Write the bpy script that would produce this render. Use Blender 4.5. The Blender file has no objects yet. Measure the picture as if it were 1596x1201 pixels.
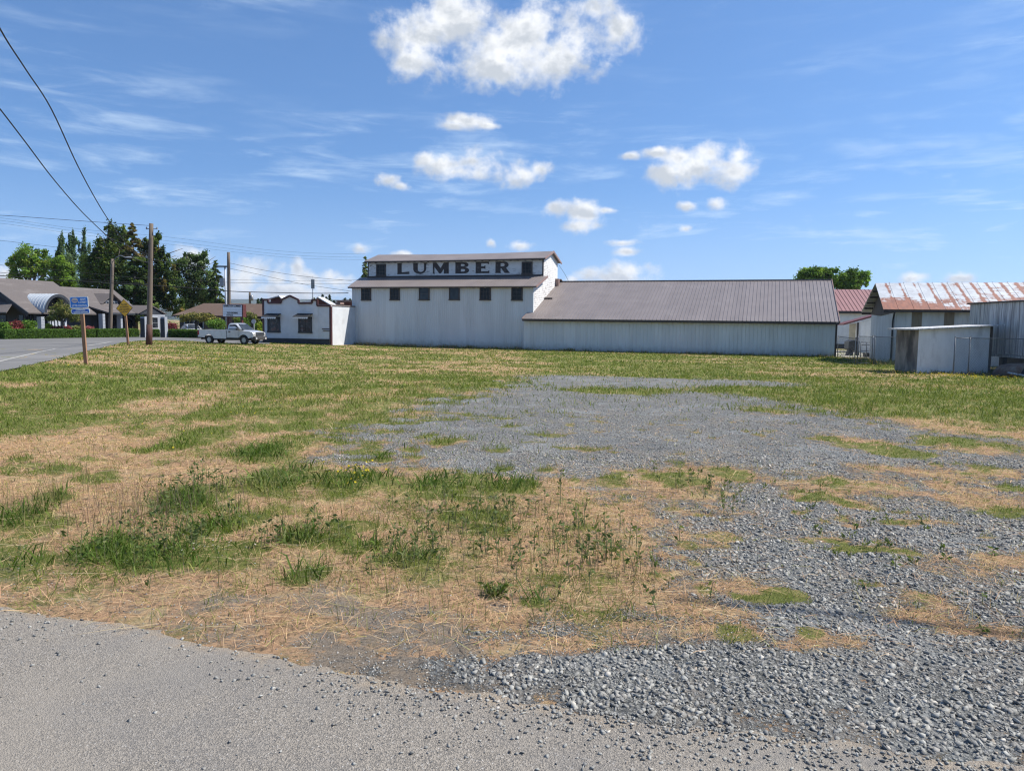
import bpy, bmesh, math, random
import numpy as np
from mathutils import Vector, Matrix
R = math.radians
random.seed(7); rng = np.random.default_rng(7)
scn = bpy.context.scene
COL = scn.collection

# ------------------------------------------------------------------ camera
F = 1155.0; CX, CY = 798.0, 600.5; EYE = 1.65
PITCH = math.atan((CY-504.0)/F); ROLL = R(0.7)
_f = Vector((0, math.cos(PITCH), -math.sin(PITCH)))
_u0 = Vector((0, math.sin(PITCH), math.cos(PITCH)))
_x0 = Vector((1, 0, 0))
_r = math.cos(ROLL)*_x0 + math.sin(ROLL)*_u0
_u = -math.sin(ROLL)*_x0 + math.cos(ROLL)*_u0
cam = bpy.data.cameras.new("camera"); camo = bpy.data.objects.new("camera", cam); COL.objects.link(camo)
cam.sensor_width = 36.0; cam.lens = 36.0*F/1596.0; cam.clip_start = 0.05; cam.clip_end = 30000
mw = Matrix((( _r.x, _u.x, -_f.x, 0), (_r.y, _u.y, -_f.y, 0), (_r.z, _u.z, -_f.z, EYE), (0, 0, 0, 1)))
camo.matrix_world = mw
scn.camera = camo

SUN_AZ = R(8)      # measured from +X (right of the view) towards +Y (away)
SUN_EL = R(52)
sd = Vector((math.cos(SUN_AZ)*math.cos(SUN_EL), math.sin(SUN_AZ)*math.cos(SUN_EL), math.sin(SUN_EL)))
sun = bpy.data.lights.new("sun", 'SUN'); sun.energy = 4.6; sun.angle = R(0.53); sun.color = (1.0, 0.95, 0.87)
suno = bpy.data.objects.new("sun", sun); COL.objects.link(suno)
suno.rotation_euler = sd.to_track_quat('Z', 'Y').to_euler(); suno.location = (30, 0, 60)

scn.view_settings.view_transform = 'Standard'; scn.view_settings.look = 'None'
scn.view_settings.gamma = 1.0; scn.view_settings.use_curve_mapping = False
scn.view_settings.exposure = 0.68

# ------------------------------------------------------------------ pixel -> world measuring helpers
def ray(px, py):
    return ((px-CX)/F)*_r + ((CY-py)/F)*_u + _f
def sm(a, b, x):
    t = np.clip((x-a)/(b-a), 0, 1); return t*t*(3-2*t)
def hz(x, y):
    """height of the ground: the lot falls gently away from the road"""
    k = sm(-26, -8, x)
    a = 0.35 + 0.30*k
    y0 = 22 - 13*k; y1 = 58 - 18*k
    return -a*sm(y0, y1, y)
def H(x, y): return float(hz(x, y))
def G(px, py):
    d = ray(px, py); lo, hi = 0.5, 600.0
    f = lambda s: EYE + d.z*s - H(d.x*s, d.y*s)
    s = 1.0
    while f(s) > 0 and s < 400: s *= 1.02
    lo, hi = s/1.02, s
    for _ in range(30):
        m = (lo+hi)/2
        if f(m) > 0: lo = m
        else: hi = m
    return Vector((d.x*hi, d.y*hi, H(d.x*hi, d.y*hi)))
def at(px, py, Y):
    d = ray(px, py); s = Y/d.y
    return Vector((d.x*s, Y, EYE+d.z*s))

# ------------------------------------------------------------------ sky
def az_el(px, py):
    d = ray(px, py).normalized(); return math.atan2(d.x, d.y), math.asin(d.z)
world = bpy.data.worlds.new("World"); scn.world = world; world.use_nodes = True
wt = world.node_tree; wt.nodes.clear()
def WN(t, **kw):
    n = wt.nodes.new(t)
    for k, v in kw.items(): setattr(n, k, v)
    return n
def WL(a, b): wt.links.new(a, b)
def wmath(op, a, b=None, c=None, clamp=False):
    n = WN('ShaderNodeMath', operation=op, use_clamp=clamp)
    for i, v in enumerate((a, b, c)):
        if v is None: continue
        if isinstance(v, (int, float)): n.inputs[i].default_value = v
        else: WL(v, n.inputs[i])
    return n.outputs[0]
def wstep(x, a, b):
    n = WN('ShaderNodeMapRange', interpolation_type='SMOOTHSTEP'); WL(x, n.inputs[0])
    n.inputs[1].default_value = a; n.inputs[2].default_value = b
    return n.outputs[0]
def wmix(fac, a, b):
    n = WN('ShaderNodeMix', data_type='RGBA')
    if isinstance(fac, (int, float)): n.inputs[0].default_value = fac
    else: WL(fac, n.inputs[0])
    for i, v in ((6, a), (7, b)):
        if isinstance(v, tuple): n.inputs[i].default_value = (*v, 1)
        else: WL(v, n.inputs[i])
    return n.outputs[2]
sky = WN('ShaderNodeTexSky', sky_type='NISHITA'); sky.sun_disc = False
sky.sun_elevation = SUN_EL; sky.sun_rotation = math.pi/2 - SUN_AZ
sky.altitude = 0; sky.air_density = 1.0; sky.dust_density = 0.15; sky.ozone_density = 3.0
tc = WN('ShaderNodeTexCoord'); sep = WN('ShaderNodeSeparateXYZ'); WL(tc.outputs['Generated'], sep.inputs[0])
zup = wmath('ADD', wmath('MULTIPLY', wmath('MAXIMUM', sep.outputs[2], 0.0), 0.85), 0.13)
sv = WN('ShaderNodeCombineXYZ'); WL(sep.outputs[0], sv.inputs[0]); WL(sep.outputs[1], sv.inputs[1]); WL(zup, sv.inputs[2]); WL(sv.outputs[0], sky.inputs[0])
az = wmath('ARCTAN2', sep.outputs[0], sep.outputs[1]); el = wmath('ARCSINE', sep.outputs[2])
pv = WN('ShaderNodeCombineXYZ'); WL(az, pv.inputs[0]); WL(el, pv.inputs[1]); P = pv.outputs[0]
# cumulus: (px, py, rx, ry) of every puff, measured in the photograph and turned into azimuth / elevation
PUFFS = [(655,60,70,62),(720,40,110,80),(800,65,120,72),(870,95,85,52),(905,60,70,60),(965,45,42,38),(770,105,110,40),(640,95,45,30),
 (925,15,45,28),(1035,274,38,24),(1085,262,56,36),(1140,266,50,30),(1062,246,34,18),(1105,240,40,26),(1150,240,26,22),(1022,238,24,9),(982,243,18,7),
 (690,258,52,24),(740,252,42,24),(665,250,30,16),(715,268,60,14),(810,272,46,24),(838,265,24,18),
 (730,190,58,15),(705,196,40,10),(760,196,36,8),(605,283,24,15),(625,290,16,9),
 (865,326,26,18),(910,330,36,20),(905,352,32,13),(948,328,24,7),(1115,318,18,12),(1072,322,16,10),(1068,357,14,8),
 (968,378,28,7),(978,392,24,9),(812,383,26,10),(766,379,10,9),(560,388,18,12),(626,398,18,8),
 (985,421,44,18),(915,430,34,14),(955,434,70,14),(890,436,24,12),(1257,428,16,12),(1420,435,24,11),(1495,434,26,10),(1340,430,12,8),
 (398,424,40,24),(380,440,46,26),(430,432,30,22),(464,420,13,20),(475,435,40,18),(515,430,24,14),(525,438,30,14),(440,455,110,22),
 (300,405,30,24),(15,432,60,22),(60,450,60,20),(-60,420,60,30)]
fld = None; flds = None
for (cx, cy, rx, ry) in PUFFS:
    a0, e0 = az_el(cx, cy); a1, _ = az_el(cx+rx, cy); _, e1 = az_el(cx, cy-ry)
    sx, sy = 1/abs(a1-a0), 1/abs(e1-e0)
    for shifted in (False, True):
        n = WN('ShaderNodeVectorMath', operation='MULTIPLY_ADD'); WL(P, n.inputs[0])
        n.inputs[1].default_value = (sx, sy, 0)
        n.inputs[2].default_value = (-a0*sx - (0.28 if shifted else 0), -e0*sy - (0.55 if shifted else 0), 0)
        l = WN('ShaderNodeVectorMath', operation='LENGTH'); WL(n.outputs[0], l.inputs[0])
        v = l.outputs['Value']
        if shifted: flds = v if flds is None else wmath('SMOOTH_MIN', flds, v, 0.25)
        else: fld = v if fld is None else wmath('SMOOTH_MIN', fld, v, 0.25)
def wnoise(vec, scale, detail, rough=0.55, dist=0.0, sc=(1, 1, 1), rot=0.0, off=(0, 0, 0)):
    m = WN('ShaderNodeMapping'); WL(vec, m.inputs[0]); m.inputs['Scale'].default_value = sc
    m.inputs['Rotation'].default_value = (0, 0, rot); m.inputs['Location'].default_value = off
    n = WN('ShaderNodeTexNoise'); WL(m.outputs[0], n.inputs[0]); n.inputs['Scale'].default_value = scale
    n.inputs['Detail'].default_value = detail; n.inputs['Roughness'].default_value = rough; n.inputs['Distortion'].default_value = dist
    return n.outputs[0]
n1 = wnoise(P, 17, 9, 0.60, 0.2, (1, 1.25, 1))
n1s = wnoise(P, 17, 5, 0.58, 0.2, (1, 1.25, 1), 0, (-0.008, -0.016, 0))
n2 = wnoise(P, 60, 6, 0.6)
dens = wmath('ADD', wmath('SUBTRACT', 1.02, fld), wmath('ADD', wmath('MULTIPLY', wmath('SUBTRACT', n1, 0.5), 2.6), wmath('MULTIPLY', wmath('SUBTRACT', n2, 0.5), 1.1)))
cum = wstep(dens, -0.12, 0.92)
lit = wmath('ADD', wmath('MULTIPLY', wmath('SUBTRACT', fld, flds), -0.55), wmath('MULTIPLY', wmath('SUBTRACT', n1, n1s), 3.0))
lit = wmath('SUBTRACT', 0.70, lit)
lit = wstep(lit, 0.1, 1.0)
thick = wstep(dens, 0.3, 1.1)
cloud_col = wmix(lit, (4.8, 5.15, 5.6), (8.0, 8.1, 8.2))
# cirrus veils: stretched noise, two directions
c1 = wnoise(P, 5.0, 8, 0.6, 0.35, (1.0, 7.0, 1), R(6), (0.3, 0.1, 0))
c2 = wnoise(P, 6.0, 8, 0.62, 0.5, (1.3, 6.0, 1), R(-14), (1.3, 2.1, 0))
big = wnoise(P, 2.2, 3, 0.5, 0, (1, 2.2, 1), R(4), (5.2, 0.4, 0))
ci = wmath('MULTIPLY', wmath('ADD', wstep(c1, 0.48, 0.80), wmath('MULTIPLY', wstep(c2, 0.50, 0.8), 0.8)), wstep(big, 0.30, 0.66))
ci = wmath('MULTIPLY', ci, 0.64, clamp=True)
hband = wmath('MULTIPLY', wstep(wmath('MULTIPLY', el, -1.0), -0.20, -0.02), 0.22)
veil = wmath('MAXIMUM', ci, hband)
tint = WN('ShaderNodeMix', data_type='RGBA', blend_type='MULTIPLY'); tint.inputs[0].default_value = 1.0
WL(sky.outputs[0], tint.inputs[6]); tint.inputs[7].default_value = (0.80, 1.05, 1.27, 1)
base = wmix(veil, tint.outputs[2], (6.2, 7.5, 8.9))
front = wstep(sep.outputs[1], 0.0, 0.1)
full = wmix(wmath('MULTIPLY', cum, wmath('MULTIPLY', front, 0.97)), base, cloud_col)
bg = WN('ShaderNodeBackground'); WL(full, bg.inputs[0]); bg.inputs[1].default_value = 0.082
wo = WN('ShaderNodeOutputWorld'); WL(bg.outputs[0], wo.inputs[0])
try:
    world.cycles.sampling_method = 'MANUAL'; world.cycles.sample_map_resolution = 256
except Exception: pass

scn.cycles.max_bounces = 6; scn.cycles.volume_bounces = 0; scn.cycles.transparent_max_bounces = 6
scn.cycles.diffuse_bounces = 3; scn.cycles.glossy_bounces = 2; scn.cycles.transmission_bounces = 4
scn.cycles.use_adaptive_sampling = True; scn.cycles.adaptive_threshold = 0.01; scn.cycles.use_denoising = True; scn.cycles.filter_width = 1.2
scn.cycles.caustics_reflective = False; scn.cycles.caustics_refractive = False

# ------------------------------------------------------------------ materials
MATS = {}
def nodes_of(name):
    m = bpy.data.materials.new(name); m.use_nodes = True; MATS[name] = m
    nt = m.node_tree; return m, nt, nt.nodes['Principled BSDF']
def nmix(nt, fac, a, b, blend='MIX'):
    n = nt.nodes.new('ShaderNodeMix'); n.data_type = 'RGBA'; n.blend_type = blend
    for i, v in ((0, fac), (6, a), (7, b)):
        if isinstance(v, (int, float)): n.inputs[i].default_value = v
        elif isinstance(v, tuple): n.inputs[i].default_value = (*v[:3], 1)
        else: nt.links.new(v, n.inputs[i])
    return n.outputs[2]
def nmath(nt, op, a, b=None, clamp=False):
    n = nt.nodes.new('ShaderNodeMath'); n.operation = op; n.use_clamp = clamp
    for i, v in enumerate((a, b)):
        if v is None: continue
        if isinstance(v, (int, float)): n.inputs[i].default_value = v
        else: nt.links.new(v, n.inputs[i])
    return n.outputs[0]
def nstep(nt, x, a, b, lo=0.0, hi=1.0):
    n = nt.nodes.new('ShaderNodeMapRange'); n.interpolation_type = 'SMOOTHSTEP'; nt.links.new(x, n.inputs[0])
    n.inputs[1].default_value = a; n.inputs[2].default_value = b; n.inputs[3].default_value = lo; n.inputs[4].default_value = hi
    return n.outputs[0]
def ncoord(nt, sc=(1, 1, 1), kind='Object', rot=(0, 0, 0), loc=(0, 0, 0)):
    t = nt.nodes.new('ShaderNodeTexCoord'); m = nt.nodes.new('ShaderNodeMapping')
    nt.links.new(t.outputs[kind], m.inputs[0]); m.inputs['Scale'].default_value = sc
    m.inputs['Rotation'].default_value = rot; m.inputs['Location'].default_value = loc
    return m.outputs[0]
def nnoise(nt, vec, scale, detail=5, rough=0.55, dist=0.0, out=0):
    n = nt.nodes.new('ShaderNodeTexNoise'); nt.links.new(vec, n.inputs[0]); n.inputs['Scale'].default_value = scale
    n.inputs['Detail'].default_value = detail; n.inputs['Roughness'].default_value = rough; n.inputs['Distortion'].default_value = dist
    return n.outputs[out]
def nbump(nt, bsdf, h, strength=0.3, dist=0.02):
    b = nt.nodes.new('ShaderNodeBump'); b.inputs['Strength'].default_value = strength; b.inputs['Distance'].default_value = dist
    nt.links.new(h, b.inputs['Height']); nt.links.new(b.outputs[0], bsdf.inputs['Normal'])
def M(name, c1, c2=None, scale=3.0, rough=0.6, metal=0.0, stretch=(1, 1, 1), lo=0.35, hi=0.65, bump=0.0, bscale=40.0, spec=0.5, c3=None, s3=0.6):
    """two-tone weathered paint / wood / plaster; stretch stretches the mottling, c3 adds larger blotches"""
    m, nt, b = nodes_of(name)
    if c2 is None: c2 = tuple(v*0.8 for v in c1)
    co = ncoord(nt, stretch)
    col = nmix(nt, nstep(nt, nnoise(nt, co, scale, 6, 0.6), lo, hi), c1, c2)
    if c3 is not None:
        col = nmix(nt, nstep(nt, nnoise(nt, ncoord(nt, stretch, loc=(7, 3, 1)), s3, 4, 0.6), 0.52, 0.72), col, c3)
    nt.links.new(col, b.inputs['Base Color'])
    b.inputs['Roughness'].default_value = rough; b.inputs['Metallic'].default_value = metal
    b.inputs['Specular IOR Level'].default_value = spec
    if bump: nbump(nt, b, nnoise(nt, co, bscale, 4), bump, 0.01)
    return m
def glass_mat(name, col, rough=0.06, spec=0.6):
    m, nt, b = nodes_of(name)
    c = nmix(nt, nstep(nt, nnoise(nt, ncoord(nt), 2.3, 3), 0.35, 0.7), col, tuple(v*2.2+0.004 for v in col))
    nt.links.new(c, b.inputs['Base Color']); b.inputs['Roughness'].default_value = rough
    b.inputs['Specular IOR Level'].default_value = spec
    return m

m_siding = M('white_ribbed_metal', (0.595, 0.63, 0.64), (0.54, 0.57, 0.58), 1.2, 0.45, stretch=(1, 1, 0.15), c3=(0.50, 0.52, 0.52), s3=0.9)
_nt = m_siding.node_tree; _b = _nt.nodes['Principled BSDF']; _c = _b.inputs['Base Color'].links[0].from_socket
_sz = _nt.nodes.new('ShaderNodeSeparateXYZ'); _nt.links.new(ncoord(_nt), _sz.inputs[0])
_k = nmath(_nt, 'MULTIPLY', nstep(_nt, nmath(_nt, 'ADD', _sz.outputs[2], nmath(_nt, 'MULTIPLY', nnoise(_nt, ncoord(_nt), 2.2, 6, .7), -1.1)), 0.15, -0.55), 0.55)
_st = nstep(_nt, nnoise(_nt, ncoord(_nt, (5, 5, .12), loc=(2, 2, 0)), 1.6, 5, .65), .60, .74, 0, .35)
_nt.links.new(nmix(_nt, _st, nmix(_nt, _k, _c, (0.30, 0.27, 0.22)), (0.40, 0.39, 0.37)), _b.inputs['Base Color'])
m_trimdark = M('dark_brown_paint', (0.035, 0.028, 0.027), (0.055, 0.043, 0.04), 4, 0.6)
m_roofbrown = M('brown_painted_metal', (0.212, 0.181, 0.170), (0.190, 0.162, 0.152), 0.8, 0.45, stretch=(1, 1, 1), c3=(0.235, 0.203, 0.19), s3=0.35)
def panel_tone(m, w, amt):
    nt = m.node_tree; b = nt.nodes['Principled BSDF']; c = b.inputs['Base Color'].links[0].from_socket
    sx = nt.nodes.new('ShaderNodeSeparateXYZ'); nt.links.new(ncoord(nt), sx.inputs[0])
    wn = nt.nodes.new('ShaderNodeTexWhiteNoise'); wn.noise_dimensions = '1D'; nt.links.new(nmath(nt, 'FLOOR', nmath(nt, 'DIVIDE', sx.outputs[0], w)), wn.inputs['W'])
    nt.links.new(nmix(nt, nmath(nt, 'MULTIPLY', wn.outputs['Value'], amt), c, (0.5, 0.5, 0.5), 'MULTIPLY'), b.inputs['Base Color'])
panel_tone(m_roofbrown, 0.915, 0.17); panel_tone(m_siding, 0.915, 0.16)
m_rake = M('pale_reddish_brown_trim', (0.27, 0.17, 0.14), (0.21, 0.135, 0.115), 2.5, 0.5)  # a paler, redder brown than the dark trim
m_wood_dark = M('dark_weathered_wood', (0.05, 0.042, 0.036), (0.09, 0.075, 0.062), 6, 0.8, stretch=(1, 1, 0.2))
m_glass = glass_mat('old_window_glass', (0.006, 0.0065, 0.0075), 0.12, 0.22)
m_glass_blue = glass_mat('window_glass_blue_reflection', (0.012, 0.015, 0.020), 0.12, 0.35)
m_letter = M('black_brown_sign_paint', (0.028, 0.024, 0.026), (0.05, 0.042, 0.042), 8, 0.7, stretch=(1, 1, 4), c3=(0.10, 0.09, 0.09), s3=3.0)
m_white = M('white_paint', (0.74, 0.75, 0.75), (0.66, 0.67, 0.67), 2, 0.5)
m_offwhite = M('weathered_white_paint', (0.56, 0.56, 0.55), (0.42, 0.42, 0.41), 2.5, 0.7, stretch=(1, 1, 0.3), c3=(0.33, 0.32, 0.30), s3=1.1)

def clapboard_mat(name, white, bare, amt, zs=7.0):
    m, nt, b = nodes_of(name)
    co = ncoord(nt, (1.2, 1.2, zs)); n = nnoise(nt, co, 1.6, 8, 0.68)
    big = nnoise(nt, ncoord(nt, (0.4, 0.4, 0.5), loc=(3, 1, 0)), 1.0, 3)
    k = nstep(nt, nmath(nt, 'ADD', n, nmath(nt, 'MULTIPLY', nmath(nt, 'SUBTRACT', big, 0.5), 0.35)), amt, amt+0.09)
    c = nmix(nt, nstep(nt, nnoise(nt, ncoord(nt), 3, 4), 0.3, 0.7), white, tuple(v*0.88 for v in white))
    nt.links.new(nmix(nt, k, c, bare), b.inputs['Base Color']); b.inputs['Roughness'].default_value = 0.75
    nbump(nt, b, n, 0.3, 0.01); return m
m_clap = clapboard_mat('peeling_white_clapboard', (0.64, 0.65, 0.65), (0.16, 0.145, 0.13), 0.575)
m_clap_end = clapboard_mat('peeling_white_clapboard_end', (0.72, 0.70, 0.67), (0.24, 0.20, 0.165), 0.56)

# ------------------------------------------------------------------ mesh helpers
class MB:
    def __init__(s): s.v = []; s.f = []
    def add(s, vs, fs):
        o = len(s.v); s.v += [tuple(v) for v in vs]; s.f += [tuple(i+o for i in f) for f in fs]; return s
    def quad(s, a, b, c, d): return s.add([a, b, c, d], [(0, 1, 2, 3)])
    def box(s, x0, x1, y0, y1, z0, z1):
        if x1 < x0: x0, x1 = x1, x0
        if y1 < y0: y0, y1 = y1, y0
        if z1 < z0: z0, z1 = z1, z0
        v = [(x0,y0,z0),(x1,y0,z0),(x1,y1,z0),(x0,y1,z0),(x0,y0,z1),(x1,y0,z1),(x1,y1,z1),(x0,y1,z1)]
        return s.add(v, [(3,2,1,0),(4,5,6,7),(0,1,5,4),(1,2,6,5),(2,3,7,6),(3,0,4,7)])
    def hexa(s, p):   # 8 points, bottom ring then top ring
        return s.add(p, [(3,2,1,0),(4,5,6,7),(0,1,5,4),(1,2,6,5),(2,3,7,6),(3,0,4,7)])
    def prism(s, poly, axis, a, b):
        """extrude a 2-D polygon along axis 'x','y' or 'z' from a to b"""
        def p3(p, k):
            return (k, p[0], p[1]) if axis == 'x' else (p[0], k, p[1]) if axis == 'y' else (p[0], p[1], k)
        n = len(poly); vs = [p3(p, a) for p in poly]+[p3(p, b) for p in poly]
        fs = [tuple(range(n))[::-1], tuple(range(n, 2*n))]+[(i, (i+1) % n, n+(i+1) % n, n+i) for i in range(n)]
        return s.add(vs, fs)
    def bar(s, a, b, w, h=None, up=(0, 0, 1)):
        a, b = Vector(a), Vector(b); h = h or w; d = (b-a).normalized(); u = Vector(up)
        if abs(d.dot(u)) > 0.98: u = Vector((0, 1, 0))
        r = d.cross(u).normalized(); u2 = r.cross(d)
        r *= w/2; u2 *= h/2
        return s.hexa([a-r-u2, a+r-u2, b+r-u2, b-r-u2, a-r+u2, a+r+u2, b+r+u2, b-r+u2])
    def tube(s, pts, rad, n=8, cap=True):
        pts = [Vector(p) for p in pts]; rad = rad if isinstance(rad, (list, tuple)) else [rad]*len(pts)
        o = len(s.v); ref = Vector((0.31, 0.87, 0.38))
        for i, p in enumerate(pts):
            d = (pts[min(i+1, len(pts)-1)]-pts[max(i-1, 0)]).normalized()
            r = d.cross(ref)
            if r.length < 0.05: r = d.cross(Vector((1, 0, 0)))
            r.normalize(); u = r.cross(d)
            for k in range(n):
                a = 2*math.pi*k/n; s.v.append(tuple(p+(r*math.cos(a)+u*math.sin(a))*rad[i]))
        for i in range(len(pts)-1):
            for k in range(n):
                k2 = (k+1) % n; s.f.append((o+i*n+k, o+i*n+k2, o+(i+1)*n+k2, o+(i+1)*n+k))
        if cap:
            s.f.append(tuple(o+k for k in range(n))); s.f.append(tuple(o+(len(pts)-1)*n+k for k in range(n))[::-1])
        return s
    def ellipsoid(s, c, r, nu=14, nv=8):
        o = len(s.v)
        for j in range(nv+1):
            ph = math.pi*j/nv
            for i in range(nu):
                th = 2*math.pi*i/nu
                s.v.append((c[0]+r[0]*math.sin(ph)*math.cos(th), c[1]+r[1]*math.sin(ph)*math.sin(th), c[2]+r[2]*math.cos(ph)))
        for j in range(nv):
            for i in range(nu):
                s.f.append((o+j*nu+i, o+(j+1)*nu+i, o+(j+1)*nu+(i+1) % nu, o+j*nu+(i+1) % nu))
        return s
    def build(s, name, mat, parent=None, smooth=False, bevel=0.0):
        me = bpy.data.meshes.new(name); me.from_pydata(s.v, [], s.f)
        bm = bmesh.new(); bm.from_mesh(me)
        bmesh.ops.remove_doubles(bm, verts=bm.verts, dist=1e-5)
        bmesh.ops.recalc_face_normals(bm, faces=bm.faces)
        bm.to_mesh(me); bm.free()
        if smooth:
            for p in me.polygons: p.use_smooth = True
        me.materials.append(mat)
        o = bpy.data.objects.new(name, me); COL.objects.link(o)
        if parent is not None: o.parent = parent
        if bevel:
            b = o.modifiers.new('bevel', 'BEVEL'); b.width = bevel; b.segments = 2; b.limit_method = 'ANGLE'
        return o
def tag(o, label, cat, group=None, kind=None):
    if label: o['label'] = label
    if cat: o['category'] = cat
    if group: o['group'] = group
    if kind: o['kind'] = kind
    return o
def thing(name, label, cat, loc, rz=0.0, group=None):
    o = bpy.data.objects.new(name, None); COL.objects.link(o); o.location = loc; o.rotation_euler = (0, 0, rz)
    o.empty_display_size = 0.3
    return tag(o, label, cat, group)
def structure(o): o['kind'] = 'structure'; return o
def copy_tree(o, parent=None):
    c = o.copy(); COL.objects.link(c)
    if parent is not None: c.parent = parent
    for ch in [k for k in bpy.data.objects if k.parent == o]: copy_tree(ch, c)
    return c
class Fr:
    """frame of a building: t along its front, d back from it, z up from its base"""
    def __init__(s, base, ang_deg):
        s.o = Vector(base); a = R(ang_deg); s.a = a
        s.u = Vector((math.cos(a), math.sin(a), 0)); s.b = Vector((-math.sin(a), math.cos(a), 0))
    def px(s, px, py, d=0.0):
        r = ray(px, py); c = Vector((0, 0, EYE)); k = ((s.o-c).dot(s.b)+d)/r.dot(s.b)
        p = c+r*k; return (p-s.o).dot(s.u), p.z-s.o.z
    def t(s, px, py, d=0.0): return s.px(px, py, d)[0]
    def z(s, px, py, d=0.0): return s.px(px, py, d)[1]
    def side(s, px, py, t):
        """(d, z) where the pixel's ray meets the plane at t along the front"""
        r = ray(px, py); c = Vector((0, 0, EYE)); k = ((s.o-c).dot(s.u)+t)/r.dot(s.u)
        p = c+r*k; return (p-s.o).dot(s.b), p.z-s.o.z
    def local(s, P): P = Vector(P)-s.o; return (P.dot(s.u), P.dot(s.b), P.z)
    def world(s, t, d, z): return s.o+s.u*t+s.b*d+Vector((0, 0, z))
    def thing(s, name, label, cat, group=None): return thing(name, label, cat, s.o, s.a, group)

def rib_wall(mb, t0, t1, z0, ztop, d, pitch=0.23, rib=0.02, face=-1, axis='t'):
    """ribbed metal sheet along t at depth d, ribs towards the viewer side; ztop is a number or function of t"""
    zt = ztop if callable(ztop) else (lambda t: ztop)
    n = max(1, int(round((t1-t0)/pitch))); p = (t1-t0)/n; prof = [(t0, d)]
    for i in range(n):
        a = t0+i*p
        prof += [(a+p*0.70, d), (a+p*0.76, d+face*rib), (a+p*0.94, d+face*rib), (a+p, d)]
    o = len(mb.v)
    for (t, dd) in prof:
        if axis == 't': mb.v += [(t, dd, z0), (t, dd, zt(t))]
        else: mb.v += [(dd, t, z0), (dd, t, zt(t))]
    for i in range(len(prof)-1): mb.f.append((o+2*i, o+2*i+2, o+2*i+3, o+2*i+1))
def lap_wall(mb, t0, t1, z0, z1, d, lap=0.15, out=0.02, face=-1, axis='t', lim=None):
    """horizontal clapboards; lim(z) gives the (t0,t1) extent at height z"""
    n = max(1, int(round((z1-z0)/lap))); p = (z1-z0)/n
    for i in range(n):
        za, zb = z0+i*p, z0+(i+1)*p
        a0, a1 = lim(za) if lim else (t0, t1); b0, b1 = lim(zb) if lim else (t0, t1)
        if a1-a0 < 0.02: continue
        if b1-b0 < 0.02: b0 = b1 = (a0+a1)/2
        da, db = d+face*out, d
        q = [(a0, da, za), (a1, da, za), (b1, db, zb), (b0, db, zb)]; u = [(a0, d, za), (a1, d, za), (a1, da, za), (a0, da, za)]
        if axis != 't': q = [(y, x, z) for x, y, z in q]; u = [(y, x, z) for x, y, z in u]
        mb.quad(*q); mb.quad(*u)
def roof_plane(mb, t0, t1, dA, zA, dB, zB, thick=0.07, seam=0.3, sh=0.03, sw=0.035, tB0=None, tB1=None, sag=0.0):
    """sloping metal roof from the eave (dA,zA) to the ridge (dB,zB) with standing seams"""
    tB0 = t0 if tB0 is None else tB0; tB1 = t1 if tB1 is None else tB1
    L = math.hypot(dB-dA, zB-zA); nz = (dB-dA)/L; nd = -(zB-zA)/L
    if nz < 0: nz, nd = -nz, -nd
    N = 12 if sag else 1
    def P(k, e, up):
        a = t0+(t1-t0)*k; b = tB0+(tB1-tB0)*k; s = -sag*math.sin(math.pi*k)*(0.5 if e == 0 else 1)
        return ((a if e == 0 else b), (dA if e == 0 else dB)+nd*up, (zA if e == 0 else zB)+nz*up+s)
    for i in range(N):
        k, k2 = i/N, (i+1)/N
        mb.hexa([P(k, 0, -thick), P(k2, 0, -thick), P(k2, 1, -thick), P(k, 1, -thick), P(k, 0, 0), P(k2, 0, 0), P(k2, 1, 0), P(k, 1, 0)])
    n = int((t1-t0)/seam); w = sw/2/(t1-t0)
    for i in range(1, n):
        k = i/n
        mb.hexa([P(k-w, 0, 0.002), P(k+w, 0, 0.002), P(k+w, 1, 0.002), P(k-w, 1, 0.002), P(k-w*.6, 0, sh), P(k+w*.6, 0, sh), P(k+w*.6, 1, sh), P(k-w*.6, 1, sh)])
def window(root, t0, t1, z0, z1, d, nx=2, ny=2, fmat=None, gmat=None, fw=0.07, label=None, mw=0.025):
    """window > frame bars in one mesh, pane and muntins as its own pieces; face towards -d"""
    fmat = fmat or m_trimdark; gmat = gmat or m_glass
    f = MB(); f.box(t0, t0+fw, d-0.07, d+0.05, z0, z1); f.box(t1-fw, t1, d-0.07, d+0.05, z0, z1)
    f.box(t0+fw, t1-fw, d-0.07, d+0.05, z1-fw, z1); f.box(t0-0.03, t1+0.03, d-0.10, d+0.05, z0-fw, z0)
    w = f.build('window', fmat, root)
    if label: w['label'] = label
    p = MB(); p.box(t0+fw+.002, t1-fw-.002, d-0.035, d-0.02, z0+.002, z1-fw-.002); p.build('pane', gmat, w)
    if nx > 1 or ny > 1:
        g = MB()
        for i in range(1, nx):
            t = t0+fw+(t1-t0-2*fw)*i/nx; g.box(t-mw/2, t+mw/2, d-0.055, d-0.037, z0+.004, z1-fw-.004)
        for j in range(1, ny):
            z = z0+(z1-fw-z0)*j/ny; g.box(t0+fw+.003, t1-fw-.003, d-0.052, d-0.039, z-mw/2, z+mw/2)
        g.build('muntin', fmat, w)
    return w
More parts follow.
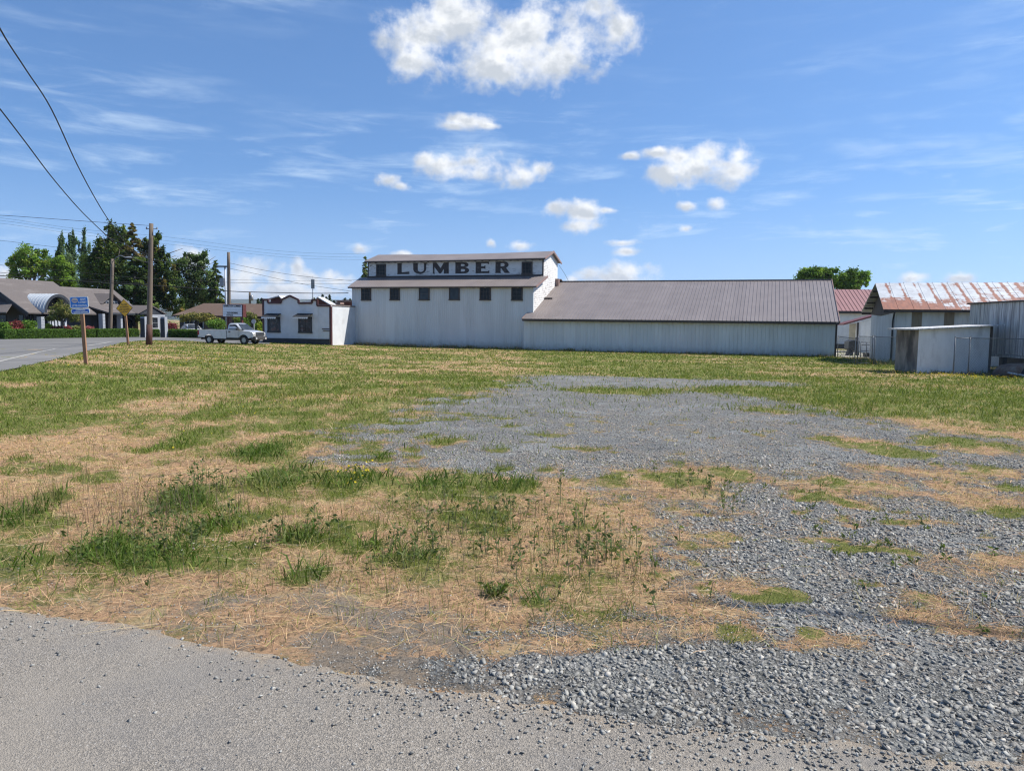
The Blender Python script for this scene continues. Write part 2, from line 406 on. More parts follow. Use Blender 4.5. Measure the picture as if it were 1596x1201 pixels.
def text_mesh(txt, size, mat, name, parent, loc, rot=(math.pi/2, 0, 0), align='CENTER', sx=1.0, bold=0.0):
    c = bpy.data.curves.new(name, 'FONT'); c.body = txt; c.size = size; c.align_x = align; c.align_y = 'CENTER'; c.extrude = 0.001
    c.offset = bold; c.resolution_u = 3
    t = bpy.data.objects.new(name, c); me = bpy.data.meshes.new_from_object(t); bpy.data.objects.remove(t)
    bpy.data.curves.remove(c)
    me.materials.clear(); me.materials.append(mat); o = bpy.data.objects.new(name, me); COL.objects.link(o)
    o.parent = parent; o.location = loc; o.rotation_euler = rot; o.scale = (sx, 1, 1)
    return o

# ------------------------------------------------------------------ 2-D noise and zones of the lot
def hsh(ix, iy, s):
    v = np.sin(ix*127.1+iy*311.7+s*74.7)*43758.5453
    return v-np.floor(v)
def vnoise(x, y, s=0):
    ix, iy = np.floor(x), np.floor(y); fx, fy = x-ix, y-iy
    fx = fx*fx*(3-2*fx); fy = fy*fy*(3-2*fy)
    a = hsh(ix, iy, s); b = hsh(ix+1, iy, s); c = hsh(ix, iy+1, s); d = hsh(ix+1, iy+1, s)
    return (a*(1-fx)+b*fx)*(1-fy)+(c*(1-fx)+d*fx)*fy
def fbm(x, y, o=4, s=0):
    t = 0; a = 0.5; n = 0
    for i in range(o):
        t = t+a*vnoise(x*2**i+i*17.3, y*2**i-i*9.1, s+i); n += a; a *= 0.5
    return t/n
def poly_px(pts): return np.array([G(*p)[:2] for p in pts])
def sdist(poly, x, y):
    """signed distance to a polygon, positive inside"""
    dmin = np.full(x.shape, 1e9); ins = np.zeros(x.shape, bool); n = len(poly)
    for i in range(n):
        ax, ay = poly[i]; bx, by = poly[(i+1) % n]; ex, ey = bx-ax, by-ay
        t = np.clip(((x-ax)*ex+(y-ay)*ey)/(ex*ex+ey*ey+1e-12), 0, 1)
        dmin = np.minimum(dmin, np.hypot(x-ax-t*ex, y-ay-t*ey))
        c = ((ay > y) != (by > y)) & (x < (bx-ax)*(y-ay)/(by-ay+1e-12)+ax); ins ^= c
    return np.where(ins, dmin, -dmin)
ASPH = poly_px([(-900,930),(-300,925),(0,949),(60,958),(140,966),(230,986),(330,1008),(420,1024),(500,1041),(590,1062),(690,1078),(790,1094),(900,1108),(1000,1122),(1100,1138),(1220,1152),(1330,1166),(1430,1182),(1560,1200),(1800,1230)])
ASPH = np.vstack([ASPH, [[9, 1.6], [12, -12], [-16, -12], [-16, 5.2]]])
LOT = poly_px([(498,716),(520,692),(548,676),(600,655),(650,637),(700,621),(745,607),(800,600),(818,585),(900,585),(1000,588),(1150,592),(1330,597),(1240,604),(1140,603),(1020,606),(940,604),(900,607),(1000,613),(1100,610),(1180,618),(1260,632),(1340,646),(1430,661),(1500,676),(1596,684),(1800,700),
  (2300,820),(2300,1250),(1560,1200),(1330,1166),(1100,1138),(900,1108),(700,1079),(590,1061),(470,1034),(560,1008),(680,990),(800,996),(930,985),(1000,940),(1040,905),(1060,860),(1050,820),(1075,800),(1040,788),(960,772),(880,760),(800,750),(700,742),(610,735),(545,725)])
def ell(cx, cy, rx, ry):
    c = G(cx, cy); a = G(cx, cy-ry); return (c.x, c.y, rx/F*c.y*1.0, max(abs(a.y-c.y), 0.1))
GRN_BLOBS = [ell(*b) for b in [(25,805,60,40),(20,885,70,22),(300,780,60,26),(160,862,60,30),(270,870,120,32),(350,870,70,28),(330,825,50,18),(478,898,42,16),(560,852,40,12),(470,840,40,14),(650,872,60,12),
 (440,745,70,22),(560,748,110,16),(700,752,110,12),(800,756,60,9),(420,705,60,20),(310,680,50,22),(70,640,60,30),(230,600,60,26),(350,640,50,18),(965,903,60,5),(770,927,26,6),(830,938,26,5),(1220,925,40,10),(1250,610,110,8),(1400,630,140,20),(1500,620,120,26),(950,609,80,4),
 (1360,690,40,9),(1400,705,50,7),(1490,690,50,10),(1380,760,60,12),(1330,785,40,9),(1540,788,60,12),(1470,760,90,14),(1560,735,60,12),(1330,820,20,5),(1300,840,24,6),(1560,870,50,10),(1440,930,40,8),(1460,945,40,8),(1150,740,40,8),(1080,745,40,10),(1260,775,40,8),(1350,855,60,4),(1420,815,50,5),(1270,990,30,8),(1180,930,30,8),(640,700,20,5),(690,690,30,5),(600,715,20,4),(960,750,40,8),(1040,742,50,10)]]
DRY_BLOBS = [ell(*b) for b in [(1100,740,140,14),(1060,760,110,18),(1150,915,70,14),(1440,960,70,16),(1120,985,60,12),(1290,1000,70,10),(1440,740,90,16),(1500,775,120,14),(1290,755,110,14),(1550,700,100,12),(1320,765,60,10),(1000,930,80,18),(1000,985,90,20),(880,1005,90,12),(760,1010,80,10),(1080,950,80,14),(1340,690,50,10),(1560,875,60,14),(1520,985,90,10),(1120,850,20,4),(1200,640,60,5),(1490,665,60,8),(700,690,50,7)]]
_tr = random.Random(21); TUFTS = []
for _i in range(120):
    _y = 5.2+9.5*_tr.random()**.8; _x = _y*_tr.uniform(-.72, .12); TUFTS.append((_x, _y, _tr.uniform(.10, .36), _tr.uniform(.10, .30)))
for _i in range(110):
    _y = 4.4+9*_tr.random()**.9; _x = _y*_tr.uniform(.06, .74); TUFTS.append((_x, _y, _tr.uniform(.05, .17), _tr.uniform(.05, .16)))
def blob_field(bl, x, y):
    m = np.full(x.shape, -9.0)
    for cx, cy, rx, ry in bl: m = np.maximum(m, 1-np.sqrt(((x-cx)/rx)**2+((y-cy)/ry)**2))
    return m
def grit(x, y, da):
    """grey-brown grit where the verge meets the asphalt"""
    return sm(1.5, 0.05, da+(fbm(x*1.6+5, y*1.9, 5, 21)-.5)*1.6)*sm(-.05, .05, da)*(.35+.65*sm(.35, .6, fbm(x*5, y*7, 4, 63)))*(.40+.60*sm(-2.4, -.6, x))
def zones(x, y):
    """gravel share, green share, tall share of every ground point (0..1)"""
    n = fbm(x*1.7, y*1.7, 4, 3)-0.5; n2 = fbm(x*6, y*6, 3, 8)-0.5
    near = np.clip(y/12, 0.25, 1)
    s = sdist(LOT, x, y)
    bf = blob_field(DRY_BLOBS, x, y); gf = blob_field(GRN_BLOBS, x, y)
    grav = sm(-0.55, 0.55, s/near*0.5+n*1.6+n2*1.1)
    grav = grav*(1-0.78*sm(-0.55, 0.65, bf+n*1.6+n2*1.1))*(1-0.9*sm(-0.40, 0.5, gf+n*1.3+n2*1.1))
    da = -sdist(ASPH, x, y)
    far = sm(7, 17, y); xg = sm(-1, 5, x)*sm(12, 18, y)
    th = 0.60-0.17*far-0.10*xg+0.10*sm(-0.3, 1.2, x)*(1-far)
    big = fbm(x*0.55+3, y*0.42, 5, 31)*0.48+fbm(x*1.9, y*1.4, 4, 41)*0.30+fbm(x*4.6, y*3.2, 3, 44)*0.22
    g = 0.10+0.85*sm(th-0.16, th+0.14, big)
    g = np.maximum(g, 0.9*sm(-0.2, 0.5, blob_field(TUFTS, x, y)+n*1.3+n2*0.9))
    wR = sm(0.2, 1.2, x)*sm(16, 12, y)*(da > 0)
    g = np.maximum(g*(1-.3*wR), 0.95*sm(-0.25, 0.50, gf*(1-.35*wR)+n*(1.4+2.2*wR)+n2*(0.8+1.6*wR)-.12*wR))
    g = np.maximum(g, 0.75*wR*sm(0.57, 0.74, fbm(x*1.9, y*1.3, 5, 70)))
    grav = grav*(1-0.75*sm(-.1, .5, blob_field(TUFTS, x, y)+n*1.1+n2*.9))*(1-0.50*wR*sm(10, 7.5, y)*sm(0.55, 0.74, fbm(x*2.0+3, y*1.4, 5, 71)))
    # dry strips that the photo shows across the far field
    g = g*(1-0.5*sm(0.46, 0.66, fbm(x*0.22, y*0.55+9, 4, 55))*sm(18, 30, y))
    return grav, np.clip(g, 0, 1), gf, da

# ground sheet: rows spread with distance, reaching the horizon
ys = [-60, -30, -14, -6, -2, 0, 0.8]; y = 1.5
while y < 110: ys.append(y); y *= 1.011
ys += [120, 140, 170, 220, 300, 450, 700, 1100, 1800, 3000, 5000, 8000]
xr = sorted(set([round(v, 4) for v in np.arange(-0.80, 0.801, 0.0046)])); xr = [-6, -3.5, -2.2, -1.6, -1.3, -1.1, -1.0, -0.9, -0.85]+xr+[0.85, 0.9, 1.0, 1.1, 1.3, 1.6, 2.2, 3.5, 6]
YS = np.array(ys); XR = np.array(xr)
scale = np.where(YS < 1.5, 1.5, YS); scale = np.where(YS < -1, 12.0, scale)
gx = XR[None, :]*scale[:, None]; gy = np.repeat(YS[:, None], len(XR), 1)
gz = hz(gx, gy)
gg, gr, _, gda = zones(gx.ravel(), gy.ravel())
# small relief: the turf stands a little proud and uneven
def relief_at(x, y, g_, d_):
    r = (fbm(x*0.9, y*0.9, 4, 77)-0.5)*0.10+(fbm(x*3.3, y*3.3, 4, 78)-0.5)*0.085
    return r*sm(4.2, 7, y)*sm(0.0, 1.0, d_)*(1-0.75*g_)*sm(60, 40, y)
gz = gz+relief_at(gx, gy, gg.reshape(gx.shape), gda.reshape(gx.shape))
def ground_z(x, y):
    g_, _, _, d_ = zones(x, y)
    return hz(x, y)+relief_at(x, y, g_, d_)
nr, nc = gx.shape
idx = np.arange(nr*nc).reshape(nr, nc)
quads = np.stack([idx[:-1, :-1], idx[:-1, 1:], idx[1:, 1:], idx[1:, :-1]], -1).reshape(-1, 4)
def np_mesh(name, co, loops, starts, mat, col=None, smooth=False, parent=None):
    me = bpy.data.meshes.new(name)
    me.vertices.add(len(co)); me.vertices.foreach_set('co', np.ascontiguousarray(co, np.float32).ravel())
    me.loops.add(len(loops)); me.loops.foreach_set('vertex_index', np.ascontiguousarray(loops, np.int32))
    me.polygons.add(len(starts)); me.polygons.foreach_set('loop_start', np.ascontiguousarray(starts, np.int32))
    me.update(calc_edges=True)
    if smooth: me.polygons.foreach_set('use_smooth', np.ones(len(starts), bool))
    if col is not None:
        a = me.color_attributes.new('col', 'FLOAT_COLOR', 'POINT')
        c4 = np.ones((len(co), 4), np.float32); c4[:, :3] = col; a.data.foreach_set('color', c4.ravel())
    me.materials.append(mat)
    o = bpy.data.objects.new(name, me); COL.objects.link(o)
    if parent is not None: o.parent = parent
    return o

# ground material: soil and thatch, green turf, crushed rock, mixed by the zone attribute
m_ground, nt, b = nodes_of('lot_ground')
att = nt.nodes.new('ShaderNodeAttribute'); att.attribute_name = 'col'
sp = nt.nodes.new('ShaderNodeSeparateColor'); nt.links.new(att.outputs['Color'], sp.inputs[0])
W = ncoord(nt)
fine = nnoise(nt, W, 60, 4, 0.7); mid = nnoise(nt, W, 7, 5, 0.6); stri = nnoise(nt, ncoord(nt, (1, 1, 1)), 140, 3, 0.7, 1.5)
thatch = nmix(nt, nstep(nt, stri, 0.36, 0.62), (0.245, 0.152, 0.088), (0.49, 0.318, 0.188))
thatch = nmix(nt, nstep(nt, mid, 0.42, 0.68), thatch, (0.43, 0.265, 0.155))
thatch = nmix(nt, nstep(nt, nnoise(nt, W, 22, 5, 0.72), 0.47, 0.66), thatch, (0.105, 0.080, 0.055))
thatch = nmix(nt, nstep(nt, nnoise(nt, W, 2.6, 6, 0.68), 0.50, 0.66, 0, .75), thatch, (0.46, 0.36, 0.20))
thatch = nmix(nt, nstep(nt, nnoise(nt, ncoord(nt, loc=(5, 8, 0)), 3.4, 6, 0.7), 0.54, 0.68, 0, .7), thatch, (0.17, 0.165, 0.065))
thatch = nmix(nt, nstep(nt, nnoise(nt, ncoord(nt, loc=(1, 4, 0)), 1.5, 6, 0.7), 0.56, 0.68, 0, .6), thatch, (0.155, 0.135, 0.115))
turf = nmix(nt, nstep(nt, fine, 0.35, 0.65), (0.085, 0.105, 0.022), (0.175, 0.185, 0.050))
turf = nmix(nt, nstep(nt, mid, 0.50, 0.72), turf, (0.25, 0.215, 0.085))
def rocks(scale):
    v = nt.nodes.new('ShaderNodeTexVoronoi'); nt.links.new(W, v.inputs['Vector']); v.inputs['Scale'].default_value = scale
    e = nt.nodes.new('ShaderNodeTexVoronoi'); e.feature = 'DISTANCE_TO_EDGE'; nt.links.new(W, e.inputs['Vector']); e.inputs['Scale'].default_value = scale
    s2 = nt.nodes.new('ShaderNodeSeparateColor'); nt.links.new(v.outputs['Color'], s2.inputs[0])
    c = nmix(nt, s2.outputs[0], (0.120, 0.121, 0.112), (0.315, 0.315, 0.292))
    c = nmix(nt, nstep(nt, s2.outputs[1], 0.86, 0.94), c, (0.40, 0.395, 0.38))
    c = nmix(nt, nstep(nt, e.outputs['Distance'], 0.10, 0.0), c, (0.035, 0.037, 0.04))
    return c, v.outputs['Distance']
rk, rh = rocks(48.0); rk2, rh2 = rocks(95.0)
rock = nmix(nt, nstep(nt, mid, 0.46, 0.58), rk, rk2)
rock = nmix(nt, nstep(nt, nnoise(nt, W, 0.55, 4, 0.6), 0.47, 0.64, 0.0, 0.50), rock, (0.125, 0.132, 0.138))
rock = nmix(nt, nstep(nt, nnoise(nt, W, 0.8, 4, 0.6, 0.3), 0.50, 0.64, 0.0, 0.50), rock, (0.31, 0.325, 0.325))
jn = nmath(nt, 'ADD', nmath(nt, 'MULTIPLY', nmath(nt, 'SUBTRACT', nnoise(nt, W, 5, 8, 0.75), 0.5), 1.5), nmath(nt, 'MULTIPLY', nmath(nt, 'SUBTRACT', nnoise(nt, W, 38, 5, 0.75), 0.5), 2.0))
kg = nstep(nt, nmath(nt, 'ADD', sp.outputs[1], jn), 0.28, 0.78)
kr = nstep(nt, nmath(nt, 'ADD', sp.outputs[0], jn), 0.36, 0.62)
gv = nt.nodes.new('ShaderNodeTexVoronoi'); nt.links.new(W, gv.inputs['Vector']); gv.inputs['Scale'].default_value = 150
gs_ = nt.nodes.new('ShaderNodeSeparateColor'); nt.links.new(gv.outputs['Color'], gs_.inputs[0])
gritc = nmix(nt, nstep(nt, nnoise(nt, W, 9, 6, .7), .40, .62), nmix(nt, gs_.outputs[0], (.125, .104, .082), (.275, .235, .19)), nmix(nt, gs_.outputs[1], (.15, .115, .08), (.34, .27, .195)))
dust = nmix(nt, gs_.outputs[0], (.15, .135, .115), (.30, .27, .235))
rock = nmix(nt, nstep(nt, nnoise(nt, ncoord(nt, loc=(2, 9, 0)), 1.7, 7, .7), .47, .62, 0, .65), rock, dust)
kgr = nstep(nt, nmath(nt, 'ADD', sp.outputs[2], nmath(nt, 'MULTIPLY', jn, .8)), .30, .70)
gcol = nmix(nt, kr, nmix(nt, kgr, nmix(nt, kg, thatch, turf), gritc), rock)
nt.links.new(gcol, b.inputs['Base Color']); b.inputs['Roughness'].default_value = 0.95; b.inputs['Specular IOR Level'].default_value = 0.15
hh = nmath(nt, 'ADD', nmath(nt, 'MULTIPLY', rh, kr), nmath(nt, 'MULTIPLY', stri, 0.5))
nbump(nt, b, hh, 0.9, 0.03)
gcolattr = np.stack([gg, gr, grit(gx.ravel(), gy.ravel(), gda)], 1)
ground = structure(np_mesh('ground', np.stack([gx, gy, gz], -1).reshape(-1, 3), quads.ravel(), np.arange(len(quads))*4, m_ground, gcolattr, True))

def sheet(name, poly, step, lift, mat, zf=None):
    bm = bmesh.new(); f = bm.faces.new([bm.verts.new((p[0], p[1], 0)) for p in poly])
    bmesh.ops.triangulate(bm, faces=[f])
    x0, y0 = np.min(poly, 0); x1, y1 = np.max(poly, 0)
    for ax, lo, hi in ((0, x0, x1), (1, y0, y1)):
        k = lo+step
        while k < hi:
            no = Vector((1, 0, 0)) if ax == 0 else Vector((0, 1, 0)); co = no*float(k)
            bmesh.ops.bisect_plane(bm, geom=bm.verts[:]+bm.edges[:]+bm.faces[:], plane_co=co, plane_no=no); k += step
    for v in bm.verts: v.co.z = (zf(v.co.x, v.co.y) if zf else H(v.co.x, v.co.y))+lift
    bmesh.ops.recalc_face_normals(bm, faces=bm.faces)
    if sum(f.normal.z for f in bm.faces) < 0: bmesh.ops.reverse_faces(bm, faces=bm.faces)
    me = bpy.data.meshes.new(name); bm.to_mesh(me); bm.free(); me.materials.append(mat)
    o = bpy.data.objects.new(name, me); COL.objects.link(o); return structure(o)
def rough_edge(poly, amp, step, seed=1, upto=None):
    out = []; n = len(poly); rr = random.Random(seed)
    for i in range(n):
        a, c = poly[i], poly[(i+1) % n]
        L = math.hypot(c[0]-a[0], c[1]-a[1]); k = max(1, int(L/step)) if (upto is None or i < upto) else 1
        for j in range(k):
            t = j/k; x, y = a[0]+(c[0]-a[0])*t, a[1]+(c[1]-a[1])*t
            w = amp if k > 1 else 0
            nn = (float(fbm(np.array([x*6.0]), np.array([y*6.0]), 5, seed)[0])-0.5)*1.5*w
            out.append((x+rr.uniform(-.15, .15)*w, y+nn))
    return out
m_asph, nt, b = nodes_of('worn_asphalt')
W = ncoord(nt)
v = nt.nodes.new('ShaderNodeTexVoronoi'); nt.links.new(W, v.inputs['Vector']); v.inputs['Scale'].default_value = 170
s2 = nt.nodes.new('ShaderNodeSeparateColor'); nt.links.new(v.outputs['Color'], s2.inputs[0])
c = nmix(nt, nstep(nt, s2.outputs[0], 0.25, 0.8), (0.135, 0.125, 0.112), (0.295, 0.263, 0.222))
c = nmix(nt, nstep(nt, s2.outputs[1], 0.90, 0.98), c, (0.055, 0.06, 0.068))
c = nmix(nt, nstep(nt, s2.outputs[2], 0.95, 0.99), c, (0.42, 0.40, 0.37))
c = nmix(nt, nstep(nt, nnoise(nt, W, 220, 3, 0.7), 0.42, 0.62, 0, 0.75), c, (0.235, 0.209, 0.174))
c = nmix(nt, nstep(nt, nnoise(nt, W, 1.1, 5, 0.62), 0.46, 0.66, 0, 0.42), c, (0.16, 0.155, 0.15))
c = nmix(nt, nstep(nt, nnoise(nt, ncoord(nt, loc=(4, 2, 0)), 0.7, 5, 0.6), 0.46, 0.66, 0, 0.55), c, (0.255, 0.229, 0.194))
_ea = nt.nodes.new('ShaderNodeAttribute'); _ea.attribute_name = 'col'; _es = nt.nodes.new('ShaderNodeSeparateColor'); nt.links.new(_ea.outputs['Color'], _es.inputs[0])
_en = nmath(nt, 'ADD', _es.outputs[0], nmath(nt, 'MULTIPLY', nmath(nt, 'SUBTRACT', nnoise(nt, W, 7, 7, .72), .5), 1.5))
c = nmix(nt, nstep(nt, _en, .40, .80, 0, .85), c, nmix(nt, nstep(nt, nnoise(nt, W, 120, 3, .7), .4, .6), (.21, .165, .12), (.33, .28, .215)))
c = nmix(nt, nstep(nt, nmath(nt, 'ADD', _es.outputs[1], nmath(nt, 'MULTIPLY', nmath(nt, 'SUBTRACT', nnoise(nt, W, 4, 7, .72), .5), 1.3)), .45, .85, 0, .7), c, nmix(nt, nstep(nt, nnoise(nt, W, 170, 3, .7), .4, .6), (.10, .10, .10), (.22, .215, .205)))
nt.links.new(c, b.inputs['Base Color']); b.inputs['Roughness'].default_value = 0.9; b.inputs['Specular IOR Level'].default_value = 0.2
nbump(nt, b, nmath(nt, 'ADD', v.outputs['Distance'], nnoise(nt, W, 150, 3)), 0.7, 0.006)
m_street = M('street_asphalt', (0.165, 0.162, 0.158), (0.14, 0.138, 0.135), 0.5, 0.9, stretch=(1, 0.25, 1), c3=(0.195, 0.19, 0.185), s3=0.3, spec=0.1)
m_line = M('road_paint', (0.40, 0.385, 0.34), (0.20, 0.195, 0.185), 5, 0.8, c3=(0.18, 0.175, 0.17), s3=1.5)
road = sheet('road', rough_edge([tuple(p) for p in ASPH], 0.13, 0.045, 5, upto=19), 0.16, 0.010, m_asph)
_rv = np.array([tuple(v.co) for v in road.data.vertices]); _rd = sdist(ASPH, _rv[:, 0], _rv[:, 1])
_ra = road.data.color_attributes.new('col', 'FLOAT_COLOR', 'POINT'); _rc = np.ones((len(_rv), 4), np.float32)
_rc[:, 0] = np.exp(-np.maximum(_rd, 0)/.16)*.75; _rc[:, 1] = np.exp(-np.maximum(_rd, 0)/.75)*.62*sm(-.9, .6, _rv[:, 0]); _ra.data.foreach_set('color', _rc.ravel())
ST_R = [(-330,690),(-120,614),(0,580),(62,567),(130,549),(165,541),(190,534.5),(215,531.5),(250,530.5),(300,532),(330,534.5),(420,536.5)]
ST = [tuple(G(*p)[:2]) for p in ST_R]+[tuple(G(*p)[:2]) for p in [(424,526),(300,521.5),(218,521),(120,522),(8,526),(-150,534)]]+[(-75, 60), (-75, 12)]
sheet('street', rough_edge(ST, 0.25, 1.2, 9, upto=11), 2.0, 0.03, m_street)
def strip(name, pts, w, lift, mat):
    vs = []; fs = []
    for i, p in enumerate(pts):
        p = Vector(p[:2]); q = Vector(pts[min(i+1, len(pts)-1)][:2])-Vector(pts[max(i-1, 0)][:2]); n = Vector((-q.y, q.x)).normalized()*w/2
        for s in (-1, 1): vs.append((p.x+n.x*s, p.y+n.y*s, H(p.x+n.x*s, p.y+n.y*s)+lift))
    fs = [(2*i, 2*i+1, 2*i+3, 2*i+2) for i in range(len(pts)-1)]
    return structure(MB().add(vs, fs).build(name, mat))
la, lb = G(-40, 574), G(86, 544.5)
strip('road_marking', [la.lerp(lb, k/20) for k in range(21)], 0.16, 0.036, m_line)
la, lb = G(136, 539), G(172, 533.5)
strip('road_marking', [la.lerp(lb, k/8) for k in range(9)], 0.30, 0.036, m_line)

# ------------------------------------------------------------------ the lumber barn
def letter_curve(name, splines, mat, parent, fr, x0, x1, ztop, zbot, d):
    """splines in unit letter space; the first is the outline, the rest are holes; mapped to the wall"""
    c = bpy.data.curves.new(name, 'CURVE'); c.dimensions = '2D'; c.fill_mode = 'BOTH'; c.extrude = 0.004
    for sp_ in splines:
        s = c.splines.new('POLY'); s.points.add(len(sp_)-1); s.use_cyclic_u = True
        for p, q in zip(s.points, sp_): p.co = (x0+(x1-x0)*q[0], zbot+(ztop-zbot)*q[1], 0, 1)
    t = bpy.data.objects.new(name, c); me = bpy.data.meshes.new_from_object(t); bpy.data.objects.remove(t); bpy.data.curves.remove(c)
    me.materials.clear(); me.materials.append(mat); o = bpy.data.objects.new(name, me); COL.objects.link(o); o.parent = parent
    o.rotation_euler = (math.pi/2, 0, 0); o.location = (0, d, 0); return o
def arc(cx, cy, rx, ry, a0, a1, n=12):
    return [(cx+rx*math.cos(R(a0+(a1-a0)*i/n)), cy+ry*math.sin(R(a0+(a1-a0)*i/n))) for i in range(n+1)]
LET = {
 'L': [[(0,0),(1,0),(1,.20),(.97,.22),(.38,.16),(.38,.93),(.42,1),(0,1),(.03,.95),(.03,.05)]],
 'U': [[(-.02,1),(-.02,.93),(.02,.92)]+arc(.5,.46,.48,.46,180,270)+arc(.5,.46,.46,.46,270,360)+[(.96,.92),(1.02,.93),(1.02,1),(.76,1),(.76,.93),(.80,.92)]+arc(.57,.42,.23,.24,0,-90)+arc(.55,.42,.20,.24,270,180)+[(.35,.92),(.40,.93),(.40,1)]],
 'M': [[(0,0),(.16,0),(.16,.05),(.12,.08),(.12,.60),(.42,.02),(.52,.02),(.70,.42),(.70,0),(1,0),(1,1),(.70,1),(.50,.50),(.24,1),(0,1),(.02,.94),(.02,.06)]],
 'B': [[(0,0)]+[(.60,0)]+arc(.64,.27,.36,.27,-90,75)+arc(.62,.765,.33,.235,-55,90)+[(0,1),(.03,.95),(.03,.05)],
       arc(.56,.28,.16,.115,-90,90)+[(.42,.395),(.42,.165)], arc(.55,.735,.14,.10,-90,90)+[(.42,.835),(.42,.635)]],
 'E': [[(0,0),(1,0),(1,.22),(.96,.24),(.90,.17),(.42,.16),(.42,.42),(.62,.43),(.68,.38),(.72,.38),(.72,.68),(.68,.68),(.62,.60),(.42,.60),(.42,.86),(.86,.86),(.93,.78),(.97,.79),(.97,1),(0,1),(.03,.95),(.03,.05)]],
 'R': [[(0,0),(.44,0),(.44,.05),(.40,.07),(.40,.40),(.46,.40),(.68,.03),(.72,0),(1.06,0),(1.08,.05),(1.02,.07),(.80,.44)]+arc(.60,.71,.37,.29,-50,90)+[(0,1),(.03,.95),(.03,.05)],
       arc(.54,.71,.15,.135,-90,90)+[(.40,.845),(.40,.575)]],
}
A0 = G(549, 536.3)
B = Fr(A0, -19.0)
barn = B.thing('lumber_barn', 'tall white lumber barn with a lettered clerestory and brown metal roofs', 'barn')
tR = B.t(831.6, 450); zE = B.z(700, 446.0) + 0.10
D1 = 3.1; DU0, DR, DU1 = D1-0.45, 5.5, 7.9; DB = 11.0
zA = B.z(690, 446.4, -0.45); zT = B.z(700, 431.3, D1)
zU = B.z(708, 404.3, DU0); zRg = B.z(725, 394.2, DR)
tLo0, tLo1 = B.t(541.6, 449, -0.45), B.t(835.5, 446, -0.45)
tC0, tC1 = B.t(573.5, 420, D1), B.t(847.0, 415, D1)
tU0, tU1 = B.t(567.5, 409.5, DU0), B.t(849.2, 404.8, DU0)
slope_lo = (zT-zA)/(D1+0.45)
zlow = lambda d: zA+slope_lo*(d+0.45)
slope_up = (zRg-zU)/(DR-DU0)
mb = MB(); rib_wall(mb, 0, tR, -0.5, zlow(0)-0.09, 0, 0.205, 0.022); mb.box(0, tR, 0.01, 0.12, -0.5, zlow(0)-0.10)
mb.build('front_wall', m_siding, barn)
mb = MB(); mb.box(tC0, tC1, D1+0.01, D1+0.12, zT-0.2, zU+0.10); lap_wall(mb, tC0, tC1, zT+0.05, zU+0.10, D1, 0.17, 0.03)
upper = mb.build('clerestory_wall', m_clap, barn)
tE = tC1     # end wall plane of the tall part
ztop_e = zU+slope_up*0.45
prof = [(D1, -0.5), (DB, -0.5), (DB, zlow(0)-0.09), (DB-D1, zlow(D1)-0.09), (DB-D1, ztop_e-0.09), (DR, zRg-0.10), (D1, ztop_e-0.09)]
def end_lim(z):
    f0 = 0.0 if z < zlow(0)-0.09 else (z-(zlow(0)-0.09))/slope_lo
    if z > zlow(D1)-0.09: f0 = D1
    if z > ztop_e-0.09: f0 = D1+(z-(ztop_e-0.09))/slope_up
    f0 = min(f0, DR); return (f0, DB-f0)
mb = MB(); lap_wall(mb, 0, DB, 0.0, zRg-0.11, tE, 0.17, 0.02, +1, 'd', end_lim)
full = [(0.02, -0.5), (DB-0.02, -0.5), (DB-0.02, zlow(0)-0.1), (DB-D1, zlow(D1)-0.1), (DB-D1, ztop_e-0.1), (DR, zRg-0.11), (D1, ztop_e-0.1), (D1, zlow(D1)-0.1), (0.02, zlow(0)-0.1)]
mb.prism(full, 'x', tE-0.12, tE-0.002); mb.build('end_wall', m_clap_end, barn)
mb = MB(); mb.prism([(p[0], p[1]) for p in full], 'x', 0.02, 0.12); mb.build('end_wall', m_siding, barn)
mb = MB(); mb.box(0.02, tE, DB-0.12, DB-0.03, -0.5, zlow(0)-0.1); mb.box(tC0, tC1, DB-D1-0.12, DB-D1-0.03, zT, zU+0.1); mb.build('rear_wall', m_siding, barn)
# lower right return between the front wall and the clapboard end
mb = MB(); mb.box(tC0-0.02, tC0+0.10, D1-0.035, D1-0.002, zT-0.1, zU+0.06); mb.build('corner_board', m_trimdark, barn); mb = MB(); mb.box(tC1-0.10, tC1+0.03, D1-0.035, D1-0.002, zT-0.1, zU+0.06); mb.build('corner_board', m_trimdark, barn)
mb = MB(); mb.box(tC0-0.1, tC1-0.05, D1-0.06, D1-0.004, zT-0.05, zT+0.13); mb.build('base_dark_strip', m_trimdark, barn)  # thin dark strip along the foot of the clerestory wall
mb = MB(); roof_plane(mb, tLo0, tLo1, -0.45, zA, D1, zT, 0.06, 0.26, tB0=B.t(561, 432.5, D1)); mb.build('lower_roof', m_roofbrown, barn)
mb = MB(); roof_plane(mb, tLo0, tLo1, DB+0.45, zA, DB-D1, zT, 0.06, 0.26); mb.build('lower_roof', m_roofbrown, barn)
mb = MB(); roof_plane(mb, tU0, tU1, DU0, zU, DR, zRg, 0.06, 0.26, sag=0.10); mb.build('upper_roof', m_roofbrown, barn)
mb = MB(); roof_plane(mb, tU0, tU1, DU1+0.45, zU, DR, zRg, 0.06, 0.26, sag=0.10); mb.build('upper_roof', m_roofbrown, barn)
mb = MB(); mb.box(tU0+.02, tU1-.02, DU0+0.01, DU0+0.05, zU-0.17, zU-0.06); mb.box(tU0+.02, tU1-.02, DU0+0.05, D1-0.03, zU-0.09+0.03, zU-0.062+0.03); mb.build('eave_fascia', m_trimdark, barn)
mb = MB(); mb.box(tLo0+.02, tLo1-.02, -0.44, -0.40, zA-0.13, zA-0.06); mb.build('eave_fascia', m_trimdark, barn)
mb = MB()
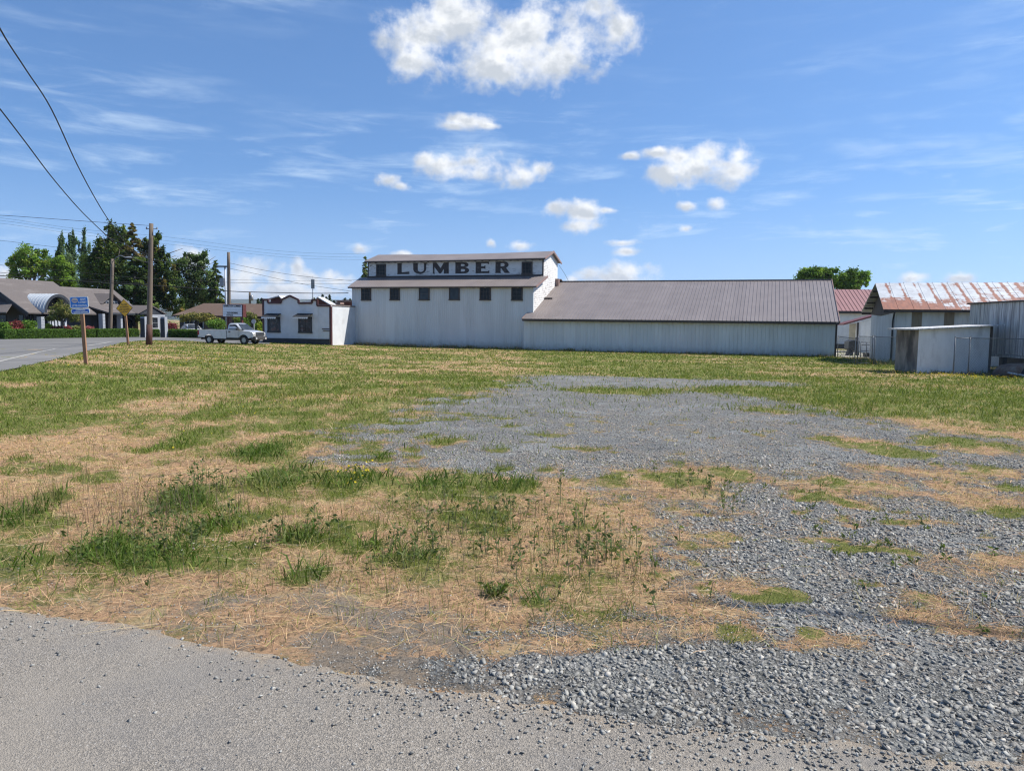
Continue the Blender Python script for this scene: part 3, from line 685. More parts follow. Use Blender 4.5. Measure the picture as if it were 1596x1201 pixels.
for (da, za, db, zb) in ((DU0, zU, DR, zRg), (DU1+0.45, zU, DR, zRg)):
    mb.bar((tU1+0.02, da, za-0.06), (tU1+0.02, db, zb-0.06), 0.05, 0.20)
mb.build('rake_trim', m_rake, barn); mb = MB()
mb.bar((tLo1+0.02, -0.45, zA-0.06), (tLo1+0.02, D1, zT-0.06), 0.05, 0.20)
mb.build('rake_trim', m_rake, barn)
tail = None
nt_ = 30
for i in range(nt_):
    t = 0.15+(tR-0.3)*i/(nt_-1)
    if tail is None:
        mb = MB(); mb.box(-0.04, 0.04, -0.40, -0.025, -0.20, -0.09); tail = mb.build('rafter_tail', m_offwhite, barn); o = tail
    else: o = tail.copy(); COL.objects.link(o)
    o.location = (t, 0, zA+0.06)
utail = None
for i in range(26):
    t = tC0+0.3+(tC1-tC0-0.6)*i/25
    if utail is None:
        mb = MB(); mb.box(-0.035, 0.035, DU0+0.06, D1-0.025, -0.16, -0.07); utail = mb.build('rafter_tail', m_wood_dark, barn); o = utail
    else: o = utail.copy(); COL.objects.link(o)
    o.location = (t, 0, zU-0.03)
zx = lambda v: v/4.433+530
zy = lambda v: v/4.433+370
for i, (a, c2, ya, yb) in enumerate([(148,215,352,435),(346,413,348,433),(547,619,345,433),(755,828,343,432),(967,1042,341,433),(1185,1262,344,435)]):
    t0, t1 = B.t(zx(a), 460), B.t(zx(c2), 460); z1 = B.z(zx((a+c2)/2), zy(ya)); z0 = B.z(zx((a+c2)/2), zy(yb))
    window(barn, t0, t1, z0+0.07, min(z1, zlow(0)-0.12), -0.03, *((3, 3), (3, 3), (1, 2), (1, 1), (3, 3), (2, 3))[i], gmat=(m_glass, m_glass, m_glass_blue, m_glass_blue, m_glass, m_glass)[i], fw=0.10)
for i, (a, c2, ya, yb) in enumerate([(252,318,184,263),(1257,1330,168,251)]):
    t0, t1 = B.t(zx(a), 415, D1), B.t(zx(c2), 415, D1); z1 = B.z(zx((a+c2)/2), zy(ya), D1); z0 = B.z(zx((a+c2)/2), zy(yb), D1)
    window(barn, t0, t1, z0+0.06, z1, D1-0.03, 3, 3, gmat=m_glass, fw=0.12)
zLt = [B.z(zx(x), zy(y), D1) for x, y in ((395,181),(505,176),(640,172),(795,172),(935,169),(1072,167))]
zLb = [B.z(zx(x), zy(y), D1) for x, y in ((395,254),(505,251),(640,249),(795,251),(935,248),(1072,249))]
for i, (ch, a, c2) in enumerate((('L',395,480),('U',505,600),('M',640,752),('B',795,893),('E',935,1033),('R',1072,1168))):
    o = letter_curve('lettering', LET[ch], m_letter, barn, B, B.t(zx(a), 417, D1), B.t(zx(c2), 417, D1), sum(zLt)/6, sum(zLb)/6, D1-0.036)
    o['label'] = 'black slab letter %s painted on white clapboard' % ch
mb = MB(); mb.box(tE+0.02, tE+0.35, DR+1.6, DR+2.0, B.z(870, 441, DR+1.8)-0.4, B.z(870, 434.5, DR+1.8)); mb.build('vent_box', m_rake, barn)

# ------------------------------------------------------------------ the long storage shed
S0 = G(816, 545.3)
S = Fr(S0, -18.4)
shed = S.thing('storage_shed', 'long low white ribbed metal shed under a big brown roof', 'shed')
tS = S.t(1301.5, 530); SD = 9.6
zSe = S.z(1060, 499.0, -0.4); zSr = S.z(1090, 437.2, SD)
tS0, tS1 = S.t(814, 497, -0.4), S.t(1308.5, 500.5, -0.4)
tr1 = S.t(1296, 435.5, SD); tr0 = S.t(862, 440, SD)
bc = S.local(B.world(tE, 0, 0))          # front right corner of the barn's end wall in shed coordinates
print('shed', tS, zSe, zSr, 'rake', tS0, tr0, tS1, tr1, 'barn corner', bc, 'barn tR', tR, tE, 'z', zlow(0), zU, zRg)
slS = (zSr-zSe)/(SD+0.4)
mb = MB(); rib_wall(mb, 0, tS, -0.5, zSe-0.02, 0, 0.30, 0.024); mb.box(0, tS, 0.01, 0.12, -0.5, zSe-0.04); mb.build('front_wall', m_siding, shed)
mb = MB(); pr = [(0.02, -0.5), (2*SD-0.02, -0.5), (2*SD-0.02, zSe), (SD, zSr-0.15), (0.02, zSe)]
mb.prism(pr, 'x', tS-0.12, tS-0.004); mb.build('end_wall', m_siding, shed)
mb = MB(); mb.prism([(0.02, -0.5), (bc[1]+0.05, -0.5), (bc[1]+0.05, zSe+slS*bc[1]), (0.02, zSe)], 'x', 0.01, 0.12); mb.build('end_wall', m_siding, shed)
mb = MB(); mb.box(bc[0]+4, tS, 2*SD-0.12, 2*SD-0.03, -0.5, zSe-.02); mb.build('rear_wall', m_siding, shed)
tM = bc[0]+0.06
mb = MB(); roof_plane(mb, tM, tS1, -0.4, zSe, SD, zSr, 0.07, 0.305, 0.035, tB0=tM, tB1=tr1); roof_plane(mb, tS0, tM-0.004, -0.4, zSe, max(bc[1]-0.05, 0.6), zSe+slS*(max(bc[1]-0.05, 0.6)+0.4), 0.07, 0.305, 0.035)
mb.build('roof', m_roofbrown, shed)
mb = MB(); roof_plane(mb, tM+0.5, tS1, 2*SD+0.4, zSe, SD, zSr, 0.07, 0.305, 0.035, tB1=tr1); mb.build('roof', m_roofbrown, shed)
mb = MB(); mb.box(tM+0.1, tr1, SD-0.2, SD+0.2, zSr-0.02, zSr+0.045); mb.build('ridge_cap', m_roofbrown, shed)
mb = MB(); mb.bar((tS1+0.02, -0.4, zSe-0.04), (tr1+0.02, SD, zSr-0.04), 0.06, 0.22); mb.build('rake_trim', m_rake, shed); mb = MB(); mb.bar((tS0-0.02, -0.4, zSe-0.04), (tS0-0.02, max(bc[1]-0.05, .6), zSe+slS*max(bc[1], .6)), 0.05, 0.2); mb.build('rake_trim', m_rake, shed)
mb = MB(); mb.box(tS0+.02, tS1-.02, -0.43, -0.35, zSe-0.20, zSe-0.072); mb.box(tS0+.02, tS1-.02, -0.35, -0.002, zSe-0.10, zSe-0.075); mb.build('gutter', m_trimdark, shed)
mb = MB(); mb.box(tS-0.01, tS+0.12, -0.05, 0.10, -0.5, zSe-0.2); mb.build('corner_post', m_trimdark, shed)
ka, kb = S.local(S.world(S.t(840, 465.5, 3), 3, 0))[0], S.t(862, 465.8, 3)
dsl = lambda px, py: min(((abs(S.z(px, py, d/50)-(zSe+slS*(d/50+0.4))), d/50) for d in range(0, 480)))[1]
d0 = dsl(850, 465.6); mb = MB(); mb.box(S.t(840, 465.5, d0), S.t(861, 465.8, d0), d0-0.12, d0+0.02, zSe+slS*(d0+0.4), zSe+slS*(d0+0.4)+0.10); mb.build('snow_guard', m_trimdark, shed)

# ------------------------------------------------------------------ the shop with the stepped false front
T0 = G(410, 533.6)
T = Fr(T0, -14.0)
m_shopwall = M('white_lap_siding_paint', (0.60, 0.62, 0.64), (0.54, 0.56, 0.58), 1.4, 0.55, c3=(0.50, 0.51, 0.52))
m_maroon = M('maroon_trim_paint', (0.055, 0.018, 0.02), (0.075, 0.026, 0.026), 3, 0.55)
m_navy = M('dark_navy_paint', (0.022, 0.026, 0.034), (0.032, 0.037, 0.046), 3, 0.6)
m_awn = M('black_awning_cloth', (0.012, 0.012, 0.014), (0.02, 0.02, 0.022), 4, 0.8)
shop = T.thing('shop_building', 'small white shop with a stepped maroon edged false front and two display windows', 'shop')
q = lambda x, y: T.px(400+x/9.975, 440+y/9.975)
out = [(95,960),(95,268),(180,268),(180,318),(385,318),(385,270),(520,208),(655,272),(655,322),(862,322),(862,272),(945,272),(945,362),(1152,362),(1152,960)]
P2 = [q(*p) for p in out]; P2[0] = (P2[0][0], -0.4); P2[-1] = (P2[-1][0], -0.4)
mb = MB(); mb.prism(P2, 'y', 0.0, 0.18); 
def flim(z):  # extent of the false front at height z is handled by clipping boards below the lowest step
    return (P2[0][0], P2[-1][0])
lap_wall(mb, P2[0][0], P2[-1][0], 0.45, P2[12][1]-0.03, -0.003, 0.125, 0.014, lim=flim); mb.build('front_wall', m_shopwall, shop)
mb = MB()
for i in range(1, 13):
    a, c2 = P2[i], P2[i+1]
    mb.bar((a[0], -0.03, a[1]), (c2[0], -0.03, c2[1]), 0.16, 0.16, up=(0, 1, 0))
for t_ in (P2[1][0]+0.04, P2[13][0]-0.04):
    mb.box(t_-0.09, t_+0.09, -0.045, 0.2, -0.4, (P2[1][1] if t_ < 1 else P2[13][1])-0.08)
mb.build('parapet_trim', m_maroon, shop)
mb = MB(); mb.box(P2[0][0]+.14, P2[-1][0]-.14, -0.06, -0.004, -0.4, 0.42); mb.build('base_skirting', m_navy, shop)
tt = q(962, 500)[0]; mb = MB(); mb.box(tt-0.03, tt+0.03, -0.04, -0.018, 0.42, P2[12][1]-0.1); mb.build('corner_board', m_shopwall, shop)
wi = P2[-1][0]-P2[0][0]; zr = 3.4
mb = MB(); mb.box(P2[0][0]+.1, P2[0][0]+.2, 0.18, 9, -0.4, zr); mb.box(P2[-1][0]-.2, P2[-1][0]-.1, 0.18, 9, -0.4, zr); mb.box(P2[0][0]+.2, P2[-1][0]-.2, 8.9, 9, -0.4, zr); mb.build('side_wall', m_shopwall, shop)
mb = MB(); mb.box(P2[0][0]+.05, P2[-1][0]-.05, 0.19, 9.1, zr+0.004, zr+0.12); mb.build('roof', m_roofbrown, shop)
m_shopin = M('shop_window_display', (0.018, 0.015, 0.016), (0.10, 0.045, 0.035), 2.2, 0.25, lo=0.52, hi=0.60, c3=(0.16, 0.16, 0.17), s3=3.2)
for (a, c2, ya, yb) in ((172,372,535,772),(652,864,535,782)):
    (t0, z1), (t1, z0) = q(a, ya), q(c2, yb)
    w = window(shop, t0, t1, z0+.1, z1, -0.02, 2 if a > 500 else 1, 3 if a > 500 else 2, fmat=m_navy, gmat=m_shopin, fw=0.15, mw=0.05)
    (t0, z1), (t1, _), (_, z0) = q(a-12, 482), q(c2+12, 482), q(a, 528)
    mb = MB(); mb.add([(t0, -0.02, z1), (t1, -0.02, z1), (t1-0.05, -0.85, z0-0.02), (t0-0.05, -0.85, z0-0.02), (t0, -0.02, z1-0.04), (t1, -0.02, z1-0.04), (t1-0.05, -0.85, z0-0.06), (t0-0.05, -0.85, z0-0.06)], [(0,1,2,3),(7,6,5,4),(0,4,5,1),(1,5,6,2),(2,6,7,3),(3,7,4,0)])
    aw = mb.build('awning', m_awn, shop)
    mb = MB(); n = 7
    for k in range(n):
        x0, x1 = t0-0.05+(t1-t0)*k/n, t0-0.05+(t1-t0)*(k+1)/n
        mb.prism([(x0, z0-0.065), (x1, z0-0.065)]+[(x0+(x1-x0)*(0.5+0.5*math.cos(R(a_))), z0-0.12-0.10*math.sin(R(a_))) for a_ in range(0, 181, 30)], 'y', -0.862, -0.852)
    mb.build('valance', m_white, aw)
mb = MB(); 
for (x, y) in ((1075, 722), (1090, 750)):
    t_, z_ = q(x, y); mb.box(t_-0.35, t_+0.35, -0.06, -0.02, z_-0.035, z_+0.035)
mb.build('vent_slot', m_trimdark, shop)

# sunlit ribbed panel and shaded return that close the gap between the shop and the barn
pA, pB = G(518.5, 534.6), None
Lf = Fr(pA, 38.0)
lean = Lf.thing('ribbed_lean_to', 'narrow white ribbed lean-to between the shop and the tall barn', 'lean-to')
tt1 = Lf.t(537, 500); zt0 = Lf.z(519, 488.5); zt1 = Lf.z(536.5, 490.5)
mb = MB(); rib_wall(mb, 0, tt1, -0.4, lambda t: zt0+(zt1-zt0)*t/tt1, 0, 0.24, 0.025); mb.prism([(0, -0.4), (tt1, -0.4), (tt1, zt1-0.01), (0, zt0-0.01)], 'y', 0.01, 0.1); mb.build('wall', m_siding, lean)
e0 = Lf.world(tt1, 0, 0); e1 = B.world(-0.05, 0.6, 0); la_, lb_ = Lf.local(e0), Lf.local(e1)
mb = MB(); mb.add([(la_[0]+.01, la_[1]+.02, -0.4), (lb_[0], lb_[1], -0.4), (lb_[0], lb_[1], zt1+0.1), (la_[0]+.01, la_[1]+.02, zt1), (la_[0]+.06, la_[1]+.1, -0.4), (lb_[0]+.05, lb_[1]+.08, -0.4), (lb_[0]+.05, lb_[1]+.08, zt1+0.1), (la_[0]+.06, la_[1]+.1, zt1)], [(0,1,2,3),(4,5,6,7),(0,3,7,4),(1,5,6,2),(3,2,6,7)]); mb.build('wall', m_siding, lean)
mb = MB(); mb.hexa([(-0.1, -0.2, zt0+.01), (tt1, -0.1, zt1+.01), (lb_[0], lb_[1], zt1+0.12), (0.2, 3.4, zt0+0.5), (-0.1, -0.2, zt0+.13), (tt1, -0.1, zt1+.13), (lb_[0], lb_[1], zt1+0.24), (0.2, 3.4, zt0+0.62)])
mb.build('roof', M('grey_lean_to_roof', (0.20, 0.22, 0.25), (0.42, 0.45, 0.48), 1.5, 0.4), lean)

# ------------------------------------------------------------------ right-hand yard: rusty barn
K0 = G(1388, 567.2)
K = Fr(K0, -17.0)
m_rust, nt, b = nodes_of('rusting_galvanised_roof')
co = ncoord(nt); sx = nt.nodes.new('ShaderNodeSeparateXYZ'); nt.links.new(co, sx.inputs[0])
PANEL = 0.86
fr_ = nmath(nt, 'FRACT', nmath(nt, 'DIVIDE', sx.outputs[0], PANEL))
seamd = nmath(nt, 'ABSOLUTE', nmath(nt, 'SUBTRACT', fr_, 0.16))
n_a = nnoise(nt, ncoord(nt, (1, 1, 1)), 1.1, 8, 0.68, 0.4); n_b = nnoise(nt, ncoord(nt, (2.2, 0.7, 0.7), loc=(3, 0, 0)), 2.4, 7, 0.7)
n_c = nnoise(nt, ncoord(nt, (0.7, 4.5, 4.5)), 1.2, 5, 0.6)
lowd = nstep(nt, sx.outputs[1], 2.3, -0.2); rightd = nstep(nt, sx.outputs[0], 1.5, 8); leftd = nstep(nt, sx.outputs[0], 5, 0)
rv = nmath(nt, 'ADD', nmath(nt, 'MULTIPLY', nmath(nt, 'SUBTRACT', n_a, 0.5), 1.5), nmath(nt, 'MULTIPLY', nmath(nt, 'SUBTRACT', n_b, 0.5), 1.2))
rv = nmath(nt, 'ADD', rv, nmath(nt, 'MULTIPLY', nstep(nt, seamd, 0.20, 0.0), 0.60))
rv = nmath(nt, 'ADD', rv, nmath(nt, 'MULTIPLY', nmath(nt, 'MULTIPLY', lowd, leftd), 0.85))
rv = nmath(nt, 'ADD', rv, nmath(nt, 'MULTIPLY', nmath(nt, 'ADD', lowd, nmath(nt, 'MULTIPLY', rightd, 1.3)), 0.26))
rv = nmath(nt, 'ADD', rv, nmath(nt, 'MULTIPLY', nmath(nt, 'SUBTRACT', n_c, 0.5), 1.3))
rk_ = nstep(nt, rv, 0.24, 0.62)
rustc = nmix(nt, nstep(nt, n_b, 0.35, 0.65), (0.30, 0.115, 0.058), (0.20, 0.085, 0.05))
zinc = nmix(nt, nstep(nt, n_a, 0.35, 0.7), (0.50, 0.52, 0.53), (0.38, 0.39, 0.40))
rc = nmix(nt, rk_, zinc, rustc)
nt.links.new(rc, b.inputs['Base Color']); b.inputs['Roughness'].default_value = 0.5; nt.links.new(nmath(nt, 'MULTIPLY', nmath(nt, 'SUBTRACT', 1.0, rk_), 0.25), b.inputs['Metallic'])
m_dirtywhite = M('stained_white_metal', (0.56, 0.585, 0.59), (0.48, 0.50, 0.50), 1.4, 0.55, stretch=(1, 1, 0.25), c3=(0.30, 0.31, 0.30), s3=0.9)
m_tan = M('faded_fibreglass_panel', (0.235, 0.20, 0.145), (0.19, 0.165, 0.12), 3, 0.6, stretch=(1, 1, 0.2))
m_black = M('black_metal', (0.015, 0.015, 0.017), (0.025, 0.025, 0.027), 5, 0.5)
m_greywood = M('grey_weathered_boards', (0.58, 0.58, 0.58), (0.25, 0.25, 0.255), 5.0, 0.85, stretch=(3, 3, 0.12), lo=0.40, hi=0.62, c3=(0.66, 0.66, 0.66), s3=1.5)
m_ply = M('bare_stained_plywood', (0.30, 0.265, 0.225), (0.14, 0.12, 0.105), 2.2, 0.8, stretch=(1, 1, 0.35), c3=(0.07, 0.065, 0.06), s3=1.0)
m_whiteshed = M('chalky_white_plywood', (0.74, 0.75, 0.75), (0.66, 0.67, 0.67), 2.0, 0.7, stretch=(1, 1, 0.4), c3=(0.52, 0.525, 0.525), s3=1.6)
m_galv = M('galvanised_tube', (0.17, 0.185, 0.20), (0.12, 0.13, 0.145), 6, 0.6, spec=0.3)
m_redroof = M('dusty_red_metal', (0.255, 0.115, 0.112), (0.225, 0.10, 0.098), 1.0, 0.5)
m_concrete = M('concrete', (0.36, 0.33, 0.29), (0.28, 0.26, 0.235), 2, 0.9, spec=0.2)

rbarn = K.thing('rusty_barn', 'white barn with a rust streaked metal roof behind the chain link gate', 'barn')
zk = K.z(1450, 482.3, -0.45); KD = 4.1; zkr = K.z(1480, 440.6, KD)
tk0 = K.t(1377, 481.5, -0.45); tk1 = 26.0; tkr0 = K.t(1364.2, 441, KD)
w0 = 0.0
mb = MB(); 
marks = [0.0]+[K.t(zz/4.361+1230, 500) for zz in (832, 902, 1052, 1122)]+[tk1-1]
for i in range(5):
    if i % 2 == 0: rib_wall(mb, marks[i], marks[i+1], -0.6, zk-0.05, 0, 0.26, 0.02)
mb.box(0, tk1-1, 0.01, 0.1, -0.6, zk-0.06); mb.build('front_wall', m_dirtywhite, rbarn)
for i in (1, 3):
    mb = MB(); rib_wall(mb, marks[i], marks[i+1], -0.6, zk-0.05, -0.004, 0.2, 0.018); mb.build('translucent_panel', m_tan, rbarn)
slK = (zkr-zk)/(KD+0.45); KW = 2*KD
mb = MB(); zc = K.z(1370, 487, 2)
rib_wall(mb, 0.0, KW, -0.6, lambda d: zk+slK*(min(d, KW-d)+0.45)-0.12, 0, 0.3, 0.015, -1, 'd')
mb.prism([(0, -0.6), (KW, -0.6), (KW, zk+.05), (KD, zkr-0.15), (0, zk+.05)], 'x', 0.01, 0.1); mb.build('end_wall', m_dirtywhite, rbarn)
mb = MB(); mb.box(0, tk1-1, KW-0.1, KW, -0.6, zk); mb.build('rear_wall', m_dirtywhite, rbarn)
mb = MB(); mb.prism([(0.15, -0.6), (KW-.1, -0.6), (KW-.1, zk+.05), (KD, zkr-0.15), (0.15, zk+.05)], 'x', tk1-1.1, tk1-1.0); mb.build('end_wall', m_dirtywhite, rbarn)
mb = MB(); roof_plane(mb, tk0, tk1, -0.45, zk, KD, zkr, 0.03, PANEL, 0.016, 0.05, tB0=tkr0); mb.build('roof', m_rust, rbarn)
mb = MB(); roof_plane(mb, tk0, tk1, KW+0.45, zk, KD, zkr, 0.03, PANEL, 0.055, 0.07, tB0=tkr0); mb.build('roof', m_rust, rbarn)
mb = MB(); mb.box(tk0, tk1, -0.50, -0.42, zk-0.17, zk-0.04); mb.build('eave_fascia', m_trimdark, rbarn)
mb = MB()     # dark boarded soffit and purlins under the gable overhang
for s in (0, 1):
    for i in range(6):
        k = i/5.0; d = -0.35+(KD-0.1+0.45)*k; d = d if s == 0 else KW-d
        z = zk+slK*(min(d, KW-d)+0.45)-0.14
        t_in = 0.0; t_out = tk0+(tkr0-tk0)*k
        if s == 1 and i == 5: continue
        mb = MB(); mb.box(t_out+0.03, -0.02, d-0.05, d+0.05, z-0.10, z+0.04); mb.build('purlin', m_wood_dark, rbarn)
mb = MB(); tg = tk0+0.10
zg = zk+slK*0.45
mb.prism([(-0.3, zk-0.2), (KW*0.5, zk-0.35), (KW+0.3, zk-0.2), (KD, zkr-0.12)], 'x', -0.035, -0.02); mb.build('gable_boards', m_wood_dark, rbarn)
mb = MB(); mb.tube([(0.02, -0.42, zk-0.1), (-0.02, -0.40, zk-0.30), (-0.02, -0.07, zk-0.7), (-0.02, -0.07, -0.3)], 0.05, 8); mb.build('downspout', m_black, rbarn)

# grey boarded loading shed that comes towards the viewer on the far right
g0 = at(1508.5, 548, 42.0)
angG = -94.0
Gf = Fr((g0.x, g0.y, H(g0.x, g0.y)), angG)
gsh = Gf.thing('loading_shed', 'grey weathered board shed raised above a dark open undercroft on the right', 'shed')
zG0 = Gf.z(1509, 475); zG1 = Gf.z(1595, 470.2); tG1 = Gf.t(1596, 500); LG = tG1+3.0
zGb0 = Gf.z(1545, 549.8); tGb = Gf.t(1545, 550); 
mb = MB(); n = 44
for i in range(n):
    a, c2 = LG*i/n, LG*(i+1)/n; o = rng.uniform(-0.012, 0.012)
    mb.box(a+0.008, c2-0.008, o-0.03, o+0.0, zGb0-0.02+rng.uniform(-.03, .03), zG0+(zG1-zG0)*a/tG1+0.02)
mb.box(0, LG, 0.015, 0.05, zGb0, min(zG0, zG1)-0.05); mb.build('board_wall', m_greywood, gsh)
mb = MB(); mb.box(0.0, 0.08, 0.05, 6, zGb0, zG0-.06); mb.build('end_wall', m_greywood, gsh)
mb = MB(); mb.hexa([(-0.1, -0.15, zG0+.02), (LG, -0.15, zG1+.25*(zG1-zG0)), (LG, 6, zG1+.3), (-.1, 6, zG0+.3), (-0.1, -0.15, zG0+.10), (LG, -0.15, zG1+.08+.25*(zG1-zG0)), (LG, 6, zG1+.4), (-.1, 6, zG0+.4)]); mb.build('roof', m_black, gsh)
mb = MB(); mb.box(0, LG, 0.0, 6, zGb0-0.18, zGb0-0.06); mb.build('floor', m_greywood, gsh)
for i in range(4):
    mb = MB(); mb.box(LG*i/3.2+.02, LG*i/3.2+0.22, 0.4, 0.6, -0.3, zGb0-0.18); mb.build('pier', m_wood_dark, gsh)
mb = MB(); mb.box(-0.5, LG+1, 2.0, 2.1, -0.4, zGb0-0.18); mb.build('undercroft_shade_sheet', m_black, gsh)  # black sheet standing in for the shade under the raised floor

# chalky white lean-to shed in front of it
W0 = G(1429.3, 581.8)
Wf = Fr(W0, 4.0)
wsh = Wf.thing('white_shed', 'small chalky white plywood shed with a sloping plank roof behind the fence', 'shed')
wt1 = Wf.t(1541, 560); wz0 = Wf.z(1429.3, 513.8); wz1 = Wf.z(1541, 508.3)
mb = MB(); mb.prism([(0, -0.2), (wt1*.50-.006, -0.2), (wt1*.50-.006, wz0+(wz1-wz0)*.50), (0, wz0)], 'y', 0, 0.05); mb.build('plywood_sheet', m_whiteshed, wsh)
mb = MB(); mb.prism([(wt1*.50+.006, -0.2), (wt1, -0.2), (wt1, wz1), (wt1*.50+.006, wz0+(wz1-wz0)*.5)], 'y', 0, 0.05); mb.build('plywood_sheet', m_whiteshed, wsh)
mb = MB(); mb.box(-0.03, 0.10, -0.03, -0.003, -0.2, wz0-.03); mb.build('corner_board', m_white, wsh)
dW, zWl = Wf.side(1405.5, 516, 0.0)
dW = min(max(dW, 2.0), 5.0)
mb = MB(); mb.box(0.004, 0.05, 0.052, dW, -0.2, wz0-0.02); mb.build('side_wall', m_ply, wsh)
mb = MB(); mb.box(wt1-.05, wt1-.004, 0.052, dW, -0.2, wz1-0.02); mb.box(0.055, wt1-.055, dW-.05, dW-.003, -0.2, wz0-.02); mb.build('rear_wall', m_ply, wsh)
mb = MB(); mb.box(wt1-.02, wt1+0.09, -0.05, 0.05, -0.3, wz1-.01); mb.build('corner_post', m_wood_dark, wsh)
ro = (wz1-wz0)/wt1
mb = MB(); mb.hexa([(-0.35, -0.3, wz0-.35*ro+.01), (wt1+.55, -0.3, wz1+.5*ro+.01), (wt1+.55, dW+.3, wz1+.5*ro+.01), (-.35, dW+.3, wz0-.35*ro+.01), (-0.35, -0.3, wz0-.35*ro+.07), (wt1+.55, -0.3, wz1+.5*ro+.06), (wt1+.55, dW+.3, wz1+.5*ro+.06), (-.35, dW+.3, wz0-.35*ro+.07)]); mb.build('roof', m_greywood, wsh)

# chain link fences and gate
def chain(mb, P, Q, z0, h, pitch=0.075, w=0.007):
    P, Q = Vector(P), Vector(Q); L = (Q-P).length; u = (Q-P)/L; n = int((L+h)/pitch)
    nrm = Vector((-u.y, u.x, 0))*0.004
    for sgn, off in ((1, nrm), (-1, -nrm)):
        for i in range(n):
            s0 = -h+i*pitch if sgn > 0 else i*pitch
            a, c2 = (s0, 0.0), (s0+sgn*h, h)
            pts = []
            for (s, z) in (a, c2): pts.append([s, z])
            (sa, za), (sb, zb) = pts
            def clip(sv):  # param where s == sv
                return (sv-sa)/(sb-sa)
            ta, tb = 0.0, 1.0
            lo_, hi_ = sorted((clip(0.0), clip(L))); ta, tb = max(ta, lo_), min(tb, hi_)
            if tb-ta < 0.01: continue
            A_ = P+u*(sa+(sb-sa)*ta)+Vector((0, 0, z0+h*ta))+off; B_ = P+u*(sa+(sb-sa)*tb)+Vector((0, 0, z0+h*tb))+off
            d = (B_-A_).normalized(); r = d.cross(nrm.normalized())*w/2
            mb.quad(A_-r, A_+r, B_+r, B_-r)
def fence(name, label, pts, h, posts, cat='fence', mid=False, pr=0.03):
    base = Vector(pts[0]); root = thing(name, label, cat, base)
    L = [Vector(p)-base for p in pts]
    for p in L:
        q_ = MB(); q_.tube([(p.x, p.y, p.z-0.2), (p.x, p.y, p.z+h+0.06)], pr, 10); q_.ellipsoid((p.x, p.y, p.z+h+0.06), (pr*1.25, pr*1.25, 0.03), 8, 5); q_.build('post', m_galv, root, True)
    for a, c2 in zip(L[:-1], L[1:]):
        q_ = MB(); q_.tube([(a.x, a.y, a.z+h), (c2.x, c2.y, c2.z+h)], 0.021, 8); q_.build('top_rail', m_galv, root, True)
        if mid:
            q_ = MB(); q_.tube([(a.x, a.y, a.z+0.1), (c2.x, c2.y, c2.z+0.1)], 0.02, 8); q_.build('bottom_rail', m_galv, root, True)
        q_ = MB(); chain(q_, (a.x, a.y, a.z), (c2.x, c2.y, a.z), 0.05, h-0.06); q_.build('chain_link_mesh', m_galv, root)
    return root
f1, f2 = G(1485.5, 584.8), G(1508.5, 585.0); f3 = f2+Vector((6.5, -1.2, 0))
fh = (lambda P, py: EYE+(at(1486, py, P.y).z-EYE)-P.z)(f1, 526.5)
fence('chain_link_fence', 'grey chain link fence running right across the white shed', [f1, f2, f3], fh, 3)
g1, g2 = G(1361.5, 568.5), G(1405.0, 572.5)
fh2 = at(1361, 524.5, g1.y).z-g1.z
fence('chain_link_fence', 'short chain link panel in front of the stained rusty barn wall', [g1, g2], fh2, 2)
g0_ = G(1335.5, 568.0)
fence('chain_link_gate', 'narrow chain link gate standing open left of the rusty barn', [g0_, g1+Vector((-0.12, 0.0, 0))], at(1335, 524, g0_.y).z-g0_.z, 2, 'gate', True, 0.035)
c0 = S.world(tS+0.22, 0.15, 0); c0.z = H(c0.x, c0.y)
fence('chain_link_fence', 'bare chain link fence between the long shed corner and the gate', [c0, g0_+Vector((-0.15, 0.0, 0))], at(1303, 524, c0.y).z-c0.z, 2)

# red roofed white house behind, its porch, and the clutter in the yard
R0 = at(1303, 533, 82.0); Rf = Fr((R0.x, R0.y, H(R0.x, R0.y)), -6.0)
rh_ = Rf.thing('white_cottage', 'white lap sided cottage with a dusty red metal roof behind the sheds', 'house')
zr0, zr1 = Rf.z(1330, 484.5, -.4), Rf.z(1330, 451, 4.5)
mb = MB(); lap_wall(mb, -3, 9, 0.5, zr0+0.1, 0, 0.18, 0.02); mb.box(-3, 9, .01, 9, -0.4, zr0-.1); mb.build('wall', m_white, rh_)
mb = MB(); mb.box(-3, 9, -0.04, 0.0, -0.4, 0.5); mb.build('foundation', m_wood_dark, rh_)
mb = MB(); roof_plane(mb, -3.5, 9.5, -0.4, zr0, 4.5, zr1, 0.12, 0.42, 0.04); roof_plane(mb, -3.5, 9.5, 9.4, zr0, 4.5, zr1, 0.12, 0.42, 0.04); mb.build('roof', m_redroof, rh_)
mb = MB(); mb.box(-3.5, 9.5, -0.46, -0.41, zr0-.28, zr0-.03); mb.build('eave_fascia', m_trimdark, rh_)
P0 = at(1335, 550, 68.0); Pf = Fr((P0.x, P0.y, H(P0.x, P0.y)), -14.0)
por = Pf.thing('pump_house', 'little white outbuilding with a sloping maroon roof left of the rusty barn', 'outbuilding')
za_, zb_ = Pf.z(1335, 502.5), Pf.z(1360, 496)
mb = MB(); rib_wall(mb, 0, 3.4, -.3, lambda t: za_+(zb_-za_)*t/1.33, 0, .3, .015); mb.box(0, 3.4, .01, .1, -.3, za_); mb.build('wall', m_white, por)
mb = MB(); mb.box(0.0, .1, 0.1, 3, -.3, za_-.02); mb.build('side_wall', m_white, por)
mb = MB(); mb.box(-.62, -.09, .5, .6, -.3, za_-.12); mb.build('side_wall', M('cream_paint', (0.55, 0.50, 0.38)), por)
tl, zl = Pf.px(1314.5, 505.5, -.2); tr_, zr_ = Pf.px(1361, 492.2, -.2); tr_ += 2; zr_ += 2*(zb_-za_)/1.33
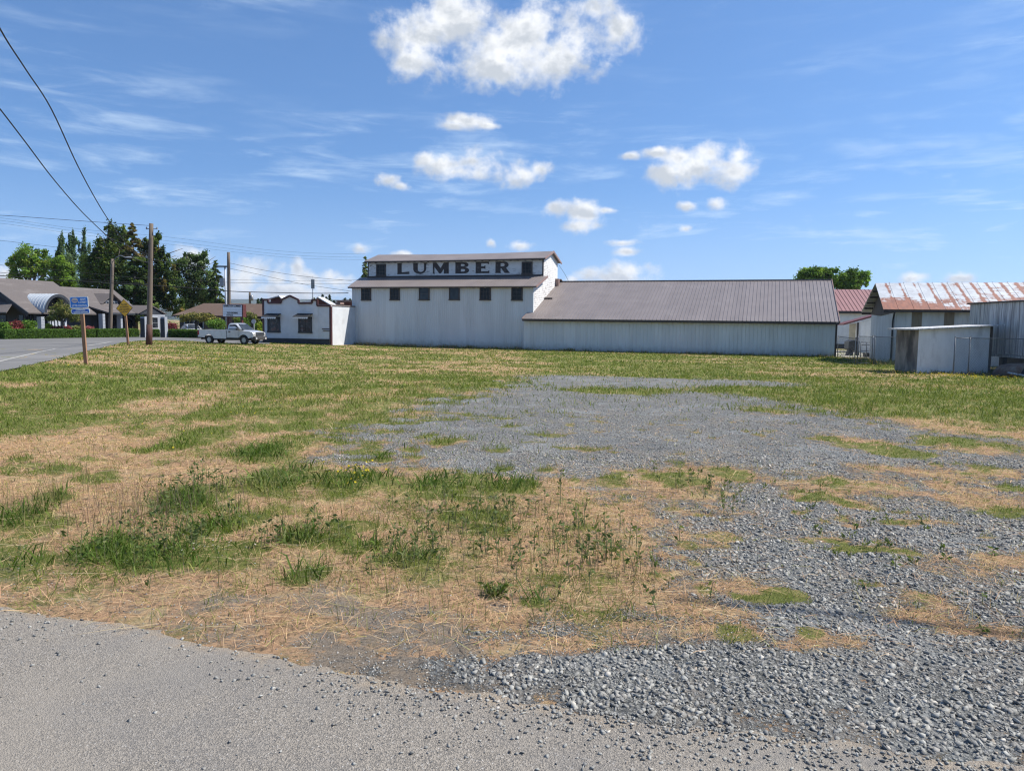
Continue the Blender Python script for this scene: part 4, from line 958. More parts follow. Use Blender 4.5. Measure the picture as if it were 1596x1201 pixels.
mb = MB(); mb.hexa([(tl, -.3, zl-.06), (tr_, -.3, zr_-.06), (tr_, 3, zr_-.06), (tl, 3, zl-.06), (tl, -.3, zl+.08), (tr_, -.3, zr_+.08), (tr_, 3, zr_+.08), (tl, 3, zl+.08)]); mb.build('roof', M('maroon_metal_roof', (0.13, 0.035, 0.035), (0.10, 0.03, 0.03)), por)
mb = MB(); mb.box(-.08, .06, -.12, -.005, -.3, za_); mb.build('corner_post', m_trimdark, por)
# concrete pad
pad = poly_px([(1297,556.5),(1362,558.5),(1366,547),(1297,546)])
sheet('concrete_pad', [tuple(p) for p in pad], 1.5, 0.05, m_concrete)
# tarp-covered machine
m0 = at(1326, 551, 60.5); m0.z = H(m0.x, m0.y); mr = thing('covered_machine', 'black tarp covered machine on splayed legs beside the cottage', 'machine', m0)
mb = MB(); s_ = m0.y/F
mb.add([(-8*s_,-.5,11*s_),(8*s_,-.5,7*s_),(9*s_,-.5,24*s_),(-1*s_,-.55,25*s_),(-8*s_,-.5,23*s_),(-7*s_,.5,10*s_),(8*s_,.5,7*s_),(9*s_,.5,24*s_),(0,.55,26*s_),(-7*s_,.5,22*s_)],[(0,1,2,3,4),(9,8,7,6,5),(0,5,6,1),(1,6,7,2),(2,7,8,3),(3,8,9,4),(4,9,5,0)]); mb.build('tarp_cover', m_black, mr, False, 0.06)
for (x0, x1) in ((-4, -9), (-1, -2), (7, 8)):
    mb = MB(); mb.bar((x0*s_, -.2, 12*s_), (x1*s_, -.3, 0.0), 0.22, 0.18); mb.build('leg', m_black, mr)
# pipe rack
r0 = at(1350, 553.5, 57.0); r0.z = H(r0.x, r0.y); rr_ = thing('pipe_rack', 'steel pipe rack with grey crate trays seen through the gate', 'rack', r0); s_ = r0.y/F
for x in (-9, 0, 9):
    mb = MB(); mb.tube([(x*s_, 0, 0), (x*s_, 0, (24 if x < 9 else 30)*s_)], .035, 8); mb.build('upright', m_galv, rr_, True)
for z in (11, 20, 24):
    mb = MB(); mb.tube([(-9*s_, 0.05, z*s_), (9*s_, 0.05, z*s_)], .03, 8); mb.build('crossbar', m_galv, rr_, True)
mb = MB(); mb.tube([(9*s_, 0, 30*s_), (13*s_, 0, 30*s_)], .03, 8); mb.build('hook_arm', m_galv, rr_, True)
for k in (0, 1):
    r1 = r0+Vector(((1.5+6*k)*s_, .25, 0)); mb = MB(); mb.box(-2.6*s_, 2.6*s_, -.2, .2, 1.2*s_, 1.6*s_)
    for sx_ in (-2.6, 2.2): mb.box(sx_*s_, (sx_+.4)*s_, -.2, .2, 1.6*s_, 8*s_)
    mb.box(-2.2*s_, 2.2*s_, -.2, -.17, 1.6*s_, 6*s_); mb.box(-2.2*s_, 2.2*s_, .17, .2, 1.6*s_, 6*s_)
    o = mb.build('storage_crate', m_black, None); o.location = r1; tag(o, ('dark open crate on the ground under the pipe rack, %s one' % ('left', 'right')[k]), 'crate', 'crates under the pipe rack')

# ------------------------------------------------------------------ vehicles
def car_paint(name, col, rough=0.3, metal=0.5):
    m, nt, b = nodes_of(name); b.inputs['Base Color'].default_value = (*col, 1); b.inputs['Metallic'].default_value = metal
    b.inputs['Roughness'].default_value = rough; b.inputs['Coat Weight'].default_value = 0.6; b.inputs['Coat Roughness'].default_value = 0.08
    n = nnoise(nt, ncoord(nt), 2.5, 4); nt.links.new(nmix(nt, nstep(nt, n, 0.4, 0.7), col, tuple(v*0.86 for v in col)), b.inputs['Base Color']); return m
m_silver = car_paint('silver_car_paint', (0.56, 0.57, 0.58), 0.3, 0.3)
m_carwhite = car_paint('white_car_paint', (0.62, 0.64, 0.66), 0.3, 0.0)
m_tyre = M('tyre_rubber', (0.018, 0.018, 0.019), (0.03, 0.029, 0.028), 6, 0.85)
m_rim = M('steel_rim', (0.45, 0.46, 0.47), (0.36, 0.37, 0.38), 8, 0.35, metal=0.7)
m_carglass = glass_mat('car_glass', (0.015, 0.017, 0.018), 0.04)
m_plastic = M('dark_grey_plastic', (0.035, 0.036, 0.038), (0.05, 0.05, 0.052), 6, 0.6)
m_lamp = M('clear_lamp_lens', (0.60, 0.62, 0.64), (0.45, 0.46, 0.47), 12, 0.12)
m_redlamp = M('red_lamp_lens', (0.30, 0.02, 0.02), (0.22, 0.015, 0.015), 9, 0.2)
m_chrome = M('chrome', (0.65, 0.66, 0.67), (0.5, 0.5, 0.5), 9, 0.15, metal=1.0)
def wheel(root, x, y, r, w):
    mb = MB(); prof = [(r*0.62, -w/2), (r*0.93, -w/2), (r, -w*0.32), (r, w*0.32), (r*0.93, w/2), (r*0.62, w/2)]; N = 28
    o = len(mb.v)
    for k in range(N):
        a = 2*math.pi*k/N
        for (rr2, yy) in prof: mb.v.append((rr2*math.cos(a), yy, rr2*math.sin(a)))
    for k in range(N):
        for j in range(len(prof)-1):
            k2 = (k+1) % N; mb.f.append((k*6+j, k2*6+j, k2*6+j+1, k*6+j+1))
    w_ = mb.build('wheel', m_tyre, root, True); w_.location = (x, y, r)
    s = -1 if y < 0 else 1
    mb = MB(); mb.prism([(r*.63*math.cos(2*math.pi*k/24), r*.63*math.sin(2*math.pi*k/24)) for k in range(24)], 'y', s*(w*.20), s*(w*.30))
    for k in range(7):
        a = 2*math.pi*k/7; c_, s2_ = math.cos(a), math.sin(a)
        mb.bar((c_*r*.15, s*w*.34, s2_*r*.15), (c_*r*.56, s*w*.34, s2_*r*.56), 0.07, 0.05, up=(0, 1, 0))
    mb.prism([(r*.2*math.cos(2*math.pi*k/12), r*.2*math.sin(2*math.pi*k/12)) for k in range(12)], 'y', s*w*.31, s*w*.40)
    mb.build('rim', m_rim, w_)
def side_poly(base, arches):
    """side outline (x,z): base is the upper outline from rear to front, arches = [(x,r,z)] cut from the sill"""
    return base
def arch_pts(cx, r, z0, rz):
    a0 = math.asin(max(-1, min(1, (z0-rz)/r)))
    return [(cx+r*math.cos(math.pi-a0-(math.pi-2*a0)*k/14), rz+r*math.sin(math.pi-a0-(math.pi-2*a0)*k/14)) for k in range(15)]
def loft(secs):
    """secs: list of (y, [(x,z)...]) of equal length; closed skin"""
    mb = MB(); n = len(secs[0][1])
    for y, pts in secs: mb.v += [(p[0], y, p[1]) for p in pts]
    for i in range(len(secs)-1):
        for k in range(n): mb.f.append((i*n+k, i*n+(k+1) % n, (i+1)*n+(k+1) % n, (i+1)*n+k))
    mb.f.append(tuple(range(n))); mb.f.append(tuple((len(secs)-1)*n+k for k in range(n))); return mb

tp = G(363.5, 535.9)
truck = thing('pickup_truck', 'silver regular cab pickup truck parked in front of the marquee sign', 'pickup truck', tp, R(-14)); truck.scale = (0.93, 0.93, 0.93)
WB = 3.55; XR, XF, WR = -WB/2-0.05, WB/2-0.05, 0.385
sill = 0.50
# bed: outline with rear wheel arch
bedx0, bedx1 = -2.93, -0.02
cabx1 = 1.02
def mirror(prof, hw, tum=0.06, ztum=1.2):
    return [(-hw+tum, prof), (-hw, prof)]
bed = [(bedx0, 0.62), (XR-0.53, 0.58)]+arch_pts(XR, 0.50, 0.56, WR)+[(XR+0.55, sill), (bedx1, sill), (bedx1, 1.26), (bedx0+0.02, 1.30)]
def inset(pts, k, cz=0.9, dz=0.03): return [(p[0], p[1]-(dz if p[1] > 1.1 else 0)) for p in pts]
mb = loft([(-0.97, inset(bed, 1)), (-0.99, bed), (-0.90, bed)]); mb.build('bed_side', m_silver, truck, False, 0.015)
mb = loft([(0.90, bed), (0.99, bed), (0.97, inset(bed, 1))]); mb.build('bed_side', m_silver, truck, False, 0.015)
mb = MB(); mb.box(bedx0+.06, bedx1, -0.89, 0.89, 0.66, 0.74); mb.box(bedx1-.06, bedx1-.003, -0.89, 0.89, .75, 1.24); mb.build('bed_floor', m_plastic, truck)
mb = MB(); mb.box(bedx0-.03, bedx0+.05, -0.89, 0.89, 0.66, 1.28); mb.build('tailgate', m_silver, truck, False, 0.015)
# cab lower body with front fender and hood
low = [(0.02, sill), (XF-0.56, sill)]+arch_pts(XF, 0.50, 0.55, WR)+[(XF+0.55, 0.60), (2.72, 0.62), (2.76, 0.98), (2.66, 1.10), (2.30, 1.19), (1.05, 1.27), (0.02, 1.27)]
mid_ = [(p[0]-(0.08 if p[0] > 2.6 else 0), p[1]) for p in low]
hood = [(p[0], p[1]+(0.06 if p[1] > 1.08 else 0)) for p in low]
mb = loft([(-0.96, [(p[0]-(0.10 if p[0] > 2.6 else 0), p[1]-(0.04 if p[1] > 1.0 else 0)) for p in low]), (-0.985, [(p[0]-(.07 if p[0] > 2.6 else 0), p[1]-(0.02 if p[1] > 1.0 else 0)) for p in low]), (-0.88, low), (-0.6, hood), (0.6, hood), (0.88, low), (0.985, [(p[0]-(.07 if p[0] > 2.6 else 0), p[1]-(0.02 if p[1] > 1.0 else 0)) for p in low]), (0.96, [(p[0]-(0.10 if p[0] > 2.6 else 0), p[1]-(0.04 if p[1] > 1.0 else 0)) for p in low])])
mb.build('body', m_silver, truck, False, 0.02)
# greenhouse
gh = [(0.04, 1.26), (0.10, 1.80), (0.22, 1.89), (0.80, 1.90), (0.98, 1.84), (1.62, 1.25)]
mb = loft([(-0.93, [(0.04, 1.24), (0.10, 1.30), (0.22, 1.32), (0.80, 1.32), (0.98, 1.30), (1.62, 1.24)]), (-0.91, [(p[0], p[1]-.02 if p[1] > 1.3 else p[1]) for p in [(0.05, 1.25), (0.12, 1.45), (0.24, 1.50), (0.82, 1.50), (1.10, 1.46), (1.60, 1.25)]]), (-0.76, [(p[0], p[1]-.04 if p[1] > 1.3 else p[1]) for p in gh]), (-0.60, gh), (0.60, gh), (0.76, [(p[0], p[1]-.04 if p[1] > 1.3 else p[1]) for p in gh]), (0.93, [(0.04, 1.24), (0.10, 1.30), (0.22, 1.32), (0.80, 1.32), (0.98, 1.30), (1.62, 1.24)])])
mb.build('cab', m_silver, truck, True)
def sidewin(s):
    f = lambda z: s*(0.945-0.17*(z-1.26)/0.6)
    pts = [(0.20, 1.31), (0.24, 1.74), (0.78, 1.78), (0.92, 1.74), (1.36, 1.31)]
    mb = MB(); mb.add([(x, f(z)+s*0.012, z) for x, z in pts]+[(x, f(z)-s*0.03, z) for x, z in pts], [(0,1,2,3,4), (9,8,7,6,5), (0,5,6,1), (1,6,7,2), (2,7,8,3), (3,8,9,4), (4,9,5,0)]); return mb
for s in (-1, 1): sidewin(s).build('side_window', m_carglass, truck)
mb = MB(); mb.add([(1.60, -.80, 1.285), (1.60, .80, 1.285), (1.03, .66, 1.835), (1.03, -.66, 1.835), (1.56, -.80, 1.255), (1.56, .80, 1.255), (0.99, .66, 1.805), (0.99, -.66, 1.805)], [(0,1,2,3),(7,6,5,4),(0,4,5,1),(1,5,6,2),(2,6,7,3),(3,7,4,0)]); mb.build('windshield', m_carglass, truck)
mb = MB(); mb.box(0.02, 0.06, -.62, .62, 1.36, 1.74); mb.build('rear_window', m_carglass, truck)
for s in (-1, 1):
    mb = MB(); mb.box(0.10, 1.24, s*0.987, s*0.999, 0.62, 1.24); d_ = mb.build('door', m_silver, truck, False, 0.01)
    mb = MB(); mb.box(0.22, 0.42, s*1.0, s*1.02, 1.08, 1.17); mb.build('handle', m_plastic, d_)
    mb = MB(); mb.box(1.10, 1.30, s*1.0, s*1.20, 1.27, 1.47); mb.build('mirror', m_plastic, truck, False, 0.02)
    mb = MB(); mb.hexa([(2.52, s*0.68, 0.86), (2.735, s*0.60, 0.86), (2.56, s*0.985, 0.86), (2.42, s*0.985, 0.86), (2.46, s*0.68, 1.12), (2.685, s*0.60, 1.12), (2.5, s*0.985, 1.10), (2.38, s*0.985, 1.10)]); mb.build('headlight', m_lamp, truck)
    mb = MB(); mb.box(bedx0-.04, bedx0+.10, s*0.90, s*0.995, 0.80, 1.22); mb.build('taillight', m_redlamp, truck)
    mb = MB(); mb.box(-0.01, 1.30, s*0.99, s*1.0, 0.50, 0.60); mb.build('rocker_trim', m_plastic, truck)
mb = MB(); mb.box(2.66, 2.80, -.62, .62, .80, 1.10); gr_ = mb.build('grille', m_plastic, truck, False, .015)
mb = MB(); mb.box(2.79, 2.815, -.62, .62, .92, .98); mb.build('grille_bar', m_chrome, gr_)
mb = MB(); mb.box(2.48, 2.88, -.96, .96, .42, .74); mb.build('front_bumper', m_plastic, truck, False, .05)
mb = MB(); mb.box(bedx0-.16, bedx0-.02, -.93, .93, .52, .72); mb.build('rear_bumper', m_plastic, truck, False, .03)
for s in (-1, 1):
    mb = MB(); mb.prism([(2.88+0, 0), (2.88, 0)] and [(s*.72+.09*math.cos(k*math.pi/6), .55+.09*math.sin(k*math.pi/6)) for k in range(12)], 'x', 2.875, 2.895); mb.build('fog_lamp', m_lamp, truck)
mb = MB(); mb.box(-2.6, 2.5, -.45, .45, .36, .5); mb.box(-2.7, -2.66, -.88, .88, .4, .6); mb.box(-2.3, 2.2, -.80, .80, .44, .66); mb.build('chassis', m_black, truck)
for x in (XR, XF):
    for s in (-1, 1): wheel(truck, x, s*0.84, WR, 0.27)

def sedan(name, label, cat, loc, rz, paint, sc=1.0, rusty=False):
    c = thing(name, label, cat, loc, rz)
    L = [(-2.25, .45), (-1.85, .34)]+arch_pts(-1.35, .38, .34, .31)+[(.95, .30)]+arch_pts(1.35, .38, .32, .31)+[(1.95, .34), (2.28, .42), (2.30, .62), (2.10, .74), (1.15, .92), (-1.65, .96), (-2.22, .92), (-2.28, .70)]
    ins = lambda k: [(p[0]*(1-.02*k), p[1]-(.03*k if p[1] > .6 else 0)) for p in L]
    loft([(-.86, ins(2)), (-.89, ins(1)), (-.75, L), (.75, L), (.89, ins(1)), (.86, ins(2))]).build('body', paint, c, False, .03)
    g = [(-2.0, .93), (-1.45, 1.36), (-.9, 1.46), (.1, 1.46), (.45, 1.40), (1.25, .91)]
    loft([(-.80, [(p[0]*.98, .92+(p[1]-.92)*.15) for p in g]), (-.60, [(p[0]*.97, .92+(p[1]-.92)*.95) for p in g]), (-.45, g), (.45, g), (.60, [(p[0]*.97, .92+(p[1]-.92)*.95) for p in g]), (.80, [(p[0]*.98, .92+(p[1]-.92)*.15) for p in g])]).build('cabin', paint, c, True)
    for s in (-1, 1):
        f = lambda z: s*(.79-.19*(z-.95)/.42)
        for pts in ([(-1.55, .98), (-1.22, 1.29), (-.42, 1.34), (-.42, .98)], [(-.34, .98), (-.34, 1.34), (.18, 1.34), (.92, .98)]):
            n = len(pts); mb = MB(); mb.add([(x, f(z)+s*.03, z) for x, z in pts]+[(x, f(z)-s*.02, z) for x, z in pts], [tuple(range(n)), tuple(range(n, 2*n))[::-1]]+[(k, (k+1) % n, n+(k+1) % n, n+k) for k in range(n)]); mb.build('side_window', m_carglass, c)
    for (xa, za, xb, zb, w_) in ((1.20, .96, .50, 1.40, .66), (-1.96, .97, -1.50, 1.34, .62)):
        e = .025 if xa > 0 else -.025
        mb = MB(); mb.add([(xa+e, -w_, za+.02), (xa+e, w_, za+.02), (xb+e, w_*.82, zb+.02), (xb+e, -w_*.82, zb+.02), (xa-e, -w_, za-.02), (xa-e, w_, za-.02), (xb-e, w_*.82, zb-.02), (xb-e, -w_*.82, zb-.02)], [(0,1,2,3),(7,6,5,4),(0,4,5,1),(1,5,6,2),(2,6,7,3),(3,7,4,0)]); mb.build('windshield' if xa > 0 else 'rear_window', m_carglass, c)
    for s in (-1, 1):
        mb = MB(); mb.box(2.12, 2.29, s*.55, s*.82, .60, .73); mb.build('headlight', m_lamp, c)
        mb = MB(); mb.box(-2.30, -2.18, s*.55, s*.82, .68, .84); mb.build('taillight', m_redlamp, c)
    mb = MB(); mb.box(-1.9, 1.9, -.7, .7, .22, .4); mb.build('chassis', m_black, c)
    for x in (-1.35, 1.35):
        for s in (-1, 1): wheel(c, x, s*.78, .31, .2)
    return c
cp = at(299, 524, 89.0); cp.z = H(cp.x, cp.y)
sedan('parked_car', 'white sedan parked behind the hedge beyond the pickup', 'car', cp, R(-52), m_carwhite)
m_rustcar = M('rusted_car_paint', (0.16, 0.085, 0.055), (0.22, 0.19, 0.16), 3.5, 0.75, c3=(0.09, 0.05, 0.035), s3=1.6)
cp = at(1583, 583, 36.2); cp.z = H(cp.x, cp.y)
dc = thing('derelict_car', 'rusted rounded car shell sunk in tall grass behind the chain link fence', 'car', cp, R(-6))
prof_ = [(-.62, .02), (-.60, .24), (-.50, .42), (-.30, .55), (0, .62), (.5, .64), (1.2, .63), (1.9, .55), (2.3, .36), (2.4, .02)]
loft([(-.62, [(p[0]*.96+.02, p[1]*.55) for p in prof_]), (-.60, [(p[0]*.99, p[1]*.80) for p in prof_]), (-.45, [(p[0], p[1]*.96) for p in prof_]), (-.2, prof_), (.4, prof_), (.75, [(p[0], p[1]*.95) for p in prof_]), (.95, [(p[0]*.97, p[1]*.7) for p in prof_])]).build('body_shell', m_rustcar, dc, True)
mb = MB(); mb.add([(-.12, -.66, .14), (1.9, -.66, .14), (1.7, -.60, .46), (.02, -.60, .46), (-.12, -.56, .14), (1.9, -.56, .14), (1.7, -.50, .46), (.02, -.50, .46)], [(0,1,2,3),(7,6,5,4),(0,4,5,1),(1,5,6,2),(2,6,7,3),(3,7,4,0)]); wdw = mb.build('side_window', m_black, dc)
mb = MB(); mb.box(.08, .42, -.69, -.665, .16, .40); mb.build('white_sheet', m_white, wdw)
mb = MB(); mb.bar((-.75, -.75, .22), (.05, -.80, .08), .08, .08); mb.build('bumper', m_greywood, dc)

# ------------------------------------------------------------------ the dark office house on the left
h0 = at(43, 486.5, 76.0)
HZ = H(h0.x, h0.y)
Hf = Fr((h0.x, h0.y, HZ), math.degrees(math.atan2(0.97, 0.25)))
m_shingle = M('grey_brown_shingles', (0.135, 0.118, 0.112), (0.10, 0.088, 0.084), 9, 0.9, stretch=(1, 1, 5), c3=(0.155, 0.138, 0.13), s3=0.4, spec=0.2)
m_housenavy = M('dark_navy_siding', (0.020, 0.024, 0.032), (0.028, 0.033, 0.042), 3, 0.7)
m_greyshing = M('pale_grey_shingle_siding', (0.30, 0.32, 0.35), (0.24, 0.26, 0.29), 6, 0.75, stretch=(1, 1, 4))
m_barrel = M('pale_blue_standing_seam', (0.42, 0.46, 0.50), (0.37, 0.41, 0.45), 2, 0.35)
m_postgrey = M('pale_grey_paint', (0.42, 0.44, 0.47), (0.36, 0.38, 0.41), 3, 0.6)
house = Hf.thing('office_house', 'dark navy house with grey shingle gables and a pale barrel dormer left of the street', 'house')
zEv = h0.z-HZ; RD = 6.0
zRi = (at(0, 433.5, 80.2).z)-HZ
slH = (zRi-zEv)/RD
tFar = Hf.t(74, 437, RD)
def slab(name, pts, th, mat, root):
    """a roof slab from a polygon in local space, thickened downwards"""
    n = len(pts); mb = MB(); mb.add([tuple(p) for p in pts]+[(p[0], p[1], p[2]-th) for p in pts], [tuple(range(n)), tuple(range(n, 2*n))[::-1]]+[(k, (k+1) % n, n+(k+1) % n, n+k) for k in range(n)])
    return mb.build(name, mat, root)
e_far = 9.0
slab('roof', [(0, 0, zEv), (e_far, 0, zEv), (e_far, RD, zRi), (0, RD, zRi)], 0.14, m_shingle, house)
slab('roof', [(0, 2*RD, zEv), (0, RD, zRi), (e_far, RD, zRi), (e_far, 2*RD, zEv)], 0.14, m_shingle, house)
mb = MB(); mb.bar((-0.02, 0, zEv-0.22), (-0.02, RD, zRi-0.22), 0.12, 0.42); mb.build('barge_board', m_housenavy, house)
mb = MB(); mb.bar((-0.02, 2*RD, zEv-0.22), (-0.02, RD, zRi-0.22), 0.12, 0.42); mb.build('barge_board', m_housenavy, house)
mb = MB(); mb.prism([(0.9, -0.2), (2*RD-.9, -0.2), (2*RD-.9, zEv+.3), (RD, zRi-.35), (0.9, zEv+.3)], 'x', 0.8, 0.95); gw = mb.build('gable_wall', m_housenavy, house)
# lower roof in front of the gable end, towards the viewer
za1 = Hf.side(22, 486.5, -1.2)
slab('porch_roof', [(-1.6, 0.9, zEv-.02), (-1.6, 9, zEv-.02), (.78, 9, zEv+1.35), (.78, 2.4, zEv+1.35)], .12, m_shingle, house)
# lower wing with hip towards the far end
zR2 = Hf.z(130, 448.6, RD); tW1 = Hf.t(177, 450.3, RD); dE2 = 1.6
zE2 = zEv+slH*dE2
tH = Hf.t(209, 473, dE2)
slab('roof', [(e_far+.002, dE2, zE2), (tH, dE2, zE2), (tW1, RD, zR2), (e_far+.002, RD, zR2)], .12, m_shingle, house)
slab('roof', [(tH, dE2, zE2), (tH, 2*RD-dE2, zE2), (tW1, RD, zR2)], .12, m_shingle, house)
slab('roof', [(e_far+.002, 2*RD-dE2, zE2), (e_far+.002, RD, zR2), (tW1, RD, zR2), (tH, 2*RD-dE2, zE2)], .12, m_shingle, house)
# porch roof along the front of the wing
dP = -1.6; zP = Hf.z(190, 487.3, dP); tP0 = e_far+.01; tP1 = Hf.t(236, 486, dP); zPt = zE2+.02
slab('porch_roof', [(tP0, dP, zP), (tP1, dP, zP), (tP1, dE2+.1, zPt), (tP0, dE2+.1, zPt)], .14, m_shingle, house)
mb = MB(); mb.box(tP0, tP1, dP-.06, dP-.005, zP-.22, zP-.02); mb.build('porch_fascia', m_housenavy, house)
# end gable of the porch facing the street
tg0, tg1 = Hf.t(214, 488, dP-.3), Hf.t(259, 488, dP-.3); tga = (tg0+tg1)/2; zga = Hf.z(231, 475.5, dP-.3)
for (a, c2) in (((tg0, zP), (tga, zga)), ((tga, zga), (tg1, zP))):
    slab('porch_gable_roof', [(a[0], dP-.35, a[1]), (c2[0], dP-.35, c2[1]), (c2[0], 3.0, c2[1]), (a[0], 3.0, a[1])], .12, m_shingle, house)
mb = MB(); mb.prism([(tg0+.25, zP-.1), (tg1-.25, zP-.1), (tga, zga-.2)], 'y', dP-.2, dP-.1); mb.build('porch_gable', m_housenavy, house)
# gable dormer
dD = 2.2; tD0, tD1 = Hf.t(157, 470, dD), Hf.t(188.5, 470, dD); tDa = (tD0+tD1)/2; zD0 = Hf.z(165, 473.5, dD); zDa = Hf.z(174, 457.2, dD)
for (a, c2) in (((tD0-.3, zD0), (tDa, zDa)), ((tDa, zDa), (tD1+.3, zD0))):
    slab('dormer_roof', [(a[0], dD-.4, a[1]), (c2[0], dD-.4, c2[1]), (c2[0], RD-.1, c2[1]), (a[0], RD-1.2, a[1])], .12, m_shingle, house)
mb = MB(); mb.prism([(tD0, zD0-.5), (tD1, zD0-.5), (tD1, zD0), (tDa, zDa-.12), (tD0, zD0)], 'y', dD, dD+.1); mb.build('dormer_wall', m_housenavy, house)
window(house, tDa-.9, tDa+.9, zD0-.45, zD0+.35, dD-.03, 4, 1, fmat=m_postgrey, gmat=m_glass_blue, fw=.06)
# barrel dormer: a half cylinder along d
tb0, tb1 = Hf.t(69.5, 486, -0.3), Hf.t(113.5, 486, -0.3); tbc = (tb0+tb1)/2; rb = (tb1-tb0)/2; zb0 = zEv-.02; hb = Hf.z(90, 458.3, -.3)-zb0
mb = MB(); N = 20; rows = []
for k in range(N+1):
    a = math.pi*k/N; t_, z_ = tbc-rb*math.cos(a), zb0+hb*math.sin(a)
    dback = max(0.05, (z_-zEv)/slH+.05) if z_ < zRi else RD
    rows.append((t_, z_, dback))
for k in range(N):
    (a, za2, da), (c2, zc2, dc) = rows[k], rows[k+1]
    mb.quad((a, -.3, za2), (c2, -.3, zc2), (c2, dc, zc2), (a, da, za2))
brl = mb.build('barrel_roof', m_barrel, house, True)
mb = MB(); step_ = .42; d_ = -.1
while d_ < 4:
    pts = [(t_, d_, z_+.0) for (t_, z_, db) in rows if db >= d_]
    if len(pts) > 2:
        cx_ = tbc
        for p, q_ in zip(pts[:-1], pts[1:]):
            if abs(q_[0]-p[0]) < rb: mb.bar((p[0], p[1], p[2]), q_, .035, .09)
    d_ += step_
mb.build('standing_seam', m_postgrey, brl)
mb = MB()
for k in range(N):
    (a, za2, _), (c2, zc2, _) = rows[k], rows[k+1]; f1_, f2_ = .86, .86
    a2, z2 = tbc+(a-tbc)*f1_, zb0+(za2-zb0)*f1_; c3_, z3 = tbc+(c2-tbc)*f1_, zb0+(zc2-zb0)*f1_
    mb.hexa([(a, -.36, za2), (c2, -.36, zc2), (c2, -.31, zc2), (a, -.31, za2), (a2, -.36, z2), (c3_, -.36, z3), (c3_, -.31, z3), (a2, -.31, z2)])
mb.build('barrel_fascia', m_housenavy, house)
mb = MB(); mb.prism([(tbc-rb*.9*math.cos(math.pi*k/N), zb0+hb*.9*math.sin(math.pi*k/N)) for k in range(N+1)], 'y', .5, .6); mb.build('arch_window', m_glass, house)
# walls
mb = MB(); mb.box(.95, tP0, 0.9, 1.05, -.3, zEv+.2); mb.box(tP0, tH, 1.9, 2.05, -.3, zE2-.1); fw_ = mb.build('front_wall', m_housenavy, house)
mb = MB(); mb.box(tH-.3, tH-.15, 1.9, 2*RD-2, -.3, zE2-.1); mb.box(.95, tH-.3, 2*RD-1.1, 2*RD-.95, -.3, zEv+.2); mb.build('rear_wall', m_housenavy, house)
wcount = 0
for (pa, pb, ya, yb, d) in ((38, 43, 491, 500, .9), (46, 53, 491, 500, .9), (116, 128, 493, 508, 1.9), (152, 159, 492, 510, 1.9), (170, 184, 492, 508, 1.9), (196, 210, 492, 508, 1.9)):
    ta_, tb_ = Hf.t(pa, 500, d), Hf.t(pb, 500, d); window(house, ta_, tb_, Hf.z(pa, yb, d), Hf.z(pa, ya, d), d-.03, 2, 1, fmat=m_housenavy, gmat=m_glass_blue, fw=.07)
for (pa, pb, ya, yb, t_) in ((1, 10, 491, 502, .8), (30, 37, 491, 501, .8)):
    da_, z1_ = Hf.side(pa, ya, t_); db_, z0_ = Hf.side(pb, yb, t_)
    mb = MB(); mb.box(t_-.05, t_-.005, min(da_, db_), max(da_, db_), z0_, z1_); mb.build('window', m_glass_blue, house)
for px_ in (77, 82, 87, 92, 97, 102):
    t_ = Hf.t(px_, 502, .4); mb = MB(); mb.box(t_-.12, t_+.12, .35, .5, -.2, zEv-.25); mb.build('entry_mullion', m_postgrey, house)
for (pa, pb, yt, d, zb) in ((64, 74, 493.5, -.6, -.3), (160, 167, 489, -1.3, -.3), (188, 193.5, 489, -1.3, -.3)):
    ta_, tb_ = Hf.t(pa, 500, d), Hf.t(pb, 500, d); zt_ = Hf.z(pa, yt, d); tb_ = ta_+(tb_-ta_)*.55
    mb = MB(); mb.box(ta_, tb_, d, d+.55, -.3, zt_); lap_wall(mb, ta_, tb_, -.2, zt_, d-.002, .16, .02); mb.build('shingled_pier', m_greyshing, house)
for (pa, pb) in ((221, 230.5), (252.5, 260)):
    P_ = G((pa+pb)/2, 526); lp = Hf.local(P_); w2 = (pb-pa)/F*P_.y/2*0.95
    mb = MB(); hh_ = 2.25
    mb.hexa([(lp[0]-w2*1.05, lp[1]-.32, -.35), (lp[0]+w2*1.05, lp[1]-.32, -.35), (lp[0]+w2*1.05, lp[1]+.32, -.35), (lp[0]-w2*1.05, lp[1]+.32, -.35), (lp[0]-w2*.85, lp[1]-.26, hh_), (lp[0]+w2*.85, lp[1]-.26, hh_), (lp[0]+w2*.85, lp[1]+.26, hh_), (lp[0]-w2*.85, lp[1]+.26, hh_)])
    pier = mb.build('shingled_pier', m_greyshing, house)
    mb = MB(); mb.box(lp[0]-w2*1.06, lp[0]-w2*.98, lp[1]-.27, lp[1]+.27, -.3, hh_-.2); mb.build('pier_shade_face', m_housenavy, pier)  # dark sheet stands for the shaded left face of the pier
ta_, tb_ = Hf.t(236, 505, .3), Hf.t(246, 505, .3)
mb = MB(); mb.box(ta_-1, tb_+1.4, .33, .45, -.3, zP); mb.build('annex_wall', m_greyshing, house)
window(house, ta_, tb_, Hf.z(237, 511, .3), Hf.z(237, 493.5, .3), .28, 1, 2, fmat=m_postgrey, gmat=m_glass_blue, fw=.10)

